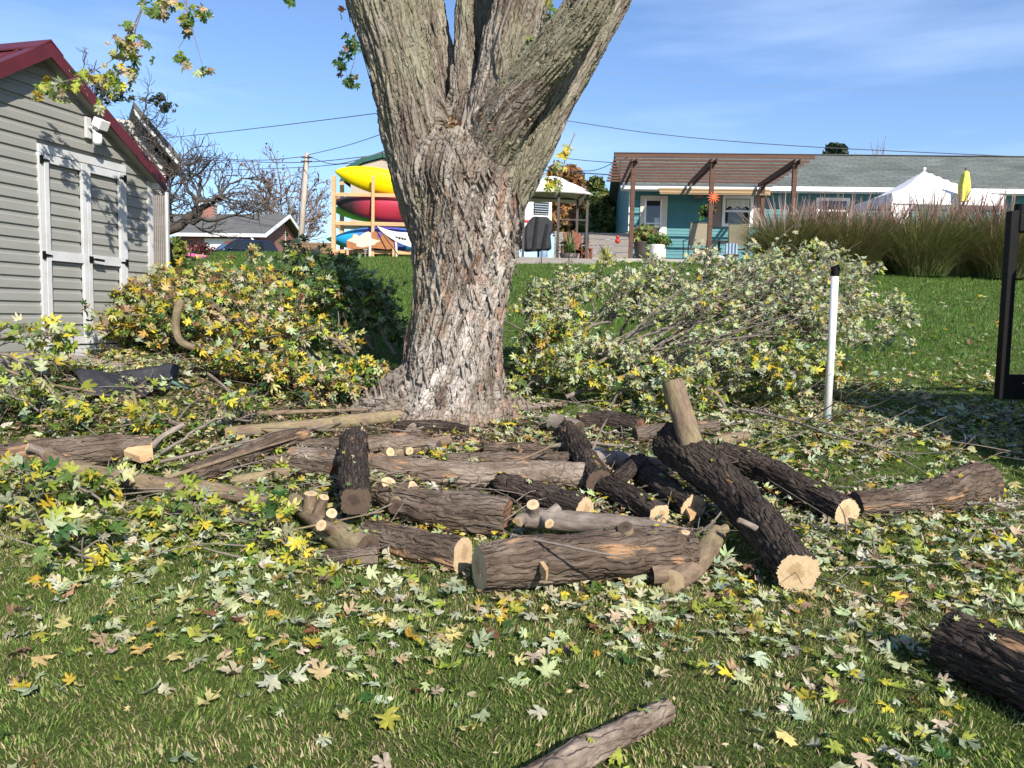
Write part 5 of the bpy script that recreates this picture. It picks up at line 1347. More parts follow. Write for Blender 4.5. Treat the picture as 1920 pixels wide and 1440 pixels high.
wl_ = ['sagging power line crossing above the shed and garage', 'power line drooping into the pole from the left', 'heavy service line rising from the pole toward the maple', 'upper straight power line level with the pole bracket', 'lowest power line running behind the kayak rack', 'looped service cable from pole to the green trimmed shed', 'power line descending over the pergola and teal roof', 'thin line running into the pergola top corner', 'drooping service line into the pergola corner', 'faint distant power line high over the garage', 'faint distant power line high over the teal house']
for wps, lb in zip(wires, wl_):
    s_ = spline([tuple(P(*q)) for q in wps], 40); Y = s_[:, 1].mean()
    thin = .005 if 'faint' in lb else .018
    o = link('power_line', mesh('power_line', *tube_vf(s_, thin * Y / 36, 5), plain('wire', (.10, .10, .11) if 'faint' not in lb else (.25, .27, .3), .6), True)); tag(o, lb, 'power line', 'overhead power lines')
# ================================================================== CUT LOGS
def wood_mat(name, c1, c2, c3):
    m, t, b = new_mat(name)
    uv = N(t, 'ShaderNodeUVMap', uv_map='UVMap')
    ln = N(t, 'ShaderNodeVectorMath', operation='LENGTH'); nz = N(t, 'ShaderNodeTexNoise', Scale=2.2, Detail=4)
    t.links.new(uv.outputs['UV'], nz.inputs['Vector'])
    ad = N(t, 'ShaderNodeVectorMath', operation='ADD'); sc = N(t, 'ShaderNodeVectorMath', operation='SCALE'); sc.inputs['Scale'].default_value = .22
    t.links.new(nz.outputs['Color'], sc.inputs[0]); t.links.new(uv.outputs['UV'], ad.inputs[0]); t.links.new(sc.outputs[0], ad.inputs[1]); t.links.new(ad.outputs[0], ln.inputs[0])
    mu = N(t, 'ShaderNodeMath', operation='MULTIPLY'); mu.inputs[1].default_value = 58.0; t.links.new(ln.outputs['Value'], mu.inputs[0])
    sn = N(t, 'ShaderNodeMath', operation='SINE'); t.links.new(mu.outputs[0], sn.inputs[0])
    r = N(t, 'ShaderNodeMapRange'); r.inputs['From Min'].default_value = -1; r.inputs['From Max'].default_value = 1; r.inputs['To Max'].default_value = .55; t.links.new(sn.outputs[0], r.inputs['Value'])
    x = N(t, 'ShaderNodeMix', data_type='RGBA'); x.inputs['A'].default_value = c4(c1); x.inputs['B'].default_value = c4(c2); t.links.new(r.outputs['Result'], x.inputs['Factor'])
    n2 = N(t, 'ShaderNodeTexNoise', Scale=3.0, Detail=6, Roughness=.6); t.links.new(uv.outputs['UV'], n2.inputs['Vector'])
    r2 = N(t, 'ShaderNodeMapRange'); r2.inputs['From Min'].default_value = .48; r2.inputs['From Max'].default_value = .75; r2.inputs['To Max'].default_value = .7; t.links.new(n2.outputs['Fac'], r2.inputs['Value'])
    x2 = N(t, 'ShaderNodeMix', data_type='RGBA'); x2.inputs['B'].default_value = c4(c3); t.links.new(x.outputs['Result'], x2.inputs['A']); t.links.new(r2.outputs['Result'], x2.inputs['Factor'])
    nh_ = N(t, 'ShaderNodeTexNoise', Scale=2.6, Detail=5, Roughness=.6); t.links.new(uv.outputs['UV'], nh_.inputs['Vector'])
    hs_ = N(t, 'ShaderNodeMath', operation='MULTIPLY_ADD'); hs_.inputs[1].default_value = 1.1; t.links.new(nh_.outputs['Fac'], hs_.inputs[0]); t.links.new(ln.outputs['Value'], hs_.inputs[2])
    rh = N(t, 'ShaderNodeMapRange', interpolation_type='SMOOTHSTEP'); rh.inputs['From Min'].default_value = .88; rh.inputs['From Max'].default_value = 1.0; rh.inputs['To Min'].default_value = .75; rh.inputs['To Max'].default_value = 0.0; t.links.new(hs_.outputs[0], rh.inputs['Value'])
    x4 = N(t, 'ShaderNodeMix', data_type='RGBA'); x4.inputs['B'].default_value = c4(c3); t.links.new(x2.outputs['Result'], x4.inputs['A']); t.links.new(rh.outputs['Result'], x4.inputs['Factor'])
    t.links.new(x4.outputs['Result'], b.inputs['Base Color']); b.inputs['Roughness'].default_value = .8; b.inputs['Specular IOR Level'].default_value = .2
    n3 = N(t, 'ShaderNodeTexNoise', Scale=14.0, Detail=5); mp = N(t, 'ShaderNodeMapping'); mp.inputs['Scale'].default_value = (1, 6, 1); t.links.new(uv.outputs['UV'], mp.inputs['Vector']); t.links.new(mp.outputs[0], n3.inputs['Vector'])
    bp = N(t, 'ShaderNodeBump', Strength=.8, Distance=.004); t.links.new(n3.outputs['Fac'], bp.inputs['Height']); t.links.new(bp.outputs['Normal'], b.inputs['Normal'])
    return m
M_CUT = wood_mat('fresh_cut_wood', (.62, .47, .29), (.50, .35, .20), (.38, .25, .13))
M_CUTD = wood_mat('weathered_cut_wood', (.12, .085, .06), (.075, .052, .04), (.05, .034, .026))
M_CUTB = wood_mat('broken_heartwood', (.24, .13, .08), (.15, .08, .05), (.09, .05, .035))
M_WOODRAW = mat('split_wood', (.60, .42, .23), (.50, .31, .15), 9, .8, .004, 30, (1, 1, .3))
STY = {'dark': (.034, .022, (.060, .046, .038), (.036, .027, .022), (.095, .072, .058)), 'brown': (.026, .034, (.120, .088, .066), (.066, .047, .036), (.19, .150, .118)),
       'grey': (.0045, .05, (.20, .165, .14), (.155, .12, .10), (.27, .23, .195)), 'tan': (.005, .05, (.20, .145, .10), (.15, .105, .075), (.24, .20, .11)), 'pale': (.016, .03, (.20, .155, .12), (.13, .095, .072), (.30, .245, .20))}
def log_geo(path, sty, seed, nseg=40, rough_end=(0, 0)):
    amp, wid, ca, cb, cc = STY[sty]
    L = np.linalg.norm(np.diff(path[:, :3], axis=0), axis=1).sum()
    m_ = int(np.clip(L / .02, 14, 90)); s = spline(path, m_)
    rr = s[:, 3].mean()
    amp = min(amp, rr * .22); wid = min(wid, rr * .35)
    T_, N_, B_ = frames(s[:, :3]); a = np.arange(nseg) * 2 * math.pi / nseg
    cx = np.tile(np.cos(a), m_); sx = np.tile(np.sin(a), m_); v = np.repeat(np.linspace(0, L, m_), nseg)
    R = np.repeat(s[:, 3], nseg)
    d, cid, e, fi = bark_field(cx, sx, v, np.full_like(v, rr), wid, wid * 5.5, seed, .6)
    big = fbm(np.stack([cx * 1.3, sx * 1.3, v * 3.0 / max(rr * 8, .3)], 1), 3, seed + 3) - .5
    rad = R * (1 + .34 * big) + amp * (d - .45)
    gk = np.random.default_rng(seed)
    if sty in ('dark', 'brown', 'pale'):
        for _ in range(int(3 + L * 3)):      # knots and burls
            kv, ka = gk.uniform(0, L), gk.uniform(0, 6.283); kr = rr * gk.uniform(.25, .5)
            da = np.arctan2(sx * math.cos(ka) - cx * math.sin(ka), cx * math.cos(ka) + sx * math.sin(ka)) * rr
            q2 = (da ** 2 + ((v - kv) * .7) ** 2) / kr ** 2; rad = rad + rr * gk.uniform(-.1, .2) * np.exp(-q2)
    nrm = np.repeat(N_, nseg, 0) * cx[:, None] + np.repeat(B_, nseg, 0) * sx[:, None]
    V = np.repeat(s[:, :3], nseg, 0) + nrm * rad[:, None]
    for q, end in ((0, 0), (1, -1)):
        if rough_end[q]:
            idx = np.arange(nseg) + (0 if q == 0 else (m_ - 1) * nseg)
            off = (fbm(np.stack([np.cos(a) * 2.5, np.sin(a) * 2.5, np.full(nseg, seed * .1 + q)], 1), 3, seed) - .5) * rough_end[q]
            V[idx] += T_[end] * off[:, None]
    lo = fbm(V * 9, 3, seed + 5); li = fbm(V * 4, 3, seed + 6)
    C = lerp(np.tile(cb, (len(V), 1)), np.tile(ca, (len(V), 1)), np.clip(cid * 1.3, 0, 1))
    C = lerp(C, np.tile(cc, (len(V), 1)), np.clip((li - .48) / .15, 0, 1) * .6)
    C = C * (.7 + .6 * lo)[:, None]
    if sty in ('brown', 'pale', 'dark'):   # bark knocked off, raw wood showing
        pt_ = fbm(np.stack([cx * rr * 16, sx * rr * 16, v * 5], 1), 3, seed + 9)
        C = lerp(C, np.tile((.34, .20, .11), (len(V), 1)), np.clip((pt_ - (.70 if sty != 'dark' else .74)) / .03, 0, 1) * .85)
    i = np.arange(m_ - 1)[:, None] * nseg; j = np.arange(nseg)[None, :]; j2 = (j + 1) % nseg
    F = np.stack([i + j, i + j2, i + nseg + j2, i + nseg + j], -1).reshape(-1, 4)
    return V, F, C, s, T_, N_, B_, np.stack([cx * rr, sx * rr, v + seed], 1)
def face_mesh(rim, c, T, m, out, seed, jag=.0):
    n = len(rim); k = 7; V = [c + T * out * .002]; UV = [(0, 0)]
    u0 = rim[0] - c; rmax = np.linalg.norm(rim - c, axis=1).mean()
    for q in range(1, k + 1):
        f = q / k
        for i in range(n):
            V.append(c + (rim[i] - c) * f + T * out * (.004 * (1 - f)) ); a = 2 * math.pi * i / n; UV.append((f * math.cos(a), f * math.sin(a)))
    V = np.array(V)
    if jag:
        w = fbm(V * 40, 3, seed) - .5; ff = np.concatenate([[0]] + [[q / k] * n for q in range(1, k + 1)]); V = V + T * out * (w * jag * (1 - ff ** 4))[:, None] - T * out * (jag * .5 * (1 - ff ** 2))[:, None]
    F = [(0, 1 + i, 1 + (i + 1) % n) for i in range(n)]
    for q in range(k - 1):
        for i in range(n):
            a = 1 + q * n + i; b_ = 1 + q * n + (i + 1) % n; F.append((a, a + n, b_ + n, b_))
    if out < 0: F = [tuple(reversed(f)) for f in F]
    return mesh('cut_face', V, F, m, True, uv=UV)
ENDM = {'fresh': (M_CUT, 0.0), 'dark': (M_CUTD, .0), 'broken': (M_CUTB, .05), 'none': (None, 0)}
_ls = [1000]
LOG_PATHS = []
def stick(parent, name, path, sty, ends, nseg):
    _ls[0] += 37; seed = _ls[0]
    re_ = tuple(.03 if e == 'broken' else (.006 if e == 'dark' else .003) for e in ends)
    V, F, C, s, T_, N_, B_, BCC = log_geo(path, sty, seed, nseg, re_)
    o = link(name, mesh(name, V, F, {'dark': M_LOGBARK, 'brown': M_BROWNBARK, 'pale': M_PALEBARK}.get(sty, M_SMOOTHBARK), True, cols={'bk': C, 'bc': BCC}), parent)
    for q, e in enumerate(ends):
        m, jag = ENDM[e]
        if m is None: continue
        rim = V[:nseg] if q == 0 else V[-nseg:]; c = rim.mean(0); T = T_[0] if q == 0 else T_[-1]
        fo_ = link('cut_face', face_mesh(rim, c, T, m, -1 if q == 0 else 1, seed, jag), parent if name == 'bark' else o)
        fo_["label"] = {'fresh': 'pale freshly sawn end', 'dark': 'dark weathered sawn end', 'broken': 'rough broken brown end'}[e]
    return o, s
def log(label, pts, sty, ends=('fresh', 'fresh'), stubs=(), name='log', nseg=92, cat='log', group='sawn logs heaped before the maple'):
    """pts: (px, py, height of the axis above ground, radius in metres)"""
    p3 = np.array([tuple(at(a, b_, h)) + (r,) for a, b_, h, r in pts])
    root = thing(name, label, cat, Vector(p3[0][:3]), group=group)
    b_, s = stick(root, 'bark', p3, sty, ends, nseg)
    LOG_PATHS.append(s)
    for (t_, (tx, ty, dY), r, sst, e) in stubs:
        i = int(t_ * (len(s) - 1)); p0 = s[i, :3]; tip = np.array(P(tx, ty, p0[1] + dY))
        pm = p0 + (tip - p0) * .5 + np.array([0, 0, .01])
        path = np.array([tuple(p0) + (r * 1.25,), tuple(pm) + (r,), tuple(tip) + (r * .95,)])
        stick(root, 'branch_stub', path, sst, ('none', e), 18)
    return root
G_ = None
# --- the leaning log and its neighbours
log('long dark furrowed log leaning up across the heap with a tall olive stub', [(1497, 1076, .12, .118), (1440, 1000, .19, .122), (1370, 920, .27, .135), (1300, 862, .37, .15), (1258, 826, .42, .155)], 'dark', ('fresh', 'dark'),
    [(.74, (1260, 714, .12), .078, 'tan', 'dark'), (.22, (1385, 975, -.05), .018, 'grey', 'fresh')])
log('straight dark log lying behind the leaning log, sawn end toward the right log', [(1588, 962, .10, .10), (1500, 918, .11, .11), (1420, 880, .12, .118), (1352, 855, .13, .12)], 'dark', ('fresh', 'dark'), [(.72, (1438, 880, -.08), .035, 'brown', 'dark'), (.45, (1508, 908, -.10), .022, 'brown', 'dark')])
log('brown forked log alone at the right with split upturned end', [(1603, 948, .10, .095), (1680, 940, .105, .10), (1760, 930, .11, .115), (1800, 915, .13, .135), (1848, 902, .15, .15)], 'brown', ('dark', 'broken'), [(.50, (1738, 975, -.14), .04, 'tan', 'fresh'), (.66, (1795, 973, -.12), .026, 'grey', 'broken'), (.8, (1830, 955, .0), .09, 'brown', 'broken')])
log('thick dark furrowed log lying apart on the grass at the right', [(1778, 1203, .125, .12), (1850, 1232, .13, .135), (1960, 1282, .13, .14), (2100, 1345, .13, .14)], 'dark', ('dark', 'fresh'))
log('thin grey brown log lying alone on the open grass in front', [(1250, 1330, .045, .042), (1175, 1370, .048, .046), (1090, 1415, .05, .05), (985, 1475, .052, .052)], 'pale', ('dark', 'fresh'), [(.55, (1085, 1385, -.05), .012, 'brown', 'dark')], nseg=36)
log('big grey brown log lying crosswise at the front with a pale notch', [(898, 1068, .13, .118), (985, 1056, .135, .135), (1080, 1047, .14, .14), (1180, 1038, .145, .15), (1255, 1035, .145, .15), (1298, 1036, .14, .13)], 'brown', ('fresh', 'dark'), [(.60, (1172, 988, -.06), .045, 'tan', 'dark'), (.93, (1285, 998, -.04), .026, 'grey', 'fresh')])
log('brown log with oval pale sawn face touching the big front log', [(688, 998, .09, .085), (740, 1010, .092, .09), (800, 1025, .095, .095), (868, 1040, .098, .10)], 'brown', ('dark', 'fresh'))
log('short curved tan branch piece with creased bark and pale face at the front', [(1262, 1092, .06, .068), (1300, 1062, .075, .07), (1328, 1028, .10, .066), (1342, 1000, .13, .06)], 'tan', ('fresh', 'dark'), [(.12, (1222, 1078, -.02), .05, 'tan', 'none'), (.9, (1362, 990, .05), .03, 'tan', 'dark')], nseg=32)
log('smooth grey branch with several pale knob cuts lying behind the big front log', [(985, 972, .17, .055), (1040, 975, .17, .062), (1120, 980, .17, .062), (1200, 990, .17, .06), (1296, 1008, .17, .05)], 'grey', ('dark', 'fresh'), [(.10, (999, 946, -.06), .040, 'grey', 'fresh'), (.03, (972, 978, -.08), .034, 'grey', 'fresh'), (.16, (1030, 982, -.12), .032, 'grey', 'fresh'), (.22, (1048, 952, .03), .040, 'grey', 'fresh')], nseg=32)
log('dark furrowed log with a half round pale face behind the grey branch', [(938, 905, .10, .085), (1000, 925, .10, .09), (1096, 960, .10, .098)], 'dark', ('dark', 'fresh'))
log('gnarled brown log with burls and broken dark end in mid heap', [(712, 925, .10, .085), (770, 945, .11, .11), (850, 960, .12, .13), (952, 972, .12, .135)], 'brown', ('dark', 'broken'), [(.06, (728, 905, -.06), .05, 'tan', 'fresh'), (.16, (775, 915, -.08), .05, 'tan', 'fresh'), (.22, (742, 950, -.16), .055, 'tan', 'dark')])
log('dark log lying end-on toward the viewer with a cracked dark face', [(668, 940, .24, .092), (664, 900, .25, .098), (662, 860, .25, .105), (664, 825, .23, .105)], 'dark', ('dark', 'fresh'))
log('curved brown branch with clustered white knob cuts under the end-on log', [(550, 938, .08, .05), (585, 968, .09, .06), (625, 998, .09, .075), (690, 1030, .08, .085)], 'tan', ('dark', 'dark'), [(.30, (583, 925, -.02), .045, 'tan', 'fresh'), (.42, (608, 932, -.04), .034, 'tan', 'fresh'), (.62, (622, 962, -.09), .036, 'tan', 'fresh'), (.72, (602, 985, -.16), .034, 'tan', 'fresh')], nseg=32)
log('long pale barked log stretching across the middle of the heap', [(548, 852, .085, .07), (700, 872, .09, .082), (850, 888, .095, .09), (1000, 890, .10, .10), (1096, 892, .10, .105)], 'pale', ('dark', 'dark'), [(.35, (780, 892, -.12), .04, 'tan', 'dark')])
log('slender dark log directly behind the long pale log', [(838, 862, .07, .05), (950, 862, .075, .058), (1066, 862, .08, .06)], 'brown', ('dark', 'dark'))
log('thin grey log whose round pale end faces the trunk', [(1033, 790, .13, .085), (1062, 797, .12, .08), (1085, 806, .11, .078)], 'grey', ('fresh', 'dark'), nseg=30)
log('dark log slanting down toward the viewer from the round pale end', [(1062, 806, .10, .09), (1090, 850, .13, .098), (1125, 905, .13, .10)], 'dark', ('dark', 'dark'))
log('dark log with shaded grey face in the hollow of the heap', [(1128, 905, .10, .085), (1180, 935, .10, .085), (1236, 968, .10, .082)], 'dark', ('dark', 'fresh'))
log('dark log half hidden under the leaning log', [(1188, 872, .10, .085), (1240, 910, .10, .09), (1300, 952, .10, .09)], 'dark', ('dark', 'fresh'))
log('thick brown log with pale sawn end behind the hollow', [(1180, 872, .085, .075), (1220, 876, .09, .08), (1252, 878, .09, .08)], 'brown', ('fresh', 'dark'))
log('long smooth grey brown bough curving in from the left', [(58, 826, .16, .055), (95, 858, .15, .06), (135, 880, .14, .066), (220, 896, .12, .064), (310, 912, .10, .062), (395, 918, .08, .058), (470, 935, .06, .05), (540, 952, .05, .045)], 'tan', ('fresh', 'dark'), [(.14, (50, 838, -.1), .03, 'grey', 'fresh')])
log('thick furrowed log at the left with a wide pale wedge cut', [(-70, 868, .12, .12), (60, 856, .12, .12), (180, 846, .12, .115), (285, 838, .11, .10)], 'brown', ('fresh', 'fresh'))
log('pale brown broken log sloping up toward the trunk base', [(352, 893, .09, .085), (430, 865, .10, .08), (510, 832, .11, .078), (574, 815, .12, .07)], 'brown', ('dark', 'broken'), [(.15, (372, 880, -.06), .03, 'tan', 'fresh')])
log('slender tan log with white sawn end pointing at the trunk', [(420, 812, .06, .05), (560, 800, .07, .058), (680, 787, .075, .058), (757, 778, .08, .055)], 'tan', ('dark', 'fresh'), nseg=30)
log('short stubby branches with two white cut faces beneath the trunk', [(712, 862, .07, .05), (770, 842, .08, .052), (842, 825, .10, .045)], 'tan', ('fresh', 'dark'), [(.12, (732, 848, -.05), .04, 'tan', 'fresh'), (.4, (768, 846, -.08), .034, 'tan', 'fresh')], nseg=28)
log('dark short log with small white end at the foot of the trunk', [(742, 800, .06, .055), (820, 800, .065, .06), (882, 806, .07, .034)], 'dark', ('dark', 'fresh'), nseg=30)
log('brown log lying flat just behind the stubby branches', [(560, 835, .055, .045), (680, 828, .06, .05), (800, 818, .06, .048)], 'brown', ('dark', 'dark'), nseg=28)
log('small pale disc ended branch right of the trunk foot', [(972, 765, .06, .034), (1010, 762, .06, .034), (1060, 758, .06, .03)], 'grey', ('fresh', 'dark'), nseg=24)
log('dark rotten log in the shade behind the round pale end', [(1085, 792, .09, .075), (1140, 788, .1, .085), (1200, 800, .1, .08)], 'dark', ('dark', 'broken'))
log('brown log behind the leaning log base among leaves', [(1190, 815, .08, .06), (1270, 805, .09, .07), (1345, 800, .09, .06)], 'brown', ('dark', 'fresh'))
log('pale grey bough end at the far left edge', [(-60, 935, .10, .055), (20, 912, .11, .052), (72, 892, .13, .045)], 'grey', ('dark', 'broken'), nseg=28)
log('crooked brown stick standing up from the yellow leaf heap with a pale tip', [(362, 652, .62, .030), (338, 640, .68, .032), (329, 612, .80, .034), (333, 582, .95, .034), (340, 562, 1.04, .034)], 'tan', ('none', 'fresh'), name='cut_branch', nseg=20, cat='branch', group=None)
log('forked grey branch lying over the leaves near the black fabric', [(262, 862, .10, .022), (300, 822, .15, .024), (344, 796, .2, .02)], 'grey', ('dark', 'dark'), [(.97, (275, 780, .35), .018, 'grey', 'dark')], name='cut_branch', nseg=16, cat='branch', group=None)
for lb_, q, st_, e_ in [('short brown log tucked behind the knobby curved branch', [(500, 868, .07, .055), (560, 874, .07, .06), (625, 884, .07, .058)], 'brown', ('dark', 'broken')), ('pale grey log between the slanting dark log and the leaning log', [(1112, 858, .07, .06), (1160, 862, .075, .065), (1205, 866, .075, .06)], 'grey', ('dark', 'fresh')),
  ('stubby brown log wedged under the slender dark log', [(905, 845, .06, .055), (960, 842, .065, .06), (1030, 848, .065, .055)], 'brown', ('broken', 'dark')), ('split orange brown log below the trunk foot', [(690, 838, .06, .06), (750, 832, .07, .068), (822, 842, .07, .07)], 'pale', ('broken', 'dark')), ('root-like brown piece under the oval faced log', [(612, 1042, .045, .04), (660, 1048, .05, .055), (705, 1040, .06, .06)], 'brown', ('broken', 'dark')),
  ('small pale ended log behind the leaning log shoulder', [(1338, 832, .06, .045), (1362, 824, .07, .048), (1400, 818, .07, .045)], 'tan', ('fresh', 'dark')), ('dark bark slab leaning in the heap hollow', [(1150, 905, .14, .06), (1180, 880, .16, .055), (1205, 862, .18, .05)], 'dark', ('broken', 'dark')), ('short grey log by the sloping broken log', [(430, 905, .05, .04), (480, 895, .05, .042), (540, 884, .05, .04)], 'tan', ('dark', 'fresh'))]:
    log(lb_, q, st_, e_, nseg=48)
# thinner limbs tangled through the heap
for k, (lb_, q, r_) in enumerate([('thin limb crossing in front of the broken sloping log', [(285, 905, .12), (420, 862, .16), (565, 818, .14)], .016), ('slim tan limb running from the left logs to the trunk foot', [(300, 866, .13), (470, 826, .16), (640, 792, .1)], .013), ('thin stick poking out under the end-on dark log', [(470, 1008, .05), (590, 985, .12), (720, 958, .2)], .008), ('thin dark twig lying over the notch of the big front log', [(960, 1003, .26), (1090, 1030, .30), (1178, 1046, .29)], .008), ('slender stick leaning on the long pale log', [(912, 878, .12), (985, 858, .2), (1042, 832, .26)], .012),
  ('forked grey stick between round pale end and leaning log', [(1100, 870, .1), (1130, 800, .35), (1150, 770, .5)], .010), ('grey limb lying flat left of the trunk foot', [(455, 778, .05), (560, 772, .07), (690, 768, .06)], .026), ('crooked thin limb in front of the round pale end', [(1010, 840, .06), (1090, 830, .12), (1180, 838, .1)], .017), ('pale stick resting across the gnarled brown log', [(640, 880, .3), (720, 905, .26), (800, 930, .24)], .007), ('thin brown stick stuck in the hollow of the heap', [(1290, 1010, .1), (1330, 985, .2), (1352, 960, .28)], .010),
  ('bent grey limb beside the black fabric', [(235, 745, .06), (255, 770, .1), (250, 735, .2)], .024), ('long slim limb at the foot of the left leaf heap', [(390, 700, .08), (430, 735, .1), (465, 790, .06)], .016), ('thin limb reaching out of the left leaf bank', [(-20, 680, .3), (70, 715, .3), (180, 735, .22)], .014)]):
    log(lb_, [(a, b_, h, r_ * (1 - .25 * i)) for i, (a, b_, h) in enumerate(q)], ('tan', 'grey')[k % 2], ('fresh' if k % 3 == 0 else 'dark', 'dark'), name='cut_branch', nseg=14, cat='branch', group='thin limbs tangled through the log heap')
# pale wedges of raw wood
def chip_slab(name, label, pxs, h, th, m=M_WOODRAW):
    P3 = [at(a, b_, h) for a, b_ in pxs]; c = sum(P3, Vector()) / len(P3); nrm = (P3[1] - P3[0]).cross(P3[2] - P3[0]).normalized()
    if nrm.dot(EYE - c) < 0: nrm = -nrm
    n = len(P3); o = thing(name, label, 'wood chip', c)
    mb = MB(); mb.add([p + nrm * .004 for p in P3] + [p - nrm * th for p in P3], [tuple(range(n)), tuple(range(2 * n - 1, n - 1, -1))] + [((i + 1) % n, i, n + i, n + (i + 1) % n) for i in range(n)])
    mb.build('wedge', m, o, local=False)
chip_slab('wood_wedge', 'bright raw wood wedge exposed on the thick left log', [(232, 846), (250, 831), (284, 827), (287, 850), (262, 857)], .165, .05)
chip_slab('wood_wedge', 'narrow raw wood notch on the big front log', [(994, 1032), (1003, 1030), (1028, 1066), (1024, 1073), (1010, 1052)], .185, .05)
chip_slab('wood_wedge', 'pale sawn splinter under the leaning log', [(1284, 948), (1292, 945), (1306, 962), (1294, 970)], .10, .03)
# ================================================================== MAPLE LEAVES
m_leaf, t, b = new_mat('maple_leaf')
lc = N(t, 'ShaderNodeAttribute', attribute_name='lc'); lb = N(t, 'ShaderNodeAttribute', attribute_name='lb'); ge = N(t, 'ShaderNodeNewGeometry')
x = N(t, 'ShaderNodeMix', data_type='RGBA'); t.links.new(ge.outputs['Backfacing'], x.inputs['Factor']); t.links.new(lc.outputs['Color'], x.inputs['A']); t.links.new(lb.outputs['Color'], x.inputs['B'])
tcx = N(t, 'ShaderNodeTexCoord'); nzl = N(t, 'ShaderNodeTexNoise', Scale=55.0, Detail=3); t.links.new(tcx.outputs['Object'], nzl.inputs['Vector'])
rl = N(t, 'ShaderNodeMapRange'); rl.inputs['From Min'].default_value = .3; rl.inputs['From Max'].default_value = .7; rl.inputs['To Min'].default_value = .78; rl.inputs['To Max'].default_value = 1.18; t.links.new(nzl.outputs['Fac'], rl.inputs['Value'])
xm = N(t, 'ShaderNodeMix', data_type='RGBA', blend_type='MULTIPLY'); xm.inputs['Factor'].default_value = 1; t.links.new(x.outputs['Result'], xm.inputs['A']); t.links.new(rl.outputs['Result'], xm.inputs['B'])
t.links.new(xm.outputs['Result'], b.inputs['Base Color']); b.inputs['Roughness'].default_value = .55; b.inputs['Specular IOR Level'].default_value = .35
tr_ = N(t, 'ShaderNodeBsdfTranslucent'); t.links.new(lc.outputs['Color'], tr_.inputs['Color']); ms_ = N(t, 'ShaderNodeMixShader'); ms_.inputs[0].default_value = .28
t.links.new(b.outputs[0], ms_.inputs[1]); t.links.new(tr_.outputs[0], ms_.inputs[2]); t.links.new(ms_.outputs[0], t.nodes['Material Output'].inputs['Surface'])
M_LEAF = m_leaf
_half_hi = [(0, 1.0), (.045, .86), (.10, .84), (.085, .70), (.13, .66), (.07, .50), (.22, .62), (.25, .74), (.32, .68), (.47, .72), (.40, .58), (.42, .48), (.30, .44), (.17, .31), (.30, .26), (.36, .30), (.50, .20), (.34, .12), (.30, .05), (.12, .06)]
_half_lo = [(0, 1.0), (.12, .72), (.06, .50), (.28, .66), (.47, .72), (.40, .48), (.16, .31), (.49, .20), (.26, .05)]
def leaf_template(half, stem=True):
    out = [(x_, y_) for x_, y_ in half] + [(0, 0)] + [(-x_, y_) for x_, y_ in reversed(half[1:])]
    pts = [(0, .34)] + out; n = len(out)
    F = [(0, 1 + (i + 1) % n, 1 + i) for i in range(n)]
    if stem:
        k = len(pts); pts += [(-.012, 0), (.012, 0), (.05, -.55)]; F.append((k + 2, k + 1, k))
    return np.array(pts), np.array(F)
T_HI = leaf_template(_half_hi); T_LO = leaf_template(_half_lo)
PAL = {  # (upper side, underside)
 'green': ((.085, .145, .025), (.30, .36, .23)), 'deep': ((.035, .095, .02), (.26, .33, .22)), 'lime': ((.29, .335, .045), (.43, .46, .25)),
 'yellow': ((.50, .41, .04), (.50, .45, .18)), 'gold': ((.42, .265, .035), (.44, .34, .14)), 'pale': ((.36, .40, .20), (.46, .49, .32)),
 'silver': ((.40, .41, .29), (.48, .48, .36)), 'tan': ((.40, .29, .17), (.46, .37, .26)), 'brown': ((.17, .075, .035), (.24, .15, .10))}
PN = list(PAL)
def leaf_batch(pos, nrm, head, size, kinds, tmpl, g, fold=(.05, .35), droop=(-.25, .45)):
    """many leaves in one mesh; head is the in-plane direction towards the tip"""
    T2, TF2 = tmpl; n = len(pos); k = len(T2)
    nrm = nrm / np.linalg.norm(nrm, axis=1)[:, None]
    y = head - nrm * (head * nrm).sum(1)[:, None]; y /= np.linalg.norm(y, axis=1)[:, None] + 1e-9
    x_ = np.cross(y, nrm)
    fo = g.uniform(*fold, n); dr = g.uniform(*droop, n); tw = g.normal(size=n) * .25
    asp = g.uniform(.85, 1.15, n)
    lx = T2[None, :, 0] * asp[:, None]; ly = np.tile(T2[None, :, 1], (n, 1))
    lz = fo[:, None] * np.abs(lx) * 1.0 - dr[:, None] * (ly - .3) ** 2 + tw[:, None] * lx * ly
    ph = g.uniform(0, 6.28, (n, 2)); lz = lz + .07 * np.sin(lx * 11 + ph[:, :1]) + .07 * np.sin(ly * 8 + ph[:, 1:]) * (ly + .1)
    cu = g.uniform(-.9, .9, n) * (g.random(n) < .45); r2_ = lx ** 2 + (ly - .35) ** 2; lz = lz + cu[:, None] * r2_ * 1.3
    lx = lx * (1 - .25 * np.abs(cu[:, None]) * r2_) + .10 * g.normal(size=(n, 1)) * (ly - .3)
    ra = g.normal(size=(n, k)) * .035; lx = lx * (1 + ra); ly = np.where(ly < -.1, ly, ly * (1 + np.roll(ra, 3, 1)))
    V = pos[:, None, :] + size[:, None, None] * (lx[..., None] * x_[:, None, :] + (ly[..., None] - .3) * y[:, None, :] + lz[..., None] * nrm[:, None, :])
    F = (TF2[None] + (np.arange(n) * k)[:, None, None]).reshape(-1, 3)
    A = np.array([PAL[q][0] for q in PN]); B = np.array([PAL[q][1] for q in PN])
    j = g.uniform(.75, 1.25, (n, 1)); jj = 1 + g.normal(size=(n, 3)) * .06
    ca = np.clip(A[kinds] * j * jj, 0, .8); cb = np.clip(B[kinds] * (j * .5 + .5) * jj, 0, .8)
    return V.reshape(-1, 3), F, {'lc': np.repeat(ca, k, 0), 'lb': np.repeat(cb, k, 0)}
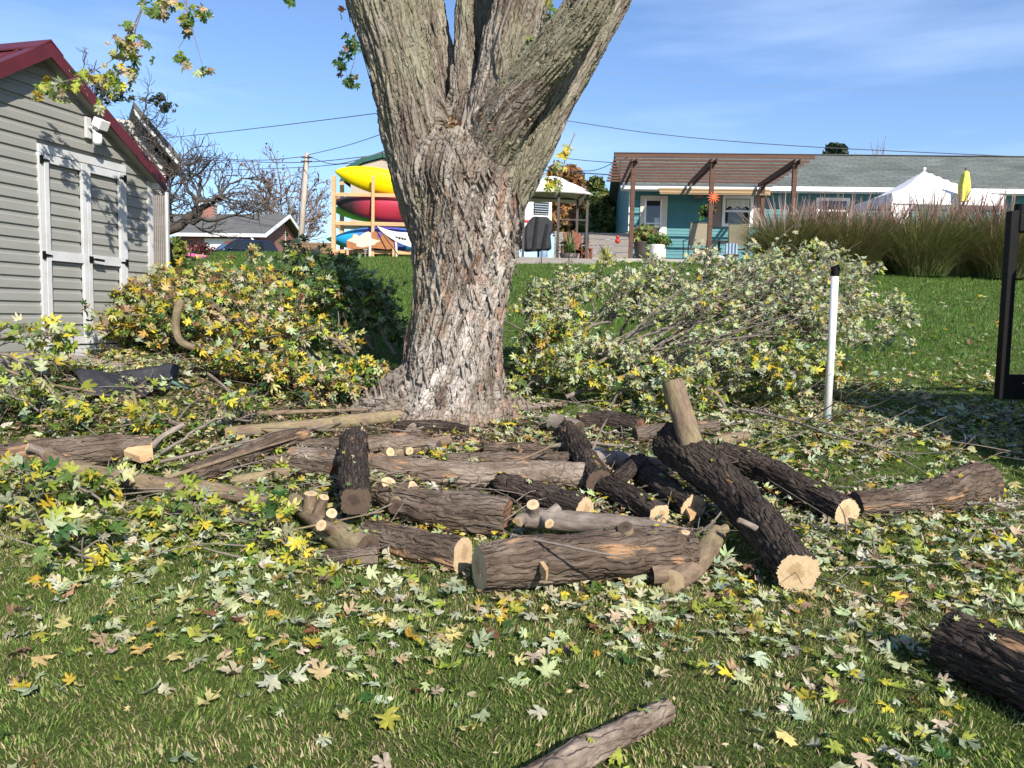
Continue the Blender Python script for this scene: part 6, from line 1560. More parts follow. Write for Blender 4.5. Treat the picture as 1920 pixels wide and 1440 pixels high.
def kinds_of(g, n, mix):
    nm = list(mix); pr = np.array([mix[q] for q in nm], float); pr /= pr.sum()
    return np.array([PN.index(q) for q in nm])[g.choice(len(nm), n, p=pr)]

# ------------------------------------------------------------------ cut leafy boughs
MIXL = {'yellow': 20, 'lime': 20, 'green': 18, 'gold': 13, 'deep': 14, 'pale': 5, 'tan': 10, 'brown': 7}
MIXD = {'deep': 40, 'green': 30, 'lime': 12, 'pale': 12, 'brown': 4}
MIXR = {'pale': 46, 'silver': 12, 'lime': 20, 'green': 10, 'yellow': 7, 'deep': 7, 'tan': 5}
MIXRL = {'lime': 24, 'yellow': 18, 'green': 20, 'pale': 20, 'silver': 10, 'gold': 6, 'deep': 8}
MIXF = {'green': 26, 'lime': 42, 'yellow': 18, 'deep': 4, 'pale': 10}
def bough(label, base, tip, arch, r0, mix, nl, size, seed, group, bare=.15, nsec=11, under=0.0, spread=.5, minh=.03, name='leafy_bough', rise=.12):
    g = np.random.default_rng(seed); base = np.array(base, float); tip = np.array(tip, float)
    L = np.linalg.norm(tip - base); ax = (tip - base) / L
    mid = (base + tip) / 2 + np.array([0, 0, arch]) + g.normal(size=3) * L * .04
    main = spline([tuple(base), tuple(mid), tuple(tip)], 18); main[1:-1] += g.normal(size=(16, 3)) * .012
    polys = [(main, np.linspace(r0, .006, 18), 2)]; nodes = []; dirs = []
    for q in range(nsec):
        f = g.uniform(bare, 1.0); i = int(f * 17); d = main[min(i + 1, 17)] - main[max(i - 1, 0)]; d /= np.linalg.norm(d)
        sd = g.normal(size=3); sd -= d * sd.dot(d); sd /= np.linalg.norm(sd); sd[2] = abs(sd[2]) * .6 + rise
        dd = d * .75 + sd * g.uniform(.5, 1.0); dd /= np.linalg.norm(dd)
        l2 = L * spread * g.uniform(.45, 1.0) * (1.1 - .5 * f)
        p = main[i]; c = np.array([p, p + dd * l2 * .5 + np.array([0, 0, .04 * L]), p + dd * l2 + np.array([0, 0, -.05 * L]) + g.normal(size=3) * .05])
        s2 = spline(c, 9); polys.append((s2, np.linspace(max(r0 * .38, .007), .0025, 9), 1))
        for u in range(2, 9): nodes.append(s2[u]); dirs.append(s2[u] - s2[u - 1])
        for w in range(3):
            u = g.integers(2, 9); d3 = (s2[min(u, 8)] - s2[u - 1]); d3 /= np.linalg.norm(d3); d3 = d3 + g.normal(size=3) * .55; d3 /= np.linalg.norm(d3)
            l3 = l2 * g.uniform(.25, .5); c3 = np.array([s2[u], s2[u] + d3 * l3 * .5 + np.array([0, 0, .01]), s2[u] + d3 * l3 - np.array([0, 0, .03])]); s3 = spline(c3, 6)
            polys.append((s3, np.linspace(.0035, .0018, 6), 0))
            for v in range(1, 6): nodes.append(s3[v]); dirs.append(s3[v] - s3[v - 1])
    for q in range(int(18 * bare) + 1, 18): nodes.append(main[q]); dirs.append(main[q] - main[q - 1])
    for pp, rr, lv in polys:
        zf = ground(pp[:, 0], pp[:, 1]) + rr + .01; pp[:, 2] = np.maximum(pp[:, 2], zf)
    root = thing(name, label, 'branch', Vector(polys[0][0][0]), group=group)
    V, F = branches_mesh(polys[:1], lambda l: 9); link('stem', mesh('stem', V, F, M_TWIG, True), root)
    V, F = branches_mesh(polys[1:], lambda l: 5 if l == 1 else 4); tw_ = link('twigs', mesh('twigs', V, F, M_TWIG, True), root); tw_['kind'] = 'stuff'
    nodes = np.array(nodes); dirs = np.array(dirs); k = g.integers(0, len(nodes), nl)
    d = dirs[k] / (np.linalg.norm(dirs[k], axis=1)[:, None] + 1e-9)
    sd = g.normal(size=(nl, 3)); sd -= d * (sd * d).sum(1)[:, None]; sd /= np.linalg.norm(sd, axis=1)[:, None]
    hd = d * .5 + sd * .8 + np.array([0, 0, -.25]); s = size * g.uniform(.6, 1.25, nl)
    pos = nodes[k] + hd / np.linalg.norm(hd, axis=1)[:, None] * (s * .85)[:, None]
    pos[:, 2] = np.maximum(pos[:, 2], ground(pos[:, 0], pos[:, 1]) + minh)
    nr = g.normal(size=(nl, 3)) * .62 + np.array([.15, -.45, .75]); fl = g.random(nl) < under; nr[fl] *= -1
    V, F, C = leaf_batch(pos, nr, hd, s, kinds_of(g, nl, mix), T_LO, g)
    fo_ = link('leaves', mesh('leaves', V, F, M_LEAF, False, cols=C), root); fo_['kind'] = 'stuff'
    return root
bs_ = 7000
def B(px, py, h): return at(px, py, h)
LG = 'leafy boughs heaped left of the maple'; RG = 'leafy boughs heaped right of the maple'
# left heap: (base px,py,Y,h) -> tip
def pt(X, Y, h): return (X, Y, gz(X, Y) + h)
def bx(px, Y): return float(P(px, 600, Y).x)
L_B = [((640, 8.2, .15), (300, 8.0, .75), .35), ((600, 8.6, .2), (360, 8.9, 1.05), .3), ((560, 8.1, .12), (260, 8.1, .6), .3), ((660, 8.9, .2), (470, 9.4, 1.0), .3), ((520, 7.9, .1), (230, 8.0, .4), .35),
       ((700, 8.4, .15), (520, 8.2, .7), .3), ((480, 7.5, .1), (640, 7.5, .35), .3), ((420, 7.6, .15), (310, 8.6, 1.0), .25), ((560, 8.2, .2), (430, 8.6, .95), .3), ((400, 7.6, .1), (580, 7.4, .3), .3), ((600, 7.6, .1), (720, 7.9, .45), .3),
       ((330, 7.9, .3), (230, 8.3, .95), .2), ((430, 8.6, .3), (300, 9.2, 1.05), .2), ((500, 8.8, .3), (590, 9.3, 1.0), .2), ((300, 7.9, .1), (180, 8.0, .55), .25)]
for k, (a, c, ar) in enumerate(L_B):
    bough('yellow and green leafed bough in the heap between shed and trunk', pt(bx(a[0], a[1]), a[1], a[2] * .6), pt(bx(c[0], c[1]), c[1], c[2] * .52), ar * .5, .024, MIXL, 470, .085, bs_ + k, LG, .1, 13, .22, .5, rise=.06)
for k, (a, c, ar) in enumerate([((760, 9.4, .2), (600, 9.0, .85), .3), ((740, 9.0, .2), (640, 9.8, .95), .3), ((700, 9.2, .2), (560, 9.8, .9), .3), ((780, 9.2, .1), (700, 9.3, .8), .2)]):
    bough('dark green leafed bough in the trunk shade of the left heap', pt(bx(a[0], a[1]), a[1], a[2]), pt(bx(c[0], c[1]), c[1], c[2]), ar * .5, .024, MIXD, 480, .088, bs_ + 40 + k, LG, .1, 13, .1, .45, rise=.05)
for k, (a, c, ar) in enumerate([((700, 9.4, .2), (665, 8.9, .95), .3), ((560, 9.2, .4), (530, 9.3, .9), .1)]):   # sprigs that stick up
    bough('thin sprig standing up out of the left leaf heap', pt(bx(a[0], a[1]), a[1], a[2]), pt(bx(c[0], c[1]), c[1], c[2]), ar * .3, .010, MIXD, 70, .09, bs_ + 50 + k, LG, .35, 5, .1, .25)
R_B = [((980, 8.6, .1), (1250, 8.8, .9), .3), ((1020, 9.0, .15), (1330, 9.4, 1.1), .3), ((1080, 8.4, .1), (1420, 8.6, .8), .35), ((1150, 8.8, .15), (1520, 9.0, 1.15), .3), ((1200, 8.2, .1), (1560, 8.4, .75), .35), ((1260, 8.6, .2), (1610, 8.9, .95), .35),
       ((1000, 8.2, .1), (1180, 8.0, .5), .3), ((1320, 9.0, .2), (1560, 9.4, 1.2), .3), ((1100, 8.0, .1), (1380, 7.8, .4), .3), ((1350, 8.3, .15), (1640, 8.6, .6), .3), ((960, 9.0, .1), (1100, 9.6, 1.0), .3), ((1150, 9.4, .2), (1260, 9.8, 1.05), .3), ((1250, 9.2, .3), (1450, 9.8, 1.3), .3), ((1400, 8.8, .2), (1660, 9.1, .8), .3), ((1060, 8.6, .3), (1010, 9.2, 1.0), .2), ((1420, 9.2, .4), (1600, 9.6, 1.25), .2), ((1180, 8.4, .3), (1490, 8.9, 1.3), .1), ((1160, 8.3, .3), (1380, 8.9, 1.15), .1), ((1230, 8.4, .3), (1560, 8.8, 1.0), .1)]
for k, (a, c, ar) in enumerate(R_B):
    bough('pale leafed bough with silvery undersides in the heap right of the trunk', pt(bx(a[0], a[1]), a[1], a[2]), pt(bx(c[0], c[1]), c[1], c[2] * .95), ar * .5, .022, MIXR, 520, .062, bs_ + 60 + k, RG, .35, 15, .5, .5, rise=.05)
for k, (a, c, ar) in enumerate([((960, 7.9, .05), (1120, 7.7, .3), .2), ((1020, 8.1, .1), (1000, 8.6, .5), .2), ((1150, 7.7, .05), (1300, 7.5, .3), .2), ((1300, 7.6, .05), (1480, 7.5, .3), .2), ((1380, 7.4, .05), (1250, 7.3, .25), .2), ((1420, 7.8, .1), (1600, 7.9, .35), .2), ((980, 8.3, .1), (1080, 8.5, .75), .2)]):
    bough('yellow green bough at the foot of the right leaf heap', pt(bx(a[0], a[1]), a[1], a[2]), pt(bx(c[0], c[1]), c[1], c[2]), ar, .018, MIXRL, 430, .078, bs_ + 90 + k, RG, .1, 11, .3, .55)
for k, (a, c) in enumerate([((1040, 8.9, .5), (1060, 9.1, 1.25)), ((980, 8.8, .4), (1005, 8.9, 1.0)), ((1110, 9.0, .6), (1130, 9.2, 1.3)), ((1300, 9.2, .7), (1330, 9.3, 1.45)), ((1450, 9.2, .8), (1500, 9.3, 1.6)), ((1560, 9.0, .6), (1640, 9.2, 1.3)), ((1400, 9.3, .8), (1400, 9.4, 1.5)), ((1200, 9.2, .6), (1215, 9.4, 1.35))]):
    bough('pale sprig standing up above the right leaf heap', pt(bx(a[0], a[1]), a[1], a[2]), pt(bx(c[0], c[1]), c[1], c[2]), .05, .009, MIXR, 75, .066, bs_ + 180 + k, RG, .2, 6, .5, .35, rise=.3)
# big-leaved boughs in the left foreground
FB = [((-60, 640, .45), (130, 770, .25), .12, 60, .10, 'green bough drooping past the shed door foot at the left edge'), ((-60, 660, .5), (120, 640, .5), .06, 60, .105, 'leafy bough with big green leaves standing before the shed siding'), ((-80, 740, .3), (110, 790, .2), .1, 70, .095, 'yellow green bough behind the thick furrowed left log'),
 ((130, 890, .10), (-40, 1000, .06), .06, 90, .095, 'green bough hanging over the pale grey bough end'), ((300, 850, .1), (480, 790, .12), .06, 50, .085, 'sparse bough lying along the broken sloping log'), ((60, 930, .08), (220, 985, .05), .05, 100, .095, 'bright yellow tipped bough on the grass below the long curved bough'),
 ((260, 940, .05), (420, 1010, .05), .04, 90, .09, 'green leaf spray under the middle of the long curved bough'), ((330, 800, .12), (260, 790, .2), .06, 40, .09, 'yellow leaf spray beside the forked grey branch'), ((420, 970, .05), (560, 1040, .05), .04, 100, .088, 'green leaf spray touching the white knob branch'), ((20, 970, .05), (180, 1060, .05), .04, 80, .095, 'yellow and green spray at the lawn edge of the left leaf bank')]
for k, (a, c, ar, nl, sz, lb_) in enumerate(FB):
    bough(lb_, at(*a), at(*c), ar, .012, MIXF, nl, sz, bs_ + 120 + k, 'green boughs in the left foreground', .2, 8, .12, .42, .03, rise=.12)
# thin bare branch fanning out at the right
br_ = thing('bare_branch', 'thin dark forking branch lying over leaves beside the white pipe', 'branch', at(1450, 778, .1))
tr0 = spline([tuple(at(1390, 768, .12)), tuple(at(1470, 785, .14)), tuple(at(1560, 815, .15)), tuple(at(1660, 845, .12)), tuple(at(1765, 905, .03))], 30)
polys = [(tr0, np.linspace(.016, .005, 30), 2)]
for (i, q1, q2) in [(12, (1590, 770, .4), (1640, 710, .8)), (12, (1570, 770, .35), (1580, 705, .75)), (10, (1600, 735, .6), (1690, 690, .8)), (13, (1600, 850, .08), (1660, 885, .03)), (20, (1730, 800, .2), (1800, 770, .3)), (5, (1500, 740, .4), (1560, 700, .6)), (16, (1660, 790, .3), (1720, 760, .45)), (22, (1740, 850, .12), (1800, 838, .2)), (9, (1640, 760, .45), (1700, 720, .7))]:
    polys.append((spline([tuple(tr0[i]), tuple(at(*q1)), tuple(at(*q2))], 12), np.linspace(.007, .0025, 12), 1))
V, F = branches_mesh(polys[:1], lambda l: 8); link('stem', mesh('stem', V, F, M_TWIG, True), br_)
for q in polys[1:]:
    V, F = branches_mesh([q]); link('twig', mesh('twig', V, F, M_TWIG, True), br_)
# long grey stems reaching through the right heap
for k, (a, m_, c, r_) in enumerate([((1178, 705, .25), (1300, 650, .55), (1480, 590, .95), .013), ((1060, 745, .12), (1120, 720, .2), (1200, 700, .3), .024), ((1000, 660, .45), (1040, 655, .5), (945, 600, .7), .016), ((1165, 655, .5), (1230, 620, .65), (1330, 600, .8), .018), ((1200, 660, .5), (1330, 640, .65), (1500, 620, .8), .011), ((1290, 700, .3), (1400, 688, .35), (1500, 680, .4), .018), ((1250, 640, .6), (1400, 560, 1.0), (1490, 500, 1.35), .008), ((1340, 640, .6), (1430, 590, .9), (1560, 480, 1.5), .008)]):
    s_ = spline([tuple(at(*a)), tuple(at(*m_)), tuple(at(*c))], 20); rt = thing('bare_branch', 'long bare grey stem reaching through the pale right leaf heap', 'branch', Vector(s_[0]), group='bare stems in the right heap')
    V, F = tube_vf(s_, np.linspace(r_, r_ * .45, 20), 8); link('stem', mesh('stem', V, F, M_TWIG, True), rt)
    V, F = branches_mesh([(np.array([s_[12], s_[12] + (s_[16] - s_[12]) * .9 + rng.normal(size=3) * .06, s_[12] + (s_[19] - s_[12]) * 1.2 + rng.normal(size=3) * .12]), np.array([r_ * .5, r_ * .4, r_ * .2]), 1)]); link('twig', mesh('twig', V, F, M_TWIG, True), rt)

gb = np.random.default_rng(4242)
for k in range(26):   # twigs fanning out of the right heap
    px0 = gb.uniform(1120, 1330); Y0 = gb.uniform(7.9, 8.6); px1 = px0 + gb.uniform(120, 330); Y1 = Y0 + gb.uniform(-.1, .7)
    a = np.array(pt(bx(px0, Y0), Y0, gb.uniform(.25, .6))); c = np.array(pt(bx(min(px1, 1640), Y1), Y1, gb.uniform(.6, 1.4))); m_ = (a + c) / 2 + np.array([0, 0, gb.uniform(-.02, .12)])
    s_ = spline([tuple(a), tuple(m_), tuple(c)], 16); r_ = gb.uniform(.004, .010)
    rt = thing('bare_branch', 'thin bare twig fanning up out of the pale right leaf heap', 'branch', Vector(s_[0]), group='bare twigs fanning from the right heap')
    V, F = tube_vf(s_, np.linspace(r_, .002, 16), 6); link('stem', mesh('stem', V, F, M_TWIG, True), rt)
    for q in range(3):
        i = int(gb.integers(5, 14)); d = (s_[i + 1] - s_[i]); d /= np.linalg.norm(d); e = s_[i] + (d + gb.normal(size=3) * .45) * gb.uniform(.15, .4)
        V, F = tube_vf(np.array([s_[i], (s_[i] + e) / 2 + gb.normal(size=3) * .01, e]), np.array([r_ * .55, .003, .0015]), 5); link('twig', mesh('twig', V, F, M_TWIG, True), rt)
# ------------------------------------------------------------------ hanging leaf sprays of the maple
def spray(paths, blobs, n, size, mix, seed, Y):
    g = np.random.default_rng(seed); polys = []
    for pth in paths: polys.append((spline([tuple(P(a, b_, Y + (e[0] if e else 0))) for a, b_, *e in pth], 14), np.linspace(.006, .002, 14), 1))
    V, F = branches_mesh(polys, lambda l: 5); br = link('hanging_branch', mesh('hanging_branch', V, F, M_TWIG, True), tree)
    pos = []
    for (px, py, rx, ry, w_) in blobs:
        for _ in range(int(w_ * 1.8)): pos.append(P(px + g.normal() * rx * .5, py + g.normal() * ry * .5, Y + g.normal() * .08))
    pos = np.array([tuple(p) for p in pos]); m_ = len(pos)
    nr = g.normal(size=(m_, 3)) * .7 + np.array([.2, -.8, .15]); hd = g.normal(size=(m_, 3)) * .5 + np.array([0, 0, -.9])
    V, F, C = leaf_batch(pos, nr, hd, size * g.uniform(.7, 1.2, m_), kinds_of(g, m_, mix), T_HI, g)
    link('leaves', mesh('leaves', V, F, M_LEAF, False, cols=C), br)
MIXH = {'lime': 34, 'gold': 6, 'yellow': 4, 'green': 28, 'tan': 22, 'pale': 6}
spray([[(460, -420), (330, -200), (272, 0), (247, 75), (240, 100)], [(272, 0), (246, 60), (225, 100), (190, 125), (150, 145), (120, 152), (70, 172)], [(255, 45), (250, 100), (245, 140)], [(300, -60), (345, 0), (362, 60), (382, 130)], [(350, 0), (350, 60), (335, 90)], [(240, 100), (215, 150), (210, 170)], [(150, 145), (165, 180)]],
      [(240, 92, 34, 30, 26), (215, 150, 26, 26, 14), (105, 155, 18, 12, 7), (70, 175, 10, 14, 4), (150, 148, 18, 18, 7), (185, 200, 8, 22, 4), (248, 135, 14, 14, 6), (285, 22, 22, 18, 10), (300, 20, 20, 16, 8), (350, 50, 10, 34, 10), (380, 25, 18, 18, 9), (345, 110, 14, 14, 6), (385, 133, 12, 8, 4), (325, 5, 26, 12, 8), (240, 45, 12, 12, 4), (110, 180, 14, 16, 4)], 0, .085, MIXH, 9001, 6.75)
spray([[(690, 10, .1), (668, 60), (665, 110), (650, 160)], [(672, 90), (640, 100)]], [(655, 85, 16, 24, 8), (645, 120, 18, 22, 8), (655, 155, 18, 14, 8), (640, 25, 6, 10, 2), (545, 3, 8, 6, 3)], 0, .075, {'deep': 60, 'green': 30, 'brown': 10}, 9002, 7.1)
spray([[(1078, 250, .2), (1062, 290), (1050, 340), (1040, 370)]], [(1058, 285, 8, 10, 4), (1050, 315, 12, 12, 4), (1042, 345, 12, 16, 5), (1072, 275, 6, 6, 1)], 0, .085, {'lime': 40, 'pale': 40, 'yellow': 15}, 9003, 6.9)
spray([[(1040, -30), (1030, 20), (1035, 40)], [(990, 60, -.1), (992, 80, -.1)]], [(1036, 22, 12, 16, 5), (992, 76, 8, 8, 3)], 0, .08, {'lime': 50, 'green': 40}, 9004, 7.05)
spray([[(990, 30, .12), (935, 60), (938, 120), (930, 180), (925, 205)]], [], 0, .08, MIXH, 9005, 6.98) if False else None
vv_ = spline([tuple(P(958, 0, 7.02)), tuple(P(936, 70, 7.0)), tuple(P(945, 120, 6.95)), tuple(P(942, 175, 6.93)), tuple(P(934, 205, 6.95))], 24); link('vine', mesh('vine', *tube_vf(vv_, np.linspace(.012, .014, 24), 8), M_TWIG, True), tree)
# dry leaf litter caught in the crotches
g = np.random.default_rng(9100); pos = []
for (px, py, rx, ry, n_, Y) in [(945, 222, 34, 16, 60, 6.93), (850, 232, 16, 14, 26, 7.12), (935, 245, 20, 10, 18, 6.98)]:
    for _ in range(n_): pos.append(tuple(P(px + g.normal() * rx * .5, py + g.normal() * ry * .5, Y + g.normal() * .02)))
pos = np.array(pos); m_ = len(pos)
V, F, C = leaf_batch(pos, g.normal(size=(m_, 3)) + np.array([0, -1, .4]), g.normal(size=(m_, 3)), .055 * g.uniform(.6, 1.2, m_), kinds_of(g, m_, {'brown': 75, 'tan': 25}), T_LO, g)
lf = link('caught_leaves', mesh('caught_leaves', V, F, M_LEAF, False, cols=C), tree); lf['kind'] = 'stuff'

# ------------------------------------------------------------------ leaves on the lawn
g = np.random.default_rng(77)
N0 = 60000
X = g.uniform(-9, 11, N0); Y = g.uniform(2.0, 16, N0)
def dens(X, Y):
    right = _ss(-.8, 1.4, X)
    d = 26 + 34 * right
    d = d + (42 + 45 * right) * _ss(2.7, 3.7, Y)
    ring = _ss(4.1, 5.0, Y) * (1 - _ss(8.2, 9.4, Y))
    side = np.maximum(_ss(-.5, -1.2, X), _ss(1.2, 2.0, X)); far_r = 1 - _ss(4.3, 6.0, X - .12 * (Y - 5))
    d = d + ring * (120 + 190 * side) * far_r
    d = np.where(Y > 9, 26 * np.exp(-(Y - 9) / 1.8) + 3, d)
    return d
cl = fbm(np.stack([X * 1.5, Y * 1.5, X * 0], 1), 3, 3); cl = np.clip((cl - .33) / .20, .10, 1.9)
area = 20 * 14 / N0
pr = dens(X, Y) * cl * area * 1.9
keep = (g.random(N0) < pr * 1.0)
reps = np.clip(pr - 1, 0, 3)
X1_, Y1_ = X[keep], Y[keep]
extra = g.random(N0) < reps; X1_ = np.concatenate([X1_, X[extra] + g.normal(size=extra.sum()) * .05]); Y1_ = np.concatenate([Y1_, Y[extra] + g.normal(size=extra.sum()) * .05])
vis = np.abs(X1_) < .70 * Y1_ + .6; X1_, Y1_ = X1_[vis], Y1_[vis]
tr_c = S3['trunk'][0]; vis = np.hypot(X1_ - tr_c[0], Y1_ - tr_c[1]) > .62; X1_, Y1_ = X1_[vis], Y1_[vis]
n = len(X1_)
den = dens(X1_, Y1_)
Z1_ = ground(X1_, Y1_) + g.uniform(.014, .045, n) + np.where(den > 150, g.random(n) ** 2 * .07, 0)
kd = kinds_of(g, n, {'pale': 24, 'silver': 10, 'lime': 26, 'yellow': 12, 'green': 14, 'gold': 5, 'tan': 11, 'brown': 3, 'deep': 3})
lm = (X1_ < -.6) & (Y1_ > 4) & (g.random(n) < .55); kd[lm] = kinds_of(g, lm.sum(), {'lime': 46, 'green': 18, 'yellow': 15, 'pale': 20, 'deep': 3})
nr = g.normal(size=(n, 3)) * np.array([.34, .34, 0]) + np.array([0, -.08, 1.0]); nr[:, 2] = 1
pile = g.random(n) < .25; nr[pile] += g.normal(size=(pile.sum(), 3)) * .35; nr[:, 2] = np.abs(nr[:, 2]) + .15
up = g.random(n) < .5; nr[up] *= -1
hd = np.stack([np.cos(a_ := g.uniform(0, 6.283, n)), np.sin(a_), g.normal(size=n) * .1], 1)
sz = np.where(g.random(n) < .4, g.uniform(.025, .055, n), np.clip(g.normal(.074, .018, n), .04, .12))
big = sz / np.hypot(X1_, Y1_); order = np.argsort(-big)
solo = order[:300]; rest = order[300:]
pos = np.stack([X1_, Y1_, Z1_], 1)
for i in rest[-110:]:      # a few leaves rest on the logs
    s_ = LOG_PATHS[int(g.integers(0, 26))]; q = s_[int(g.integers(0, len(s_)))]; pos[i] = q[:3] + np.array([g.normal() * q[3] * .4, g.normal() * q[3] * .4 - q[3] * .3, q[3] * 1.0 + .012]); nr[i] = [g.normal() * .3, -.4 + g.normal() * .3, 1]
V, F, C = leaf_batch(pos[rest], nr[rest], hd[rest], sz[rest], kd[rest], T_LO, g, (-.35, .4), (-.5, .6))
tag(link('leaf_litter', mesh('leaf_litter', V, F, M_LEAF, False, cols=C)), 'yellow, green and silvery maple leaves strewn over the lawn', 'leaf litter', kind='stuff')
names_l = {'pale': 'pale green', 'silver': 'silvery', 'lime': 'yellow green', 'yellow': 'bright yellow', 'green': 'green', 'gold': 'golden orange', 'tan': 'dry tan', 'brown': 'dry brown', 'deep': 'dark green'}
lib = {}
for q in PN:
    lib[q] = []
    for v_ in range(5):
        V, F, C = leaf_batch(np.zeros((1, 3)), np.array([[0, 0, 1.0]]), np.array([[0, 1.0, 0]]), np.ones(1), np.array([PN.index(q)]), T_HI, g, (-.35, .4), (-.6, .7))
        lib[q].append(mesh('fallen_leaf', V, F, M_LEAF, False, cols=C))
for i in solo:
    q = PN[kd[i]]; o = bpy.data.objects.new('fallen_leaf', lib[q][int(g.integers(0, 5))])
    nn_ = Vector(nr[i]).normalized(); y_ = Vector(hd[i]); y_ = (y_ - nn_ * y_.dot(nn_)).normalized(); x_ = y_.cross(nn_)
    m4 = Matrix(((x_.x, y_.x, nn_.x, pos[i][0]), (x_.y, y_.y, nn_.y, pos[i][1]), (x_.z, y_.z, nn_.z, pos[i][2]), (0, 0, 0, 1))) @ Matrix.Diagonal((sz[i], sz[i], sz[i], 1))
    o.matrix_world = m4; COL.objects.link(o)
    side = 'lying pale underside up' if up[i] else 'lying face up'
    tag(o, f'{names_l[q]} maple leaf {side} on the open front lawn', 'leaf', f'{names_l[q]} fallen leaves {side[6:]}')

# ------------------------------------------------------------------ twigs, sawdust and chips
Vs, Fs, k = [], [], 0
for q in range(420):
    x0 = g.uniform(-5.5, 5); y0 = g.uniform(4.2, 8.6)
    if abs(x0) > .7 * y0 or math.hypot(x0 - tr_c[0], y0 - tr_c[1]) < .6: continue
    a = g.uniform(0, 6.28); L = g.uniform(.15, .9); h0 = g.uniform(.03, .12); h1 = g.uniform(.02, .22)
    c = np.array([[x0, y0, h0], [x0 + math.cos(a) * L * .5 + g.normal() * .04, y0 + math.sin(a) * L * .5 + g.normal() * .04, h0 + .05], [x0 + math.cos(a) * L, y0 + math.sin(a) * L, h1]])
    c[:, 2] += ground(c[:, 0], c[:, 1]); s_ = spline(c, 8); V, F = tube_vf(s_, np.linspace(g.uniform(.003, .008), .0018, 8), 4); Vs.append(V); Fs.append(F + k); k += len(V)
tag(link('twigs', mesh('twigs', np.vstack(Vs), np.vstack(Fs), M_TWIG, True)), 'thin broken twigs scattered among the logs', 'twigs', kind='stuff')
def chips(name, label, X, Y, size, pal, lift, m_name):
    n = len(X); Z = ground(X, Y) + lift
    c = np.stack([X, Y, Z], 1); u = g.normal(size=(n, 3)); u[:, 2] *= .35; u /= np.linalg.norm(u, axis=1)[:, None]; w = np.cross(u, g.normal(size=(n, 3)) * .4 + np.array([0, 0, 1])); w /= np.linalg.norm(w, axis=1)[:, None]
    s = size * g.uniform(.4, 1.4, n)[:, None]
    V = np.stack([c - u * s, c + w * s * .45, c + u * s, c - w * s * .45], 1).reshape(-1, 3); cl_ = np.repeat(np.array(pal)[g.integers(0, len(pal), n)] * g.uniform(.7, 1.2, n)[:, None], 4, 0)
    tag(link(name, mesh(name, V, np.arange(n * 4).reshape(-1, 4), M_LEAFBED, False, cols={'lc': cl_})), label, 'wood chips', kind='stuff')
n = 16000; X = g.uniform(-5.6, -1.2, n); Y = g.uniform(5.9, 8.4, n); X = np.where(g.random(n) < .25, g.normal(-.5, .6, n), X); Y = np.where(X > -1.2, g.uniform(6.2, 7.2, n), Y)
chips('wood_mulch', 'tan shredded wood mulch between the shed and the trunk', X, Y, .026, [(.34, .24, .16), (.26, .17, .11), (.42, .32, .22), (.18, .11, .08)], g.uniform(.015, .05, n), '')
n = 16000; X = g.normal(.1, 1.2, n); Y = g.uniform(4.9, 7.3, n)
chips('bark_litter', 'brown bark crumbs and mulch between the logs', X, Y, .022, [(.16, .105, .075), (.11, .075, .055), (.24, .17, .12), (.08, .055, .04)], g.uniform(.02, .05, n), '')
n = 3600; k = g.integers(0, len(LOG_PATHS), n); c = np.array([LOG_PATHS[i][g.integers(0, len(LOG_PATHS[i])), :2] for i in k]); X = c[:, 0] + g.normal(size=n) * .16; Y = c[:, 1] + g.normal(size=n) * .16
chips('sawdust', 'pale sawdust and chips scattered around the logs', X, Y, .013, [(.62, .48, .30), (.52, .38, .22)], g.uniform(.03, .055, n), '')

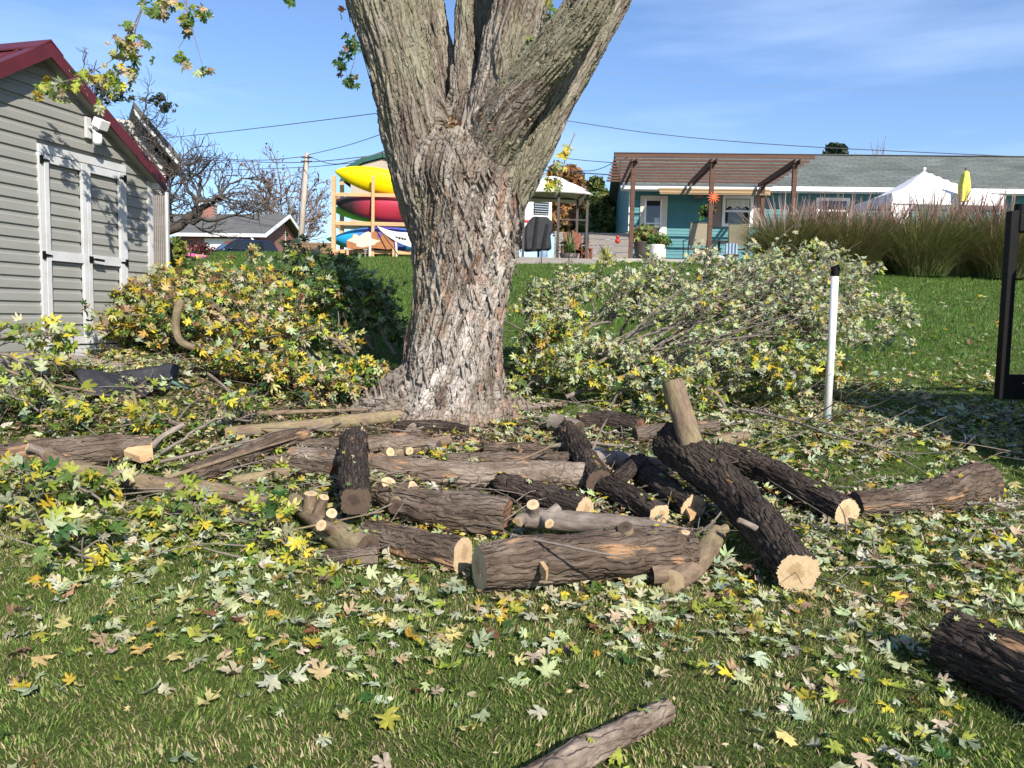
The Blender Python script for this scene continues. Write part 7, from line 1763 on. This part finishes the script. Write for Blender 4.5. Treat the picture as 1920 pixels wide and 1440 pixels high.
# ------------------------------------------------------------------ lawn grass
m_gr, t, b = new_mat('grass_blade'); a_ = N(t, 'ShaderNodeAttribute', attribute_name='lc'); t.links.new(a_.outputs['Color'], b.inputs['Base Color']); b.inputs['Roughness'].default_value = .6; b.inputs['Specular IOR Level'].default_value = .3
trn = N(t, 'ShaderNodeBsdfTranslucent'); msx = N(t, 'ShaderNodeMixShader'); msx.inputs[0].default_value = .3
t.links.new(a_.outputs['Color'], trn.inputs['Color']); t.links.new(b.outputs[0], msx.inputs[1]); t.links.new(trn.outputs[0], msx.inputs[2]); t.links.new(msx.outputs[0], t.nodes['Material Output'].inputs['Surface'])
def grass(name, label, n, y0, y1, pw, h, w, three, dry, tone=(1, 1, 1)):
    Y = y0 + (y1 - y0) * g.random(n) ** pw; X = g.uniform(-1, 1, n) * (.69 * Y + .35)
    ok = np.hypot(X - tr_c[0], Y - tr_c[1]) > .5; ok &= ~((X < -1.4) & (X > -6) & (Y > 5.9) & (Y < 8.4) & (g.random(n) < .8)); ok &= ~((np.abs(X - .1) < 1.9) & (Y > 4.95) & (Y < 7.2) & (g.random(n) < .7)); X, Y = X[ok], Y[ok]; n = len(X)
    Z = ground(X, Y) - .004
    pn = fbm(np.stack([X * 1.3, Y * 1.3, X * 0], 1), 4, 12); p2 = fbm(np.stack([X * 6, Y * 6, X * 0], 1), 3, 13)
    hh = h * g.uniform(.5, 1.3, n) * (.75 + .5 * p2); la = g.uniform(0, 6.283, n) * .6 + p2 * 6; le = hh * g.uniform(.15, .95, n)
    dx, dy = np.cos(la) * le, np.sin(la) * le; ba = la + 1.57 + g.normal(size=n) * .5; wx, wy = np.cos(ba) * w / 2, np.sin(ba) * w / 2
    b0 = np.stack([X - wx, Y - wy, Z], 1); b1 = np.stack([X + wx, Y + wy, Z], 1); tp = np.stack([X + dx, Y + dy, Z + hh * .85], 1)
    pal = np.array([(.095, .165, .032), (.13, .205, .045), (.085, .145, .030), (.18, .22, .07), (.25, .225, .12), (.32, .275, .17)]) * np.array(tone)
    f = np.clip((pn - .35) / .3, 0, 1); kk = g.integers(0, 4, n); dm = g.random(n) < dry * (.35 + 1.3 * f); kk = np.where(dm, g.integers(4, 6, n), kk)
    cl_ = pal[kk] * g.uniform(.75, 1.3, n)[:, None]
    if three:
        m0 = (b0 + np.stack([dx * .35, dy * .35, hh * .5], 1)); m1 = (b1 + np.stack([dx * .35, dy * .35, hh * .5], 1))
        V = np.stack([b0, b1, m1, m0, tp], 1).reshape(-1, 3); i = np.arange(n) * 5
        F = np.concatenate([np.stack([i, i + 1, i + 2], 1), np.stack([i, i + 2, i + 3], 1), np.stack([i + 3, i + 2, i + 4], 1)]); C = np.repeat(cl_, 5, 0)
    else:
        V = np.stack([b0, b1, tp], 1).reshape(-1, 3); F = np.arange(n * 3).reshape(-1, 3); C = np.repeat(cl_, 3, 0)
    tag(link(name, mesh(name, V, F, m_gr, False, cols={'lc': C})), label, 'grass', kind='stuff')
grass('lawn_grass', 'short mown grass on the near lawn', 150000, 2.1, 5.4, .85, .034, .0042, True, .32, (1.48, 1.38, 1.32))
grass('lawn_grass', 'mown grass among the logs and leaves', 80000, 5.4, 9.5, .9, .045, .007, False, .16, (1.15, 1.3, 1.0))
grass('lawn_grass', 'green mown grass on the rising far lawn', 120000, 9.5, 22.6, .9, .07, .018, False, .03, (.88, 1.12, .82))
# ================================================================== WHITE PIPE
pb_ = at(1550, 792); ptop = P(1566, 508, pb_.y + .05)
pvc = thing('white_pipe', 'white plastic pipe stuck upright in the lawn with black end fitting', 'pipe', pb_)
M_PVC = mat('scuffed_white_pvc', (.64, .64, .63), (.40, .40, .38), 60, .45, lo=.55, hi=.72)
m_ = MB(); m_.tube([tuple(pb_ - Vector((0, 0, .12))), tuple((pb_ + ptop) / 2 + Vector((.004, 0, 0))), tuple(ptop)], [.036, .036, .036], 20); m_.build('shaft', M_PVC, pvc, True, local=False)
MB().tube([tuple(ptop - Vector((0, 0, .05))), tuple(ptop + Vector((.002, 0, .03)))], .041, 16).build('coupling', M_BLACK, pvc, local=False)
MB().tube([tuple(ptop + Vector((-.035, .015, .01))), tuple(ptop + Vector((.025, -.015, .03)))], .028, 16).build('elbow', M_BLACK, pvc, local=False)
MB().tube([tuple(ptop + Vector((.024, -.015, .030))), tuple(ptop + Vector((.034, -.02, .034)))], .032, 16).build('collar', M_BLACK, pvc, local=False)
fr = pb_ + (ptop - pb_) * .04
MB().tube([tuple(fr), tuple(fr + Vector((0, 0, .03)))], .039, 16).build('blue_ring', plain('blue_grey_ring', (.25, .33, .36)), pvc, local=False)

# ================================================================== BLACK STEEL TRAILER WITH AN UNSEEN BODY ADDED FOR ITS LAWN SHADOW
TYY = 6.5
q0 = P(1876, 748, TYY); q1 = P(1900, 396, TYY)
trl = thing('black_trailer', 'black steel trailer end with open upright frame at the right edge', 'trailer', Vector((q0.x, q0.y, gz(q0.x, q0.y))))
TX = q0.x; zf0 = q0.z; zf1 = q1.z
f = MB(); f.bar(q0, q1, .075, .075); f.build('frame_post', M_BLACK, trl, local=False, bevel=.006)
f = MB(); f.bar(Vector((q1.x, TYY, zf1 - .03)), Vector((TX + 2.6, TYY, zf1 - .03)), .07, .07); f.build('frame_top_rail', M_BLACK, trl, local=False)
zp = P(1900, 702, TYY).z
MB().box(TX + .03, TX + 2.7, TYY - .03, TYY + .03, zf0, zp).build('side_panel', M_BLACK, trl, local=False, bevel=.005)
z2 = P(1900, 436, TYY).z; z3 = P(1900, 402, TYY).z
MB().box(q1.x + .03, q1.x + .5, TYY - .05, TYY + .05, z2, z3 - .0).build('latch_box', M_BLACK, trl, local=False, bevel=.012)
MB().tube([(q1.x + .06, TYY, z3), (q1.x + .06, TYY, P(1900, 383, TYY).z)], .05, 14).build('hinge_cap', M_BLACK, trl, local=False)
MB().tube([(TX + .16, TYY - .031, zp - .07), (TX + .16, TYY - .04, zp - .07)], .008, 8).build('bolt', M_GREYWOOD, trl, local=False)
MB().box(4.58, 8.2, 5.45, 5.92, gz(5, 5.9) + .35, gz(5, 5.9) + 2.4).build('shadow_body', M_BLACK, trl, local=False, bevel=.02)  # unseen box, added and sized to cast the shadow band on the lawn
for yy in (5.35, 6.1):
    zg_ = gz(TX + 1.9, yy)
    wo = MB().tube([(TX + 1.9, yy - .1, zg_ + .3), (TX + 1.9, yy + .1, zg_ + .3)], .3, 20).build('wheel', M_TYRE, trl, local=False); MB().tube([(TX + 1.9, yy - .11, zg_ + .3), (TX + 1.9, yy + .11, zg_ + .3)], .17, 14).build('rim', M_RIM, wo, local=False)
MB().box(4.8, 8.1, 5.5, 6.4, gz(5, 5.9) + .2, gz(5, 5.9) + .34).build('chassis', M_BLACK, trl, local=False)
for xx in (5.0, 7.6):
    zg_ = gz(xx, TYY); MB().bar((xx, TYY, zg_), (xx, TYY, zf0 + .02), .06).build('stand', M_BLACK, trl, local=False)

# ================================================================== BLACK GROUND FABRIC BY THE SHED
M_TARP = mat('black_woven_fabric', (.022, .022, .026), (.034, .034, .042), 30, .55, .004, 60)
n, m_ = 34, 22; V = []
c00 = np.array(at(128, 700, .10)); c10 = np.array(at(340, 690, .14)); c01 = np.array(at(160, 748, .04)); c11 = np.array(at(305, 742, .05))
for i in range(n + 1):
    for j in range(m_ + 1):
        u = i / n; v = j / m_; p = (c00 * (1 - u) + c10 * u) * (1 - v) + (c01 * (1 - u) + c11 * u) * v
        fb = fbm(np.array([[u * 4, v * 3, 1.5]]), 3, 31)[0] - .5
        p = p + np.array([0, 0, .10 * math.sin(u * 5 + 1) * math.sin(v * 3.1) + .14 * fb + .06 * math.exp(-((u - .9) / .1) ** 2)]); p[2] = max(p[2], gz(p[0], p[1]) + .02); V.append(p)
F = np.array([(i * (m_ + 1) + j, (i + 1) * (m_ + 1) + j, (i + 1) * (m_ + 1) + j + 1, i * (m_ + 1) + j + 1) for i in range(n) for j in range(m_)])
tf = thing('ground_fabric', 'crumpled black landscape fabric on the mulch before the shed', 'fabric', Vector(V[0]))
fo_ = link('sheet', mesh('sheet', V, F, M_TARP, True), tf); sd_ = fo_.modifiers.new('t', 'SOLIDIFY'); sd_.thickness = .004
MB().tube([tuple(at(322, 716, .10)), tuple(at(352, 728, .04))], .016, 10).build('green_hose_end', plain('green_pipe', (.10, .18, .14)), tf, local=False)
bdr = thing('edging_plank', 'dark weathered plank edging the shed mulch bed', 'plank', at(95, 668, .05))
MB().bar(at(92, 668, .05), at(230, 692, .05), .05, .10).build('board', M_GREYWOOD, bdr, local=False)
